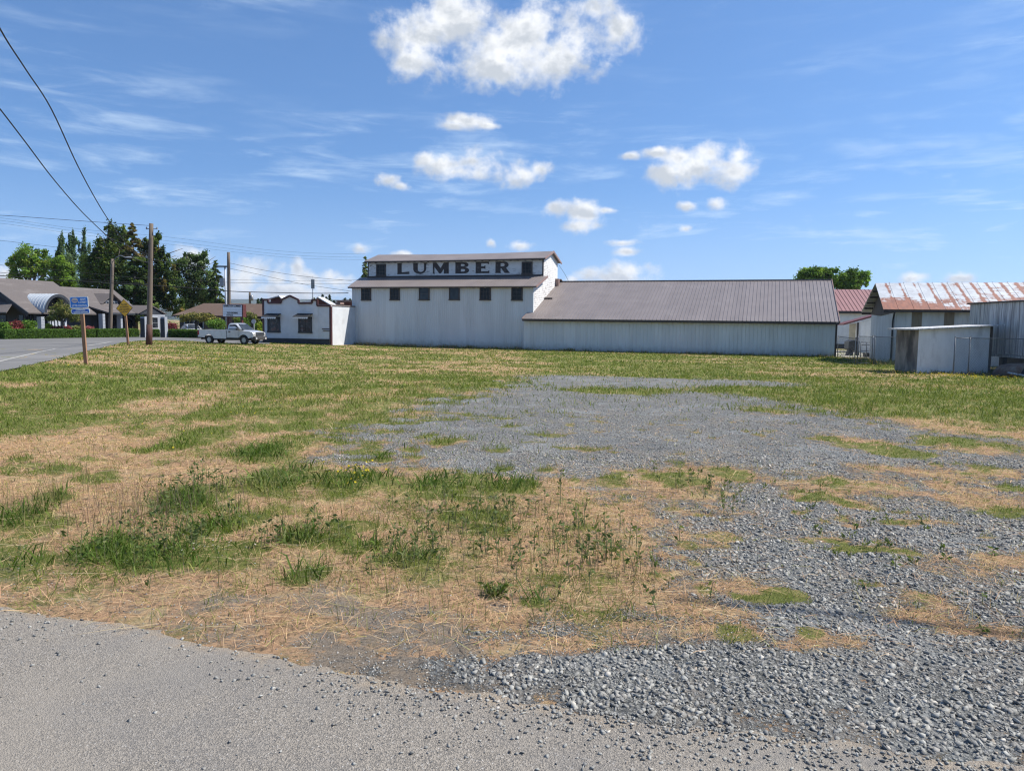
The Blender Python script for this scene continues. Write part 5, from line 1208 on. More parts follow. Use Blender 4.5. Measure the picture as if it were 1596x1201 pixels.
# ------------------------------------------------------------------ the brown roofed bungalow behind the sign
m_brownsh = M('brown_shingles', (0.125, 0.085, 0.065), (0.095, 0.066, 0.052), 8, 0.9, stretch=(1, 1, 5), c3=(0.15, 0.105, 0.082), s3=0.5, spec=0.2)
m_mudwall = M('brown_stucco', (0.085, 0.07, 0.06), (0.065, 0.055, 0.048), 3, 0.85)
b0 = at(272, 491, 90.0); Bf = Fr((b0.x, b0.y, H(b0.x, b0.y)), -3.0)
bung = Bf.thing('bungalow', 'low brown hip roofed bungalow behind the marquee sign', 'house')
ze = b0.z-H(b0.x, b0.y); tB1 = 16.5; tr0_ = Bf.t(318, 473, 5); zr_ = Bf.z(318, 472.5, 5)
slab('roof', [(0, -.5, ze), (tB1, -.5, ze), (tB1, 5, zr_), (tr0_, 5, zr_)], .15, m_brownsh, bung)
slab('roof', [(0, -.5, ze), (tr0_, 5, zr_), (0, 10.5, ze)], .15, m_brownsh, bung)
slab('roof', [(0, 10.5, ze), (tr0_, 5, zr_), (tB1, 5, zr_), (tB1, 10.5, ze)], .15, m_brownsh, bung)
mb = MB(); mb.box(.5, tB1, 0.2, .35, -.4, ze); mb.build('front_wall', m_mudwall, bung)
mb = MB(); mb.box(.5, .65, .35, 10, -.4, ze); mb.box(.65, tB1, 9.9, 10, -.4, ze); mb.box(tB1-.15, tB1, .35, 9.9, -.4, zr_-.9); mb.build('side_wall', m_mudwall, bung)
for pa in (286, 300, 330, 395):
    t_ = Bf.t(pa, 500); window(bung, t_, t_+1.3, 1.0, 2.2, .17, 2, 1, fmat=m_offwhite, gmat=m_glass, fw=.08)

# small buildings and masts behind the shop
m_brick = M('dark_red_brick', (0.12, 0.042, 0.032), (0.085, 0.032, 0.027), 6, 0.85, c3=(0.15, 0.06, 0.045))
m_whiteroof = M('bright_metal_roof', (0.62, 0.63, 0.64), (0.52, 0.53, 0.54), 2, 0.4)
def back_block(name, label, pa, pb, ytop, Y, mat, gable=None, depth=1.0, cat='building', roofmat=None):
    p = at(pa, 520, Y); f = Fr((p.x, p.y, H(p.x, p.y)), -12.0); t1 = f.t(pb, 500); z1 = f.z(pa, ytop)
    r = f.thing(name, label, cat)
    if gable:
        ta, za = f.px(*gable)
        mb = MB(); mb.prism([(0, -.4), (t1, -.4), (t1, z1-.3), (ta, za-.15), (0, z1)], 'y', 0, depth); mb.build('wall', mat, r)
        for (a, c2) in (((-.3, z1-.05), (ta, za)), ((ta, za), (t1+.4, z1-.4))):
            slab('roof', [(a[0], -.4, a[1]+.12), (c2[0], -.4, c2[1]+.12), (c2[0], depth+.3, c2[1]+.12), (a[0], depth+.3, a[1]+.12)], .12, roofmat or m_whiteroof, r)
    else:
        mb = MB(); mb.box(0, t1, 0, depth, -.4, z1); mb.build('wall', mat, r)
        mb = MB(); mb.box(-.1, t1+.1, -.1, depth+.1, z1+.003, z1+.25); mb.build('parapet', m_rake, r)
    return f, r
back_block('brick_house', 'dark red gabled house behind the left step of the shop parapet', 423, 441, 466.5, 96, m_brick, (437, 462))
back_block('brick_house', 'dark red gabled house behind the right step of the shop parapet', 494, 514, 471.5, 94, m_brick, (497, 464))
back_block('brick_building', 'flat roofed maroon building left of the tall barn', 526, 549, 470.5, 110, m_brick)
back_block('warehouse', 'low dark warehouse with a pale flat roof between shop and barn', 512, 530, 474, 102, m_mudwall)

# ------------------------------------------------------------------ signs
m_post = M('cedar_sign_post', (0.30, 0.165, 0.095), (0.22, 0.12, 0.07), 5, 0.8, stretch=(4, 4, 0.3))
m_signblue = M('blue_sign_sheeting', (0.014, 0.19, 0.62), (0.013, 0.175, 0.58), 2, 0.4)
m_signblue2 = M('deep_blue_sign_sheeting', (0.012, 0.10, 0.47), (0.011, 0.09, 0.43), 2, 0.4)
m_signwhite = M('white_sign_lettering', (0.75, 0.76, 0.78), (0.70, 0.71, 0.73), 2, 0.5)
m_signyellow = M('faded_yellow_sign', (0.74, 0.40, 0.015), (0.66, 0.35, 0.014), 1.5, 0.5, c3=(0.78, 0.44, 0.03), s3=1.2)
m_signblack = M('black_sign_lettering', (0.02, 0.018, 0.016), (0.035, 0.03, 0.026), 6, 0.6)
p0 = G(133.2, 567.8); sg = thing('litter_control_sign', 'blue street adoption sign on a brown wooden post by the road edge', 'sign', p0, R(9))
s_ = p0.y/F; top = 105*s_
sg.rotation_euler = (0, R(-2.2), R(6))
mb = MB(); mb.box(-.065, .065, 0, .10, -.35, top-.04); mb.build('post', m_post, sg, False, .006)
def fit_text(txt, w, h, mat, par, loc, bold=.004):
    o = text_mesh(txt, h*1.38, mat, 'lettering', par, loc, bold=bold)
    xs = [v.co.x for v in o.data.vertices]; o.scale = (w/(max(xs)-min(xs)), 1, 1); return o
def panel(x0, x1, z0, z1, mat, name, par, y0=-.035, rim=.03, rimmat=None):
    def rr(x0, x1, z0, z1, r):
        pts = []
        for (cx, cz, a) in ((x1-r, z0+r, -90), (x1-r, z1-r, 0), (x0+r, z1-r, 90), (x0+r, z0+r, 180)):
            for k in range(5): pts.append((cx+r*math.cos(R(a+90*k/4)), cz+r*math.sin(R(a+90*k/4))))
        return pts
    mb = MB(); mb.prism(rr(x0, x1, z0, z1, .06), 'y', y0, y0+.015); o = mb.build(name, rimmat or m_signwhite, par)
    mb = MB(); mb.prism(rr(x0+rim, x1-rim, z0+rim, z1-rim, .04), 'y', y0-.004, y0-.001); mb.build('sign_face', mat, o); return o
hw = 13.6*s_
zb1 = top-17.5*s_; zb2 = top-26.5*s_
o1 = panel(-hw-.05, hw-.05, zb1, top, m_signblue, 'upper_panel', sg)
o2 = panel(-hw-.02, hw-.02, zb2, zb1-.02, m_signblue2, 'lower_panel', sg)
for (tx, x, z, w_) in (('ADOPT', 4.2, top-4.3*s_, 8.2), ('A STREET', 3.2, top-8.6*s_, 12.5), ('LITTER CONTROL', -1.5, top-13.8*s_, 22)):
    fit_text(tx, w_*s_, 2.9*s_, m_signwhite, o1, (x*s_, -.0415, z))
for (tx, x, z, w_) in (('STANWOOD', -.5, zb1-3.2*s_, 14), ('CAMANO KIWANIS', -.5, zb1-6.3*s_, 21)):
    fit_text(tx, w_*s_, 2.1*s_, m_signwhite, o2, (x*s_, -.0415, z))
mb = MB(); mb.prism([(-hw*.58+.12*math.cos(k*math.pi/10), top-5.6*s_+.10*math.sin(k*math.pi/10)) for k in range(20)], 'y', -.045, -.0405); em = mb.build('emblem', M('round_emblem_cream', (0.62, 0.50, 0.42), (0.50, 0.38, 0.33), 9), o1)
mb = MB(); mb.prism([(-hw*.58-.09, top-6.0*s_), (-hw*.58+.09, top-6.0*s_), (-hw*.58+.09, top-6.7*s_), (-hw*.58-.09, top-6.7*s_)], 'y', -.049, -.0455); mb.build('emblem_band', m_signblue2, em)

p0 = G(199.3, 537.6); ys_ = thing('truck_warning_sign', 'yellow diamond truck warning sign on a leaning cedar post', 'sign', p0, 0)
s_ = p0.y/F; ys_.rotation_euler = (0, R(-3.2), R(4))
mb = MB(); mb.box(-.075, .075, 0, .12, -.35, 46*s_); mb.build('post', m_post, ys_, False, .006)
cz = 57.2*s_; r_ = 13.0*s_
mb = MB(); mb.prism([(-r_*.96, cz), (0, cz-r_*1.07), (r_*.96, cz), (0, cz+r_*1.07)], 'y', -.05, -.03); dp = mb.build('diamond_panel', m_signblack, ys_, False, .004)
k_ = .93; mb = MB(); mb.prism([(-r_*.96*k_, cz), (0, cz-r_*1.07*k_), (r_*.96*k_, cz), (0, cz+r_*1.07*k_)], 'y', -.056, -.051); mb.build('sign_face', m_signyellow, dp)
for i, tx in enumerate(('TRUCKS', 'ENTERING', 'AND LEAVING', 'ROADWAY')):
    fit_text(tx, (9.5, 13, 16, 11.5)[i]*s_, 2.6*s_, m_signblack, dp, (0, -.0575, cz+(5.4-3.7*i)*s_))

# marquee sign on two posts
p0 = at(364, 534, 73.0); p0.z = H(p0.x, p0.y); mqf = Fr(p0, -14.0)
m_redpost = M('dark_red_steel', (0.11, 0.025, 0.02), (0.085, 0.02, 0.017), 4, 0.5)
mq = mqf.thing('marquee_sign', 'white letter board sign in a maroon case on two maroon posts', 'sign')
q2 = lambda x, y: mqf.px(300+x/10.92, 440+y/10.92)
(xa, zt_), (xb, zb_) = q2(510, 372), q2(862, 592)
mb = MB(); mb.box(xa, xb, 0, .55, zb_, zt_); cs = mb.build('case', m_redpost, mq, False, .02)
mb = MB(); mb.box(xa+.05, xb-.12, -.02, -.002, zb_+.06, zt_-.06); lb_ = mb.build('letter_board', m_signwhite, cs)
for k in range(1, 5):
    z = zb_+.06+(zt_-zb_-.12)*k/5.0; mb = MB(); mb.box(xa+.05, xb-.12, -.032, -.021, z-.012, z+.012); mb.build('letter_rail', m_postgrey, lb_)
row = (zt_-zb_-.12)/5; xc = (xa+xb-.07)/2
bw = xb-xa-.17; fit_text('HAMILTON LUMBER', bw*.92, row*.72, m_signblack, lb_, (xc, -.035, zt_-.06-row*.5), .008)
fit_text('TRTD DECKING', bw*.58, row*.66, m_signblack, lb_, (xc, -.035, zb_+.06+row*1.5), .008)
fit_text('IN STOCK', bw*.34, row*.66, m_signblack, lb_, (xc-bw*.14, -.035, zb_+.06+row*.5), .008)
for pxl in (580, 614, 812):
    x, _ = q2(pxl, 650); mb = MB(); mb.box(x-.09, x+.09, .15, .4, -.4, zb_-.005); mb.build('post', m_redpost, mq)
# stop sign seen from behind
p0 = at(396, 531, 77.0); p0.z = H(p0.x, p0.y); st_ = thing('stop_sign', 'back of an octagonal stop sign on a thin post left of the shop', 'sign', p0, R(-8))
s_ = 77/F; cz = (531-502.8)*s_; r_ = 3.9*s_
mb = MB(); mb.prism([(r_*math.cos(R(22.5+45*k)), cz+r_*math.sin(R(22.5+45*k))) for k in range(8)], 'y', -.03, -.01); mb.build('panel', M('bare_aluminium', (0.50, 0.51, 0.52), (0.44, 0.45, 0.46), 5, 0.45), st_)
mb = MB(); mb.box(-.04, .04, -.005, .05, -.2, cz+r_*.8); mb.build('post', m_offwhite, st_)

# ------------------------------------------------------------------ utility poles and wires
m_pole = M('weathered_pole_wood', (0.155, 0.118, 0.088), (0.095, 0.074, 0.058), 5, 0.85, stretch=(5, 5, 0.12), c3=(0.19, 0.15, 0.115), s3=1.2)
m_polebase = M('creosoted_pole_base', (0.085, 0.034, 0.022), (0.05, 0.023, 0.017), 4, 0.8, stretch=(4, 4, 0.3))
m_wire = M('black_cable', (0.012, 0.012, 0.013), (0.02, 0.02, 0.021), 4, 0.7)
m_cer = M('grey_insulator', (0.25, 0.26, 0.28), (0.20, 0.21, 0.22), 6, 0.3)
def pole(name, label, base, top, r0, r1, basebit=0.0):
    root = thing(name, label, 'utility pole', base)
    v = Vector(top)-Vector(base); n = 8
    mb = MB(); mb.tube([v*(-0.03)]+[v*(k/n) for k in range(n+1)], [r0*1.02]+[r0+(r1-r0)*k/n for k in range(n+1)], 14); mb.build('pole', m_pole, root, True)
    if basebit:
        mb = MB(); mb.tube([v*(-0.03), v*basebit*.5, v*basebit], [r0*1.10, r0*1.06, r0*1.02], 14); mb.build('creosoted_base', m_polebase, root, True)
    return root, v
b1 = G(232.3, 537.6); t1 = at(235.8, 348.5, b1.y+.2)
pl1, v1 = pole('utility_pole', 'tall weathered pole with a dark red base beside the yellow sign', b1, t1, .215, .15, .17)
mb = MB(); mb.tube([v1*.955+Vector((-.35, 0, .02)), v1*.955+Vector((.45, 0, .02))], .03, 6); mb.build('crossarm_pin', m_cer, pl1)
for k, s2 in enumerate((-.35, .45)):
    mb = MB(); mb.tube([v1*.955+Vector((s2, 0, -.02)), v1*.955+Vector((s2, 0, .16))], [.06, .04], 8); mb.build('insulator', m_cer, pl1)
b2 = G(171.3, 525.4); t2 = at(175.4, 403.5, b2.y)
pl2, v2 = pole('utility_pole', 'shorter pole with a curved street lamp arm across the road', b2, t2, .21, .17)
sc2 = b2.y/F
la0 = v2*.965; la1 = v2+Vector((22*sc2, -.3, 2.2*sc2))
mb = MB(); mb.tube([la0, la0.lerp(la1, .33)+Vector((0, 0, .35)), la0.lerp(la1, .66)+Vector((0, 0, .35)), la1], .045, 8); arm = mb.build('lamp_arm', m_galv, pl2, True)
mb = MB(); mb.ellipsoid((la1.x+.35, la1.y, la1.z), (.45, .17, .10), 12, 6); mb.build('lamp_head', m_cer, arm, True)
b3 = at(357.5, 533, 76.0); b3.z = H(b3.x, b3.y); t3 = at(356.2, 393, 76.0)
pl3, v3 = pole('utility_pole', 'weathered pole standing behind the marquee sign', b3, t3, .20, .15)
b4 = at(354.0, 533, 84.0); b4.z = H(b4.x, b4.y); t4 = at(350.5, 416, 84.0)
lp_ = thing('street_light', 'thin grey light pole with a flat lamp arm left of the sign pole', 'street light', b4)
v4 = Vector(t4)-b4; mb = MB(); mb.tube([v4*0, v4*.5, v4], [.13, .11, .08], 10); mb.build('pole', m_postgrey, lp_, True)
mb = MB(); mb.box(v4.x-1.0, v4.x+.25, v4.y-.12, v4.y+.12, v4.z-.02, v4.z+.13); mb.build('lamp_head', m_black, lp_)
mb = MB(); zz4 = v4.z*.80; mb.box(v4.x-.55, v4.x-.08, -.2, .2, zz4-.55, zz4+.35); mb.build('equipment_box', m_cer, lp_)
b5 = at(488, 520, 120.0); b5.z = H(b5.x, b5.y); t5 = at(487.3, 430, 120.0)
ms = thing('radio_mast', 'slim mast with small fittings standing behind the shop', 'mast', b5); v5 = Vector(t5)-b5
mb = MB(); mb.tube([v5*0, v5*.6, v5], [.14, .10, .04], 8); mb.build('pole', m_postgrey, ms, True)
for k in (.80, .84, .88, .92):
    mb = MB(); c_ = v5*k; mb.box(c_.x-.25, c_.x+.3, c_.y-.1, c_.y+.1, c_.z-.18, c_.z+.18); mb.build('fitting', m_cer, ms)
b6 = at(390, 510, 150.0); b6.z = H(b6.x, b6.y); t6 = at(389.3, 455, 150)
pl6, v6 = pole('utility_pole', 'distant pole with a transformer beyond the bungalow roof', b6, t6, .3, .2)
mb = MB(); mb.tube([v6*.88+Vector((.4, 0, -.8)), v6*.88+Vector((.4, 0, .3))], .3, 10); mb.build('transformer', m_cer, pl6, True)
def wire(label, pts, r, name='overhead_wire', cat='wire', group=None):
    P_ = [Vector(p) for p in pts]; out_ = []
    for i in range(len(P_)-1):
        p0_, p1_, p2_, p3_ = P_[max(i-1, 0)], P_[i], P_[i+1], P_[min(i+2, len(P_)-1)]
        for k in range(6):
            t = k/6; out_.append(0.5*((2*p1_)+(p2_-p0_)*t+(2*p0_-5*p1_+4*p2_-p3_)*t*t+(3*p1_-p0_-3*p2_+p3_)*t**3))
    out_.append(P_[-1]); mb = MB(); mb.tube(out_, r, 6); o = mb.build(name, m_wire, None, True); return tag(o, label, cat, group)
def span(pxs, Ys, nearest=None):
    return [at(p[0], p[1], Y) for p, Y in zip(pxs, Ys)]
yp = b1.y
def drop(pxs, Yend, Ystart):
    """points along a span whose depth runs from Ystart to Yend in step with distance covered"""
    n = len(pxs); x0, x1 = pxs[0][0], pxs[-1][0]
    rr0 = (x0-CX)/F; rr1 = (x1-CX)/F; X0, X1 = rr0*Ystart, rr1*Yend; out_ = []
    for p in pxs:
        r = (p[0]-CX)/F   # ray x/y; line X = X0+(X1-X0)k, Y = Ystart+(Yend-Ystart)k
        k = (r*Ystart-X0)/((X1-X0)-r*(Yend-Ystart)); out_.append(at(p[0], p[1], Ystart+(Yend-Ystart)*k))
    return out_
wire('thick upper service cable dropping from the top left corner to the tall pole', drop([(-60,-75),(0,45),(40,108),(80,170),(120,256),(150,312),(172,347),(195,378),(215,396),(234,404)], yp-.3, 15.5), .020)
wire('thick lower service cable curving down from the left edge to the tall pole', drop([(-70,82),(0,170),(40,222),(80,275),(120,322),(150,352),(175,375),(196,394),(215,405),(234,409.5)], yp-.3, 17.5), .020)
wire('pale service cable leaving the lower thick cable for the pole shoulder', drop([(160,362),(172,371),(200,383),(233,398)], yp-.2, 42), .014)
wire('thin wire from the left edge to the insulator on top of the tall pole', drop([(-120,330),(0,335.5),(80,341),(150,346),(232,351.5)], yp, 52), .016)
for i, (a, m, c2, e) in enumerate(((339.5, 366, 384, 392), (343.5, 372, 389, 397), (348, 377, 393, 401))):
    wire('%s of the three thin wires passing high from the far left to the tall barn' % ('highest', 'middle', 'lowest')[i], drop([(-150,a-12),(0,a),(120,a+17),(262,m+3.5),(400,c2+3.5),(480,e+2),(570,e+4)], 118, 90), .012, group='three high wires')
wire('thin wire crossing in front of the round tree on the left', drop([(-100,369),(0,375),(40,379.5),(120,389),(200,398),(234,402)], 62, 80), .014)
wire('wire above the thick bundle running across the dark trees', drop([(-100,408),(0,413),(100,422),(180,430),(236,434.5),(300,437),(354,440),(430,441.5),(560,442)], 84, 66), .017)
wire('thick black cable bundle running above the house roof to the barn', drop([(-100,421),(0,429.5),(100,436.5),(180,441.5),(236,444.5),(290,448),(354,453.5),(430,456),(500,457),(543,456.5)], 76, 66), .038, 'cable_bundle', 'cable')
wire('second thinner cable sagging just above the bundle left of the tall pole', drop([(-100,414),(0,424.5),(100,433),(180,438.5),(234,442)], 66, 64), .020, 'cable_bundle', 'cable')
wire('wire falling from behind the sign pole towards the tall barn, upper', drop([(356,409.5),(400,419),(450,427.5),(500,433.5),(548,437.5)], 74, 76), .016)
wire('wire falling from behind the sign pole towards the shop mast, lower', drop([(356,418),(400,427),(440,436),(480,444),(548,454)], 74, 76), .016)
wire('wire from the tall pole through the trees to the sign pole', drop([(236,404),(290,413),(330,417),(356,418)], 76, yp), .014)
wire('faint wire over the shop from the sign pole to the barn eave', drop([(358,436),(420,437),(480,438),(560,436)], 90, 78), .012)
e_ = B.world(tE+.1, DU1, zU-.2)
wire('thin service wire behind the barn gable going down to the shed ridge', [e_, at(880, 426.5, e_.y+3), at(887, 440, e_.y+6)], .016)
# the line whose shadow lies across the gravel
sa, sb = G(1060, 935), G(1596, 990)
kk = 8.2/sd.z
A_, B_ = sa+Vector(sd)*kk, sb+Vector(sd)*kk; dd = (B_-A_)
wire('overhead line above the gravel lot whose shadow crosses the stones', [A_-dd*0.02, A_.lerp(B_, .5)-Vector((0, 0, .1)), B_, B_+dd*1.2+Vector((0, 0, .3))], .026)

# ------------------------------------------------------------------ trees, hedges and shrubs
def leaf_mat(name, rough=0.7, trans=0.42):
    m, nt, b = nodes_of(name); nt.nodes.remove(b)
    out_ = [n for n in nt.nodes if n.type == 'OUTPUT_MATERIAL'][0]
    a = nt.nodes.new('ShaderNodeAttribute'); a.attribute_name = 'col'
    d = nt.nodes.new('ShaderNodeBsdfPrincipled'); d.inputs['Roughness'].default_value = rough; d.inputs['Specular IOR Level'].default_value = 0.2
    t = nt.nodes.new('ShaderNodeBsdfTranslucent'); mx = nt.nodes.new('ShaderNodeMixShader'); mx.inputs[0].default_value = trans
    nt.links.new(a.outputs['Color'], d.inputs['Base Color'])
    nt.links.new(nmix(nt, 1.0, a.outputs['Color'], (1.0, 1.05, 0.55), 'MULTIPLY'), t.inputs['Color'])
    nt.links.new(d.outputs[0], mx.inputs[1]); nt.links.new(t.outputs[0], mx.inputs[2]); nt.links.new(mx.outputs[0], out_.inputs[0]); return m
m_leaf = leaf_mat('foliage'); m_grass = leaf_mat('grass_blades', 0.75, 0.30)
m_bark = M('bark', (0.10, 0.08, 0.065), (0.055, 0.045, 0.038), 6, 0.9, stretch=(2, 2, 0.3))
def rdir(n):
    v = rng.normal(size=(n, 3)); return v/np.linalg.norm(v, axis=1, keepdims=True)
def cards(name, P_, size, col, mat, parent=None, up=0.0, aspect=1.6, axis=None, axis_jit=0.6):
    """one bent leaf spray (two triangles pairs) at every point"""
    n = len(P_); nrm = rdir(n); col = np.clip(np.asarray(col)*2.25, .004, 1)
    nrm[:, 2] += up; nrm /= np.linalg.norm(nrm, axis=1, keepdims=True)
    a = rdir(n) if axis is None else axis+rdir(n)*axis_jit
    a = a-nrm*(a*nrm).sum(1, keepdims=True); a /= np.linalg.norm(a, axis=1, keepdims=True)+1e-9
    b_ = np.cross(nrm, a); s = (np.asarray(size)*np.ones(n))[:, None]
    h = s*0.5; w = s*0.5/aspect
    q0 = P_-a*h; q1 = P_-b_*w-nrm*s*.06; q2 = P_+a*h; q3 = P_+b_*w-nrm*s*.06
    co = np.stack([q0, q1, q2, q3], 1).reshape(-1, 3)
    idx_ = np.arange(n*4).reshape(-1, 4); tri = np.concatenate([idx_[:, [0, 1, 2]], idx_[:, [0, 2, 3]]], 1).ravel()
    return np_mesh(name, co, tri, np.arange(n*2)*3, mat, np.repeat(col, 4, 0), False, parent)
def pick(cols, n, jit=0.18):
    c = np.array(cols)[rng.integers(0, len(cols), n)]; return np.clip(c*(1+rng.normal(0, jit, (n, 1))), 0.004, 1)
def local_tree(name, label, base, group=None, cat='tree'):
    return thing(name, label, cat, base, 0, group)
def limbs(root, base_h, r0, tips, lean=(0, 0, 0)):
    mb = MB(); fork = Vector((lean[0]*.4, lean[1]*.4, base_h))
    mb.tube([(0, 0, -.3), (0.03, 0, base_h*.5), fork], [r0*1.25, r0, r0*.85], 10)
    for tp_ in tips:
        t = Vector(tp_); m1 = fork.lerp(t, .5)+Vector((rng.normal(0, .05), rng.normal(0, .05), .06))*(t-fork).length
        mb.tube([fork, m1, t], [r0*.55, r0*.34, r0*.12], 7)
        for k in range(3):
            s_ = m1.lerp(t, rng.uniform(.1, .8)); e_ = s_+Vector(rdir(1)[0])*(t-fork).length*.35+Vector((0, 0, .3)); mb.tube([s_, e_], [r0*.2, r0*.05], 5)
    return mb.build('trunk', m_bark, root, True)
def broadleaf(name, label, base, blobs, n, leaf, cols, trunk_h, r0, clumps=26, spread=0.27, group=None, cat='tree', shell=(0.55, 1.0), jit=.2, hollow=0.0):
    """blobs: (x,y,z,rx,ry,rz) local; leaves gather round clump centres near the blob surfaces"""
    root = local_tree(name, label, base, group, cat)
    vol = np.array([b_[3]*b_[5]*(b_[4]) for b_ in blobs])**(2/3); vol /= vol.sum(); P_ = []; C_ = []
    for b_, v_ in zip(blobs, vol):
        c = np.array(b_[:3]); r = np.array(b_[3:]); k = max(5, int(clumps*len(blobs)*v_))
        cd = rdir(k); cc = c+cd*r*rng.uniform(shell[0], shell[1], (k, 1)); m = int(n*1.5*v_)
        which = rng.integers(0, k, m)
        p = cc[which]+rng.normal(0, 1, (m, 3))*r*spread*rng.uniform(.35, 1.0, (k, 1))[which]
        cl = pick(cols, k, jit)[which]*(1+rng.normal(0, .12, (m, 1)))
        P_.append(p); C_.append(cl)
    leaf = leaf*.74
    P_ = np.concatenate(P_); C_ = np.clip(np.concatenate(C_), .004, 1); ok = P_[:, 2] > 0.05
    if not trunk_h:
        tz = max(b_[2]+b_[5] for b_ in blobs); q_ = MB(); q_.tube([(0, 0, -.3), (blobs[len(blobs)//2][0]*.5, 0, tz*.5), (blobs[0][0], 0, tz*.93)], [r0, r0*.6, .03], 8); q_.build('trunk', m_bark, root, True)
    if trunk_h: limbs(root, trunk_h, r0, [(b_[0]+rng.normal(0, .2)*b_[3], b_[1], b_[2]+b_[5]*.3) for b_ in blobs])
    cards('crown', P_[ok], leaf*rng.uniform(.6, 1.35, ok.sum()), C_[ok], m_leaf, root, up=.25)
    return root
def conifer(name, label, base, h, rad, n, cols, leaf, droop=0.25, bare=0.08, tips=None, irregular=.3, group=None, topcols=None, r0=None):
    root = local_tree(name, label, base, group); r0 = r0 or h*.018
    mb = MB(); mb.tube([(0, 0, -.3), (0, 0, h*.5), (0, 0, h*.985)], [r0*1.3, r0*.7, r0*.08], 8)
    P_ = []; A_ = []; C_ = []; nb = int(55+h*5)
    for i in range(nb):
        k = bare+(1-bare)*(i+rng.uniform(0, 1))/nb; z = k*h
        L = rad*(1-k)**0.8*rng.uniform(1-irregular, 1.08)+.18; th = rng.uniform(0, 2*math.pi)
        d = np.array([math.cos(th), math.sin(th), 0]); rise = rng.uniform(.05, .35)
        tip = np.array([0, 0, z])+d*L+np.array([0, 0, L*(rise-droop*2)])
        if L > .6: mb.tube([(0, 0, z), tuple(np.array([0, 0, z])+d*L*.5+np.array([0, 0, L*rise*.4])), tuple(tip)], [r0*.22, r0*.12, r0*.03], 4)
        m = max(6, int(n*L/(nb*rad*.5)))
        t = rng.uniform(.12, 1.0, m)[:, None]**.75; pos = np.array([0, 0, z])+d*L*t+np.array([0, 0, 1.0])*(L*rise*t-L*droop*2*t*t)
        side = np.array([-d[1], d[0], 0]); pos = pos+side*rng.normal(0, .20, (m, 1))*L*(1.15-t)+rng.normal(0, .05, (m, 3))*L
        P_.append(pos); A_.append(np.repeat((d+np.array([0, 0, -droop]))[None], m, 0))
        pal = topcols if (topcols is not None and k > .7) else cols
        C_.append(np.repeat(pick(pal, 1, .22), m, 0)*(1+rng.normal(0, .15, (m, 1))))
    mb.build('trunk', m_bark, root, True)
    P_ = np.concatenate(P_); cards('crown', P_, leaf*rng.uniform(.6, 1.3, len(P_)), np.clip(np.concatenate(C_), .003, 1), m_leaf, root, up=.5, aspect=2.2, axis=np.concatenate(A_))
    return root
def ground_at(px, Y): 
    p = at(px, 500, Y); return Vector((p.x, p.y, H(p.x, p.y)))
def blob_px(base, Y, lst, dy=0.0, depth=.8):
    o = []
    for (cx, cy, rx, ry) in lst:
        p = at(cx, cy, Y); s_ = Y/F; o.append((p.x-base.x, dy+rng.normal(0, .5)*rx*s_*.5, p.z-base.z, rx*s_, rx*s_*depth, ry*s_))
    return o
GR1 = [(.060,.098,.018),(.085,.125,.022),(.045,.075,.016)]
Yt = 118.0; b_ = ground_at(47, Yt)
broadleaf('round_tree', 'round bright green tree with bare limbs showing left of the poplars', b_, blob_px(b_, Yt, [(45,398,20,15),(28,408,15,14),(62,402,17,15),(30,424,16,13),(72,418,14,14),(50,420,16,12),(16,410,7,7)]), 9000, .42, [(.075,.125,.020),(.10,.155,.028),(.055,.095,.018),(.13,.16,.03)], 5.0, .5, 22, .22)
Yt = 112.0; b_ = ground_at(92, Yt)
broadleaf('bushy_tree', 'low bright green bushy tree below the poplars behind the house', b_, blob_px(b_, Yt, [(90,415,13,15),(101,425,12,14),(84,432,14,12),(108,440,12,10),(74,440,10,8)]), 6500, .40, [(.070,.115,.016),(.095,.14,.020),(.048,.082,.014)], 4, .35, 22, .24)
POPC = [(.050,.082,.036),(.066,.104,.050),(.040,.068,.032),(.095,.13,.080)]
for i, (px_, top_, w_, lab) in enumerate(((95.5,366,8.5,'shortest poplar leaning left beside the round tree'),(112,363,9.5,'tall double topped poplar in the middle of the row'),(131,366,9.5,'poplar half hidden by the dark spruce'))):
    Yt = 122+i*2; b_ = ground_at(px_+(6 if i == 0 else 2), Yt); n_ = 9; L_ = []
    for k in range(n_):
        f_ = k/(n_-1); y_ = top_+4+f_*(462-top_); wv = w_*(0.34+0.86*min(1, f_*2.2))
        L_.append((px_+(7 if i == 0 else 2)*f_-(0 if k % 2 else 2.5*(f_ > .2)), y_, wv*.92, 13))
    if i == 1: L_ += [(107, 371, 3.2, 9), (118, 375, 3, 9), (105, 385, 3, 10)]
    if i == 0: L_ += [(90, 388, 2.6, 9), (88, 400, 3, 10)]
    if i == 2: L_ += [(123, 382, 2.6, 9), (139, 384, 3, 9)]
    broadleaf('poplar', lab, b_, blob_px(b_, Yt, L_), 10500, .36, POPC, 0, .3, 18, .30, 'poplars behind the house', shell=(.1, .95))
DK = [(.028,.046,.015),(.040,.062,.018),(.020,.034,.012),(.062,.085,.020)]
Yt = 106.0; b_ = ground_at(165, Yt)
broadleaf('evergreen_tree', 'broad dark evergreen with yellow green flecks left of the tall spruce', b_, blob_px(b_, Yt, [(178,372,13,24),(160,392,18,24),(150,415,20,24),(180,405,24,28),(150,440,20,22),(185,440,28,24),(172,362,7,12),(136,440,10,18),(190,370,12,18)]), 17000, .42, DK+[(.085,.105,.018)], 4, .5, 26, .22)
Yt = 100.0; b_ = ground_at(211, Yt); s_ = Yt/F
conifer('spruce', 'tallest tree, a dark spruce with brown tinged upper branches behind the pole', b_, (500-331)*s_, 43*s_, 12500, DK, .50, .10, .10, irregular=.55, topcols=[(.065,.055,.022),(.035,.045,.014),(.09,.07,.03)])
Yt = 103.0; b_ = ground_at(240, Yt)
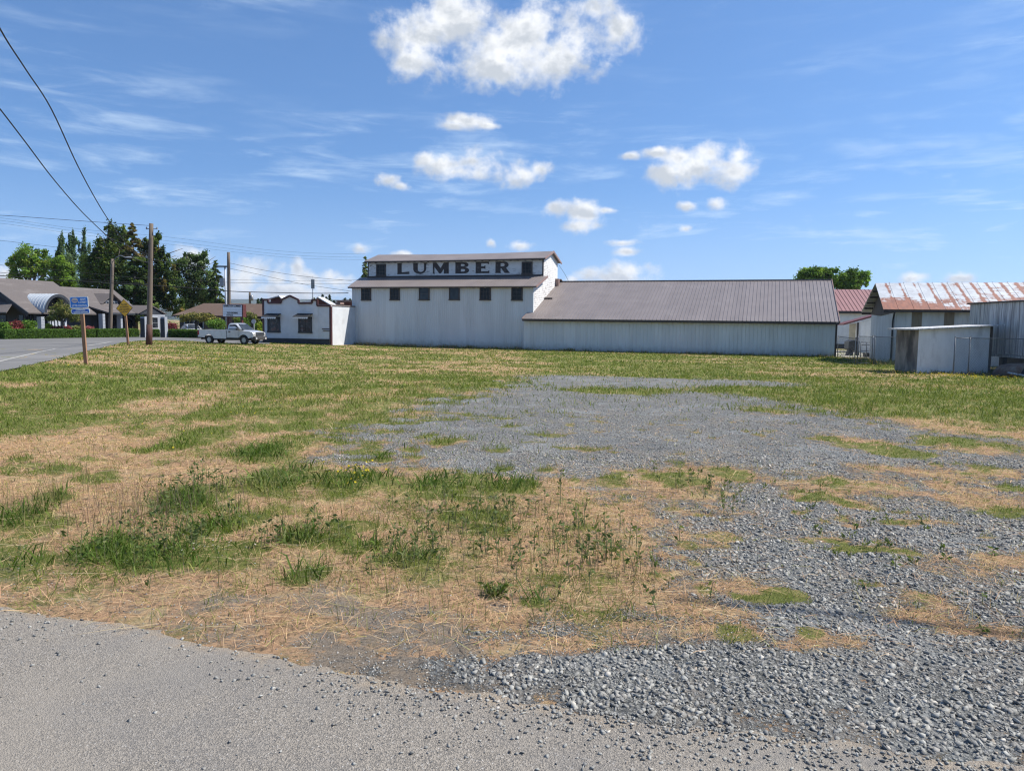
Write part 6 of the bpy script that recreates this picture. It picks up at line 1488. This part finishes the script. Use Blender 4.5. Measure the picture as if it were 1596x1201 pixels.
broadleaf('evergreen_tree', 'dark mixed evergreen filling the gap right of the tall pole', b_, blob_px(b_, Yt, [(243,378,10,16),(252,402,12,18),(236,410,18,24),(255,436,16,24),(225,445,22,26),(265,412,6,10),(228,385,13,18),(262,462,16,20),(276,478,12,14),(248,470,14,16)]), 15000, .42, DK+[(.11,.085,.035)], 4, .45, 24, .22)
Yt = 110.0; b_ = ground_at(300, Yt)
broadleaf('leafy_tree', 'wide mid green tree with a pale thin top behind the bungalow', b_, blob_px(b_, Yt, [(292,402,9,12),(305,408,16,14),(318,400,7,11),(284,420,16,16),(312,428,20,18),(290,445,22,20),(322,450,16,22),(268,440,14,22),(300,470,26,16)]), 15000, .36, [(.042,.070,.024),(.060,.092,.032),(.030,.052,.018),(.085,.11,.05)], 4.5, .4, 26, .24)
Yt = 108.0; b_ = ground_at(338, Yt); s_ = Yt/F
conifer('cedar', 'drooping dark cedar beside the light pole', b_, (504-391)*s_, 24*s_, 5200, DK+[(.035,.06,.02)], .42, .28, .10, irregular=.35)
Yt = 99.0; b_ = ground_at(570, Yt); s_ = Yt/F
conifer('narrow_spruce', 'narrow spruce rising behind the left gable of the tall barn', b_, (507-382.5)*s_, 15*s_, 5200, [(.035,.055,.022),(.055,.078,.03),(.10,.115,.06)], .36, .10, .10, irregular=.25)
RT = [(.075,.125,.026),(.105,.155,.032),(.050,.090,.020)]
for (bl, lab, px_) in (([(1262,428,16,11),(1278,424,14,10),(1288,440,14,14),(1255,440,12,12)], 'left of the two leafy trees above the long shed roof', 1270), ([(1300,428,12,11),(1312,436,14,14),(1330,432,14,12),(1345,436,12,13),(1326,445,18,12)], 'right of the two leafy trees above the red roofed cottage', 1322)):
    Yt = 112.0; b_ = ground_at(px_, Yt)
    broadleaf('leafy_tree', lab, b_, blob_px(b_, Yt, bl), 7500, .42, RT, 4, .4, 26, .24, 'trees right of the sheds')
Yt = 140.0; b_ = ground_at(1362, Yt); s_ = Yt/F
conifer('distant_fir', 'small fir tip showing above the rusty barn gable', b_, (510-432)*s_, 8*s_, 900, DK, .5, .2, .3)
# far conifers beyond the shop
FARC = [(.022,.036,.020),(.030,.046,.026)]
for k, (px_, top_, w_) in enumerate(((403,459,4),(408,458,4),(426,458,6),(489,457,6),(497,455.5,5),(503,452,7),(509,456,6),(514,453,6),(521,462,5),(538,458,8),(546,459,7),(554,462,6))):
    Yt = 230.0+k*6; b_ = ground_at(px_, Yt); s_ = Yt/F
    conifer('far_conifer', ('dark far conifer rising behind the bungalow ridge' if px_ < 430 else 'dark far conifer on the skyline between the shop and the tall barn'), b_, (502-top_)*s_, w_*s_*1.2, 700, FARC, .9, .15, .15, group='far conifers left of the bungalow gap' if px_ < 430 else 'far conifers between shop and barn')
# hedges
def hedge(label, P_, Q_, h, w, n=9000):
    P_, Q_ = Vector(P_), Vector(Q_); L_ = (Q_-P_).length; a_ = math.atan2(Q_.y-P_.y, Q_.x-P_.x)
    root = thing('hedge', label, 'hedge', P_, a_, 'clipped hedges along the street')
    mb = MB(); mb.box(.08, L_-.08, .08, w-.08, -.3, h-.08); mb.build('shade_core', M_core, root)
    f = rng.choice(5, n, p=[.40, .30, .10, .10, .10]); u_, v_ = rng.uniform(0, 1, n), rng.uniform(0, 1, n)
    X = np.where(f == 3, 0, np.where(f == 4, L_, u_*L_)); Yv = np.where(f == 0, 0, np.where(f == 2, w, v_*w)); Z = np.where(f == 1, h, np.where(f >= 3, u_*h, np.where(f == 1, h, v_*h)))
    Z = np.where(f == 1, h, Z); pts = np.stack([X, Yv, Z], 1)+rng.normal(0, .035, (n, 3))
    cards('foliage', pts, .11*rng.uniform(.6, 1.4, n), pick([(.040,.075,.014),(.055,.095,.017),(.028,.055,.011)], n, .25), m_leaf, root)
    return root
M_core = M('hedge_shadow_core', (0.012, 0.018, 0.007), (0.02, 0.028, 0.01), 8, 0.95)  # near-black fill stands for the shade between the leaves
def hz_hedge(label, pa, pb, ya, yb, h, n):
    P_, Q_ = G(pa, ya), G(pb, yb); Q2 = Q_
    return hedge(label, Q_, P_, h, 1.1, n) if False else hedge(label, P_, Q2, h, 1.1, n)
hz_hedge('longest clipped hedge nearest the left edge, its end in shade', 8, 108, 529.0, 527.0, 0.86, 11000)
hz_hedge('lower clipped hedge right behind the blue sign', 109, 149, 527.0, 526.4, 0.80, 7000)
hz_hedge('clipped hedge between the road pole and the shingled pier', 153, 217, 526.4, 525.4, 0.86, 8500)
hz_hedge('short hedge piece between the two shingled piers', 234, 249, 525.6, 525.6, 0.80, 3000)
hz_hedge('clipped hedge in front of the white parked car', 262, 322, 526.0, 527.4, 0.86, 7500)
# shrubs and small trees about the house and bungalow
def shrub(name, label, cx, cy, rx, ry, Y, cols, n=1600, leaf=.17, cat='shrub', group=None):
    p = at(cx, cy, Y); g = Vector((p.x, p.y, H(p.x, p.y))); s_ = Y/F
    root = thing(name, label, cat, g, 0, group); top_ = p.z-g.z
    mb = MB()
    for k in range(5):
        a_ = k*1.3; mb.tube([(0, 0, -.1), (math.cos(a_)*rx*s_*.35, math.sin(a_)*rx*s_*.3, top_*.6), (math.cos(a_)*rx*s_*.6, math.sin(a_)*rx*s_*.5, top_)], [.05, .035, .012], 5)
    mb.build('stem', m_bark, root, True)
    k = 26; cc = rdir(k)*np.array([rx*s_, rx*s_*.8, ry*s_])*rng.uniform(.45, .95, (k, 1))+np.array([0, 0, top_]); w_ = rng.integers(0, k, n)
    pts = cc[w_]+rng.normal(0, 1, (n, 3))*np.array([rx*s_, rx*s_, ry*s_])*.24; ok = pts[:, 2] > 0
    cards('foliage', pts[ok], leaf*rng.uniform(.6, 1.35, ok.sum()), pick(cols, k, .2)[w_][ok]*(1+rng.normal(0, .12, (ok.sum(), 1))), m_leaf, root, up=.2)
    return root
GS = [(.060,.105,.018),(.085,.13,.022),(.04,.075,.014)]; RS = [(.085,.020,.022),(.115,.032,.032),(.055,.016,.017)]; OL = [(.075,.085,.026),(.10,.105,.035),(.05,.06,.018)]; YG = [(.15,.17,.025),(.11,.14,.02)]
shrub('green_shrub', 'green mound shrub at the left edge before the dark house', 5, 510, 9, 9, 70.5, GS)
shrub('red_shrub', 'large dark red shrub between two green mounds left of the pier', 23, 508.5, 11, 8, 71.5, RS)
shrub('green_shrub', 'bright green rounded shrub just left of the shingled pier', 43, 508, 11, 8, 72.5, GS)
shrub('yellow_shrub', 'yellow green shrub under the barrel dormer entry', 79, 510, 6, 5, 75, YG, 900)
shrub('red_shrub', 'wide low red shrub below the entry mullions', 88, 513.5, 9, 5, 74.5, RS, 1200)
shrub('red_shrub', 'small pink red shrub right of the ornamental tree trunk', 105, 513, 6, 5, 76, [(.15,.045,.052),(.11,.03,.034)], 900)
shrub('green_shrub', 'low olive shrub behind the blue sign post', 122, 512.5, 9, 5, 77, OL, 1000)
shrub('red_shrub', 'pink red shrub right of the blue sign post', 141, 512.5, 7, 4.5, 78, [(.16,.055,.062),(.12,.035,.04)], 900)
shrub('red_shrub', 'dark red shrub right of the shingled pier by the parking area', 268, 509.5, 9, 7, 86, [(.12,.03,.04),(.085,.025,.03)], 1200)
b_ = ground_at(97, 74.5); broadleaf('ornamental_tree', 'small olive leaved ornamental tree before the barrel dormer', b_, blob_px(b_, 74.5, [(97,484,18,12),(84,492,13,9),(110,491,14,9),(97,476,10,8),(120,497,7,5)]), 3800, .20, OL+[(.12,.11,.04)], 1.6, .12, 24, .22)
b_ = ground_at(305, 84); broadleaf('ornamental_tree', 'spreading olive yellow small tree before the bungalow', b_, blob_px(b_, 84, [(300,493,18,6),(320,494,16,6),(285,496,10,4),(335,499,9,5)]), 3200, .22, [(.12,.115,.035),(.09,.09,.028),(.16,.14,.05)], 1.5, .12, 24, .24)
shrub('green_shrub', 'bright green bush behind the truck bed', 338, 505, 14, 8, 82, GS, 1800)
shrub('green_shrub', 'green bush below the marquee sign right of the posts', 378, 503, 10, 9, 84, GS+YG, 1500)
b_ = ground_at(380, 86); broadleaf('ornamental_tree', 'thin olive small tree right of the marquee sign', b_, blob_px(b_, 86, [(370,495,10,6),(386,492,10,6),(395,498,7,6)]), 2000, .22, OL, 1.5, .1, 22, .26)
shrub('green_shrub', 'yellow green bush against the left side of the shop', 404, 510, 7, 8, 80, YG+GS, 1200)

# far hills behind everything
m_hill = M('far_forest', (0.030, 0.045, 0.028), (0.045, 0.060, 0.036), 0.004, 0.95, spec=0.1)
def ridge(Y, x0, x1, base, amp, sd_, step):
    xs = np.arange(x0, x1, step); n = len(xs)
    h = base+amp*(fbm(xs/900.0, xs*0+sd_, 5, int(sd_*3))-.5)*2
    k = 7; vs = []; fs = []
    for j in range(k+1):
        f_ = j/k; prof = math.sin(f_*math.pi/2)**1.2
        for i in range(n):
            vs.append((xs[i]+120*math.sin(i*1.7+j), Y+f_*900, -6+(h[i]+6)*prof*(1+.10*math.sin(i*.9+j*2)*f_*(1-f_)*2)))
    for j in range(k):
        for i in range(n-1): fs.append((j*n+i, j*n+i+1, (j+1)*n+i+1, (j+1)*n+i))
    o = MB().add(vs, fs).build('hills', m_hill, None, True); return structure(o)
ridge(3000, -3800, 3800, 62, 26, 4.2, 60)
ridge(5200, -6500, 6500, 170, 45, 9.7, 90)

# ------------------------------------------------------------------ grass, straw, weeds and crushed rock on the lot
def blades(name, P_, D_, L_, W_, col, bend, mat):
    """P base points, D direction, L length, W width; two faces each, the tip bends down and outwards"""
    n = len(P_); side = np.cross(D_, np.tile([0, 0, 1.0], (n, 1)))+rng.normal(0, .35, (n, 3)); side /= np.linalg.norm(side, axis=1, keepdims=True)+1e-9
    L1 = L_[:, None]; W1 = W_[:, None]*.5
    out_ = D_.copy(); out_[:, 2] = 0; out_ = out_/(np.linalg.norm(out_, axis=1, keepdims=True)+1e-6)
    m_ = P_+D_*L1*.55+out_*(bend[:, None]*L1*.08); t_ = P_+D_*L1*.92+out_*(bend[:, None]*L1*.35)-np.array([0, 0, 1.0])*(bend[:, None]*L1*.22)
    co = np.stack([P_-side*W1, P_+side*W1, m_+side*W1*.8, m_-side*W1*.8, t_], 1).reshape(-1, 3)
    i_ = (np.arange(n)*5)[:, None]
    loops = np.concatenate([i_+np.array([0, 1, 2, 3]), i_+np.array([3, 2, 4])], 1).ravel()
    starts = np.stack([np.arange(n)*7, np.arange(n)*7+4], 1).ravel()
    o = np_mesh(name, co, loops, starts, mat, np.repeat(col, 5, 0)); o['kind'] = 'stuff'; return o
def band(ya, yb, dens, rmax=None):
    rmax = rmax or (1.12 if yb < 15 else 0.92)
    n = int(dens*rmax*(yb*yb-ya*ya)); y = np.sqrt(rng.uniform(ya*ya, yb*yb, n)); return y*rng.uniform(-rmax, rmax, n), y
STP = np.array(ST)
def on_lot(x, y):
    ok = (y < 200)
    far_ = y > 18
    if far_.any():
        s_ = np.full(x.shape, -1.0); s_[far_] = sdist(STP, x[far_], y[far_]); ok &= s_ < 0.05
    # nothing grows inside the buildings
    for fr, t0, t1, d0, d1 in ((B, -.1, tE, .02, 12), (S, -.1, tS+.1, .02, 20), (T, 0, 8, 0, 10), (K, 0, 26, 0, 9), (Wf, 0, wt1, 0, 4), (Hf, -3, 30, -3, 14), (Lf, -.2, 3, 0, 5)):
        t = (x-fr.o.x)*fr.u.x+(y-fr.o.y)*fr.u.y; d = (x-fr.o.x)*fr.b.x+(y-fr.o.y)*fr.b.y
        ok &= ~((t > t0) & (t < t1) & (d > d0) & (d < d1))
    return ok & (y < 82)
GC = np.array([(.135,.182,.033),(.178,.220,.040),(.094,.138,.025),(.245,.258,.066),(.35,.31,.13)])
DC = np.array([(.62,.415,.245),(.56,.34,.20),(.70,.51,.31),(.45,.265,.15),(.58,.42,.205),(.26,.165,.098)])
BANDS = [(3.6,5.0,2300,.0032),(5.0,7.0,2100,.0036),(7.0,10.0,1350,.0046),(10,14,760,.0065),(14,20,380,.010),(20,30,190,.016),(30,44,95,.026),(44,76,52,.040)]
gp, gd, gl, gw, gc, gb = [], [], [], [], [], []
dp_, dd_, dl_, dw_, dc_, db_ = [], [], [], [], [], []
for ya, yb, dens, wid in BANDS:
    x, y = band(ya, yb, dens); g_, r_, gf, da = zones(x, y); ok = on_lot(x, y)
    patch = fbm(x*2.6, y*2.6, 3, 91)
    bald = sm(.0, .9, da); gq = grit(x, y, da)
    u1 = rng.uniform(0, 1, len(x))
    pg = np.clip(r_*(0.25+1.05*sm(.32, .62, patch)), 0, 1)*(1-.93*g_)*(.25+.75*bald)*(1-.75*gq)*(da > .02)
    green = ok & (u1 < pg)
    pdry = np.clip(1.0-r_*.75, .12, 1)*(1-(.95-.10*sm(0, 1, x)*sm(14, 10, y)*sm(.35, .6, fbm(x*1.3, y, 4, 83)))*g_)*(.55+.45*bald)*(1-.72*gq)*(da > -.02)
    dry = ok & ~green & (rng.uniform(0, 1, len(x)) < pdry*.92)
    for mask, kind in ((green, 0), (dry, 1)):
        xs, yy = x[mask], y[mask]; n = len(xs)
        if not n: continue
        z = ground_z(xs, yy); P_ = np.stack([xs, yy, z-.004], 1); th = rng.uniform(0, 2*np.pi, n); f_ = gf[mask]
        tall = sm(-.05, .55, f_+rng.normal(0, .1, n))*sm(11, 8.5, yy)*sm(1.2, .2, xs)
        if kind == 0:
            lean = rng.uniform(.10, .75, n); L_ = rng.uniform(.045, .12, n)*(1+tall*rng.uniform(.3, 1.25, n)); L_ *= np.where(yy > 14, 1.35, 1)
            L_ *= (.6+.8*patch[mask])*(1-.45*sm(.4, 1.4, xs)*sm(14, 11, yy))
            broad = (rng.uniform(0, 1, n) < .22) & (tall > .3)
            W_ = wid*rng.uniform(.7, 1.5, n); W_ = np.where(broad, W_*3.2, W_)
            D_ = np.stack([np.cos(th)*np.sin(lean), np.sin(th)*np.sin(lean), np.cos(lean)], 1)
            cm = fbm(xs*1.1, yy*1.1, 3, 19); ci_ = np.clip((cm*6.2-1.2+rng.normal(0, 1.0, n)), 0, 4.99).astype(int)
            c_ = GC[ci_]*rng.uniform(.75, 1.25, (n, 1)); c_ = np.where((tall > .5)[:, None], c_*np.array([.62, .76, .72]), c_)
            gp.append(P_); gd.append(D_); gl.append(L_); gw.append(W_); gc.append(c_); gb.append(rng.uniform(.2, 1.3, n))
        else:
            flat = rng.uniform(0, 1, n) < .70
            lean = np.where(flat, rng.uniform(1.25, 1.54, n), rng.uniform(.15, .9, n)); L_ = np.where(flat, rng.uniform(.06, .20, n), rng.uniform(.04, .13, n))
            P_[:, 2] += np.where(flat, rng.uniform(.002, .025, n), 0)
            W_ = wid*rng.uniform(.45, 1.0, n)
            D_ = np.stack([np.cos(th)*np.sin(lean), np.sin(th)*np.sin(lean), np.cos(lean)], 1)
            cm = fbm(xs*.8+9, yy*.8, 3, 23); ci_ = np.clip(np.abs(cm*5.0-.9+rng.normal(0, 1.3, n)), 0, 5.99).astype(int)
            c_ = DC[ci_]*rng.uniform(.8, 1.2, (n, 1)); mixg = (rng.uniform(0, 1, n) < .16); c_ = np.where(mixg[:, None], c_*np.array([.62, .85, .5]), c_)
            dp_.append(P_); dd_.append(D_); dl_.append(L_); dw_.append(W_); dc_.append(c_); db_.append(rng.uniform(0, .7, n))
# long pale stalks scattered on the verge and a little on the asphalt
n = 420; y = np.sqrt(rng.uniform(3.4**2, 9**2, n)); x = y*rng.uniform(-.8, .5, n); g_, r_, gf, da = zones(x, y); ok = (da > -.15) & (g_ < .7)
x, y = x[ok], y[ok]; n = len(x); th = rng.uniform(-.7, .7, n)+np.pi*(rng.uniform(0, 1, n) < .5)
dp_.append(np.stack([x, y, ground_z(x, y)+.016], 1)); dd_.append(np.stack([np.cos(th)*.995, np.sin(th)*.995, np.full(n, .06)], 1)); dl_.append(rng.uniform(.18, .5, n)); dw_.append(np.full(n, .0042)); dc_.append(np.tile([.60, .48, .31], (n, 1))*rng.uniform(.7, 1.1, (n, 1))); db_.append(np.full(n, .1))
# brown seed stalks standing in the dry growth
for (cx, cy, rx, ry, n, h0_, h1_, col_) in ((240,800,130,34,400,.10,.30,(.25,.175,.13)),(820,850,190,75,420,.07,.21,(.27,.24,.12)),(60,790,70,40,180,.15,.4,(.33,.26,.14)),(960,880,90,50,120,.07,.19,(.24,.22,.11)),(420,640,200,40,260,.10,.24,(.24,.22,.09)),(560,850,240,60,260,.08,.24,(.16,.17,.06))):
    c, _, rxw, ryw = (lambda e: ((e[0], e[1]), 0, e[2], e[3]))(ell(cx, cy, rx, ry)); x = c[0]+rng.normal(0, .5, n)*rxw; y = c[1]+rng.normal(0, .5, n)*ryw
    y = np.where(sdist(ASPH, x, y) > -.3, y+1.2, y); lean = rng.uniform(0, .28, n); th = rng.uniform(0, 6.28, n); D_ = np.stack([np.cos(th)*np.sin(lean), np.sin(th)*np.sin(lean), np.cos(lean)], 1)
    dp_.append(np.stack([x, y, ground_z(x, y)], 1)); dd_.append(D_); dl_.append(rng.uniform(h0_, h1_, n)); dw_.append(np.full(n, .0045)); dc_.append(np.tile(col_, (n, 1))*rng.uniform(.7, 1.3, (n, 1))); db_.append(rng.uniform(0, .3, n))
# growth along the foot of walls and fences
def wall_growth(fr, t0, t1, d0, d1, n, h0_, h1_, wid, dryp=.35):
    k = int(max(4, (t1-t0)*1.6)); cc = rng.uniform(t0, t1, k); w_ = rng.integers(0, k, n)
    t = np.where(rng.uniform(0, 1, n) < .5, cc[w_]+rng.normal(0, .18, n), rng.uniform(t0, t1, n)); d = rng.uniform(d0, d1, n)
    hk = rng.uniform(.4, 1.0, k)[w_]
    x = fr.o.x+fr.u.x*t+fr.b.x*d; y = fr.o.y+fr.u.y*t+fr.b.y*d; lean = rng.uniform(0, .45, n); th = rng.uniform(0, 6.28, n)
    D_ = np.stack([np.cos(th)*np.sin(lean), np.sin(th)*np.sin(lean), np.cos(lean)], 1); P_ = np.stack([x, y, hz(x, y)-.02], 1); L_ = rng.uniform(h0_, h1_, n)*hk
    dry = rng.uniform(0, 1, n) < dryp
    for m_, A_ in ((~dry, (gp, gd, gl, gw, gc, gb)), (dry, (dp_, dd_, dl_, dw_, dc_, db_))):
        q_ = int(m_.sum()); pal = GC[:3] if A_[0] is gp else DC
        A_[0].append(P_[m_]); A_[1].append(D_[m_]); A_[2].append(L_[m_]); A_[3].append(wid*rng.uniform(.6, 1.4, q_)); A_[4].append(pal[rng.integers(0, len(pal), q_)]*rng.uniform(.7, 1.2, (q_, 1))); A_[5].append(rng.uniform(.1, .9, q_))
wall_growth(B, -.3, tR-1, -.6, -.05, 2600, .15, .62, .03, .55)
wall_growth(S, -.2, tS, -.7, -.05, 3200, .14, .50, .028, .40)
wall_growth(T, 0, 7, -.4, -.1, 500, .10, .3, .03, .4)
wall_growth(K, -2.5, 3.5, -2.0, -.05, 1500, .2, .8, .025, .3)
wall_growth(Wf, -1.6, wt1+.6, -.5, -.05, 900, .12, .42, .02, .25)
wall_growth(Wf, wt1+.1, wt1+4.5, -1.1, .9, 2600, .2, .62, .02, .12)
cat_ = lambda l: np.concatenate(l)
grass = blades('grass', cat_(gp), cat_(gd), cat_(gl), cat_(gw), np.clip(cat_(gc), .01, 1), cat_(gb), m_grass)
dryg = blades('dry_grass', cat_(dp_), cat_(dd_), cat_(dl_), cat_(dw_), np.clip(cat_(dc_), .01, 1), cat_(db_), m_grass)
# weeds with thin branching stems and small leaves over the dry patch
wp, wax, wsz, wc = [], [], [], []; mbw = MB()
def weed(x, y, h):
    if sdist(ASPH, np.array([x]), np.array([y]))[0] > -.25: return
    z = float(ground_z(np.array([x]), np.array([y]))[0]); ln = rng.normal(0, .12, 2)*h
    top_ = (x+ln[0], y+ln[1], z+h); mbw.tube([(x, y, z), (x+ln[0]*.4, y+ln[1]*.4, z+h*.5), top_], [.0035, .0028, .0012], 4, False)
    for k in range(int(5+h*34)):
        f_ = rng.uniform(.15, 1); a_ = rng.uniform(0, 6.28); r_ = (.02+.10*h*(1.1-f_)); e_ = np.array([x+ln[0]*f_+math.cos(a_)*r_, y+ln[1]*f_+math.sin(a_)*r_, z+h*f_+r_*.6])
        wp.append(e_); wax.append((math.cos(a_), math.sin(a_), .6)); wsz.append(rng.uniform(.025, .055)); wc.append(np.array([(.13,.165,.055),(.17,.19,.075),(.10,.14,.045)][rng.integers(0, 3)]))
for (cx, cy, rx, ry, n, h0_, h1_) in ((830,850,170,70,70,.08,.24),(960,870,80,50,18,.08,.22),(640,860,70,40,22,.08,.20),(700,800,120,30,30,.08,.20),(300,770,60,30,26,.12,.28),(250,850,140,40,60,.10,.26),(1135,800,6,4,3,.14,.2),(470,840,60,20,20,.08,.2),(1080,760,120,20,24,.06,.16),(770,927,22,5,14,.03,.06),(1400,860,160,120,40,.03,.08)):
    e_ = ell(cx, cy, rx, ry)
    for i in range(n): weed(e_[0]+rng.normal(0, .5)*e_[2], e_[1]+rng.normal(0, .5)*e_[3], rng.uniform(h0_, h1_))
weeds = mbw.build('weeds', M('weed_stem', (.17, .18, .075), (.21, .18, .09), 5, .8)); weeds['kind'] = 'stuff'
wl = cards('weed_leaves', np.array(wp), np.array(wsz), np.array(wc)/2.25, m_leaf, None, up=.6, aspect=2.4, axis=np.array(wax), axis_jit=.5); wl['kind'] = 'stuff'
# flower heads: yellow in the far turf and by the shed, white clover in the near clump
fp, fc, fs = [], [], []
for (cx, cy, rx, ry, n, col_, sz, hh_) in ((330,560,150,16,260,(.62,.46,.02),.030,.16),(560,745,50,14,40,(.66,.50,.02),.016,.12),(1500,590,70,5,240,(.62,.44,.02),.028,.20),(700,565,200,10,90,(.60,.46,.03),.030,.15),(1150,565,150,8,90,(.60,.46,.03),.028,.15),(330,873,60,10,20,(.50,.43,.40),.009,.12),(380,640,150,30,70,(.62,.48,.03),.016,.10)):
    e_ = ell(cx, cy, rx, ry); x = e_[0]+rng.normal(0, .5, n)*e_[2]; y = e_[1]+rng.normal(0, .5, n)*e_[3]
    g_, r_, _, da = zones(x, y); ok = on_lot(x, y) & (g_ < .4) & (da > .1); n = int(ok.sum())
    fp.append(np.stack([x[ok], y[ok], ground_z(x[ok], y[ok])+hh_*rng.uniform(.6, 1.1, n)], 1)); fc.append(np.tile(col_, (n, 1))*rng.uniform(.8, 1.1, (n, 1))); fs.append(np.full(n, sz*1.8))
fl = cards('flowers', cat_(fp), cat_(fs), cat_(fc)/2.25, m_leaf, None, up=1.6, aspect=1.0); fl['kind'] = 'stuff'

# crushed rock
def rock_variants(k):
    out_ = []
    for i in range(k):          # hulls of a few random points: sharp broken faces, no two alike
        bm = bmesh.new(); p_ = rng.uniform(-1, 1, (11, 3)); p_ = p_/np.maximum(np.abs(p_).max(1, keepdims=True), .55)*np.array([1, rng.uniform(.55, .9), rng.uniform(.4, .72)])
        for q_ in p_: bm.verts.new(q_)
        r_ = bmesh.ops.convex_hull(bm, input=bm.verts[:]); bmesh.ops.delete(bm, geom=[g for g in r_['geom_interior'] if isinstance(g, bmesh.types.BMVert)], context='VERTS')
        bmesh.ops.recalc_face_normals(bm, faces=bm.faces[:]); bm.verts.index_update()
        v = np.array([tuple(q_.co) for q_ in bm.verts]); f = np.array([[w_.index for w_ in q_.verts] for q_ in bm.faces]); bm.free(); out_.append((v, f))
    return out_
RV = rock_variants(14)
m_stone, nt, b = nodes_of('broken_blue_grey_rock')
a_ = nt.nodes.new('ShaderNodeAttribute'); a_.attribute_name = 'col'
nn = nnoise(nt, ncoord(nt), 160, 3, .7); nt.links.new(nmix(nt, nstep(nt, nn, .35, .7, 0, .55), a_.outputs['Color'], (.36, .36, .35)), b.inputs['Base Color'])
b.inputs['Roughness'].default_value = .85; b.inputs['Specular IOR Level'].default_value = .3
SC = np.array([(.178,.186,.180),(.232,.242,.234),(.108,.114,.114),(.292,.303,.292),(.208,.206,.193),(.138,.143,.140),(.42,.41,.38),(.25,.218,.178)])
sx_, sy_, sr_ = [], [], []
for ya, yb, dens, r0_, r1_ in ((2.1,3.2,4200,.0035,.019),(3.2,4.6,3600,.004,.018),(4.6,6.5,2400,.005,.020),(6.5,9.5,1200,.0065,.019),(9.5,14,430,.009,.018),(14,22,110,.011,.021)):
    x, y = band(ya, yb, dens); g_, r_, gf, da = zones(x, y)
    spill = (np.exp(np.minimum(da, 0)/.10)*.75+np.exp(np.minimum(da, 0)/.35)*.17)*sm(-1.2, .5, x/y*2.4)*(da <= 0)+np.exp(np.minimum(da, 0)/.9)*.06*(da <= 0)*(.3+1.5*sm(.45, .6, fbm(x*1.5, y*1.5, 3, 66)))
    p = np.where(da > 0, np.clip(g_*1.15-.10, 0, 1)*.95+.010+.20*grit(x, y, da), spill); ok = rng.uniform(0, 1, len(x)) < p
    x, y = x[ok], y[ok]; q_ = rng.uniform(0, 1, len(x)); sx_.append(x); sy_.append(y); rr_ = r0_+(r1_-r0_)*q_**2.7; sr_.append(np.where((da[ok] < 0) | (g_[ok] < .62), np.minimum(rr_, np.where(da[ok] < 0, .010, .0062)), rr_))
sx_, sy_, sr_ = cat_(sx_), cat_(sy_), cat_(sr_); N_ = len(sx_)
sz_ = ground_z(sx_, sy_); az_ = sdist(ASPH, sx_, sy_); sz_ = np.where(az_ > 0, sz_+.012, sz_)
va = rng.integers(0, len(RV), N_); co_l, lp_l, cl_l = [], [], []; off = 0
cidx = rng.choice(len(SC), N_, p=[.24,.20,.15,.11,.14,.10,.03,.03]); scol = SC[cidx]*np.array([1.07, 1.0, .92])*rng.uniform(.76, 1.24, (N_, 1))
for k, (v, f) in enumerate(RV):
    m_ = va == k; n = int(m_.sum())
    if not n: continue
    th = rng.uniform(0, 6.28, n); ct, st2 = np.cos(th), np.sin(th); r_ = sr_[m_]
    tx, ty = rng.normal(0, .33, n), rng.normal(0, .33, n)
    X = v[None, :, 0]*r_[:, None]; Yv = v[None, :, 1]*r_[:, None]; Z = v[None, :, 2]*r_[:, None]+X*tx[:, None]+Yv*ty[:, None]
    co = np.stack([X*ct[:, None]-Yv*st2[:, None]+sx_[m_][:, None], X*st2[:, None]+Yv*ct[:, None]+sy_[m_][:, None], Z+sz_[m_][:, None]+(r_*.06)[:, None]], -1)
    nv = v.shape[0]; co_l.append(co.reshape(-1, 3)); cl_l.append(np.repeat(scol[m_], nv, 0))
    lp_l.append((f[None]+(off+np.arange(n)*nv)[:, None, None]).reshape(-1)); off += n*nv
lp = cat_(lp_l); gravel = np_mesh('gravel', cat_(co_l), lp, np.arange(len(lp)//3)*3, m_stone, cat_(cl_l)); gravel['kind'] = 'stuff'
print('COUNTS grass', sum(map(len, gp)), 'dry', sum(map(len, dp_)), 'stones', N_)

# ------------------------------------------------------------------ the air between here and the far hills
mh = bpy.data.materials.new('haze_air'); mh.use_nodes = True; _t = mh.node_tree; _t.nodes.clear()
_v = _t.nodes.new('ShaderNodeVolumePrincipled'); _v.inputs['Color'].default_value = (0.80, 0.88, 1.0, 1); _v.inputs['Density'].default_value = 0.00008; _v.inputs['Anisotropy'].default_value = 0.3
_o = _t.nodes.new('ShaderNodeOutputMaterial'); _t.links.new(_v.outputs[0], _o.inputs['Volume'])
mbh = MB(); mbh.box(-58000, 58000, -600, 9000, -12, 240); hzb = mbh.build('haze', mh); hzb['kind'] = 'stuff'
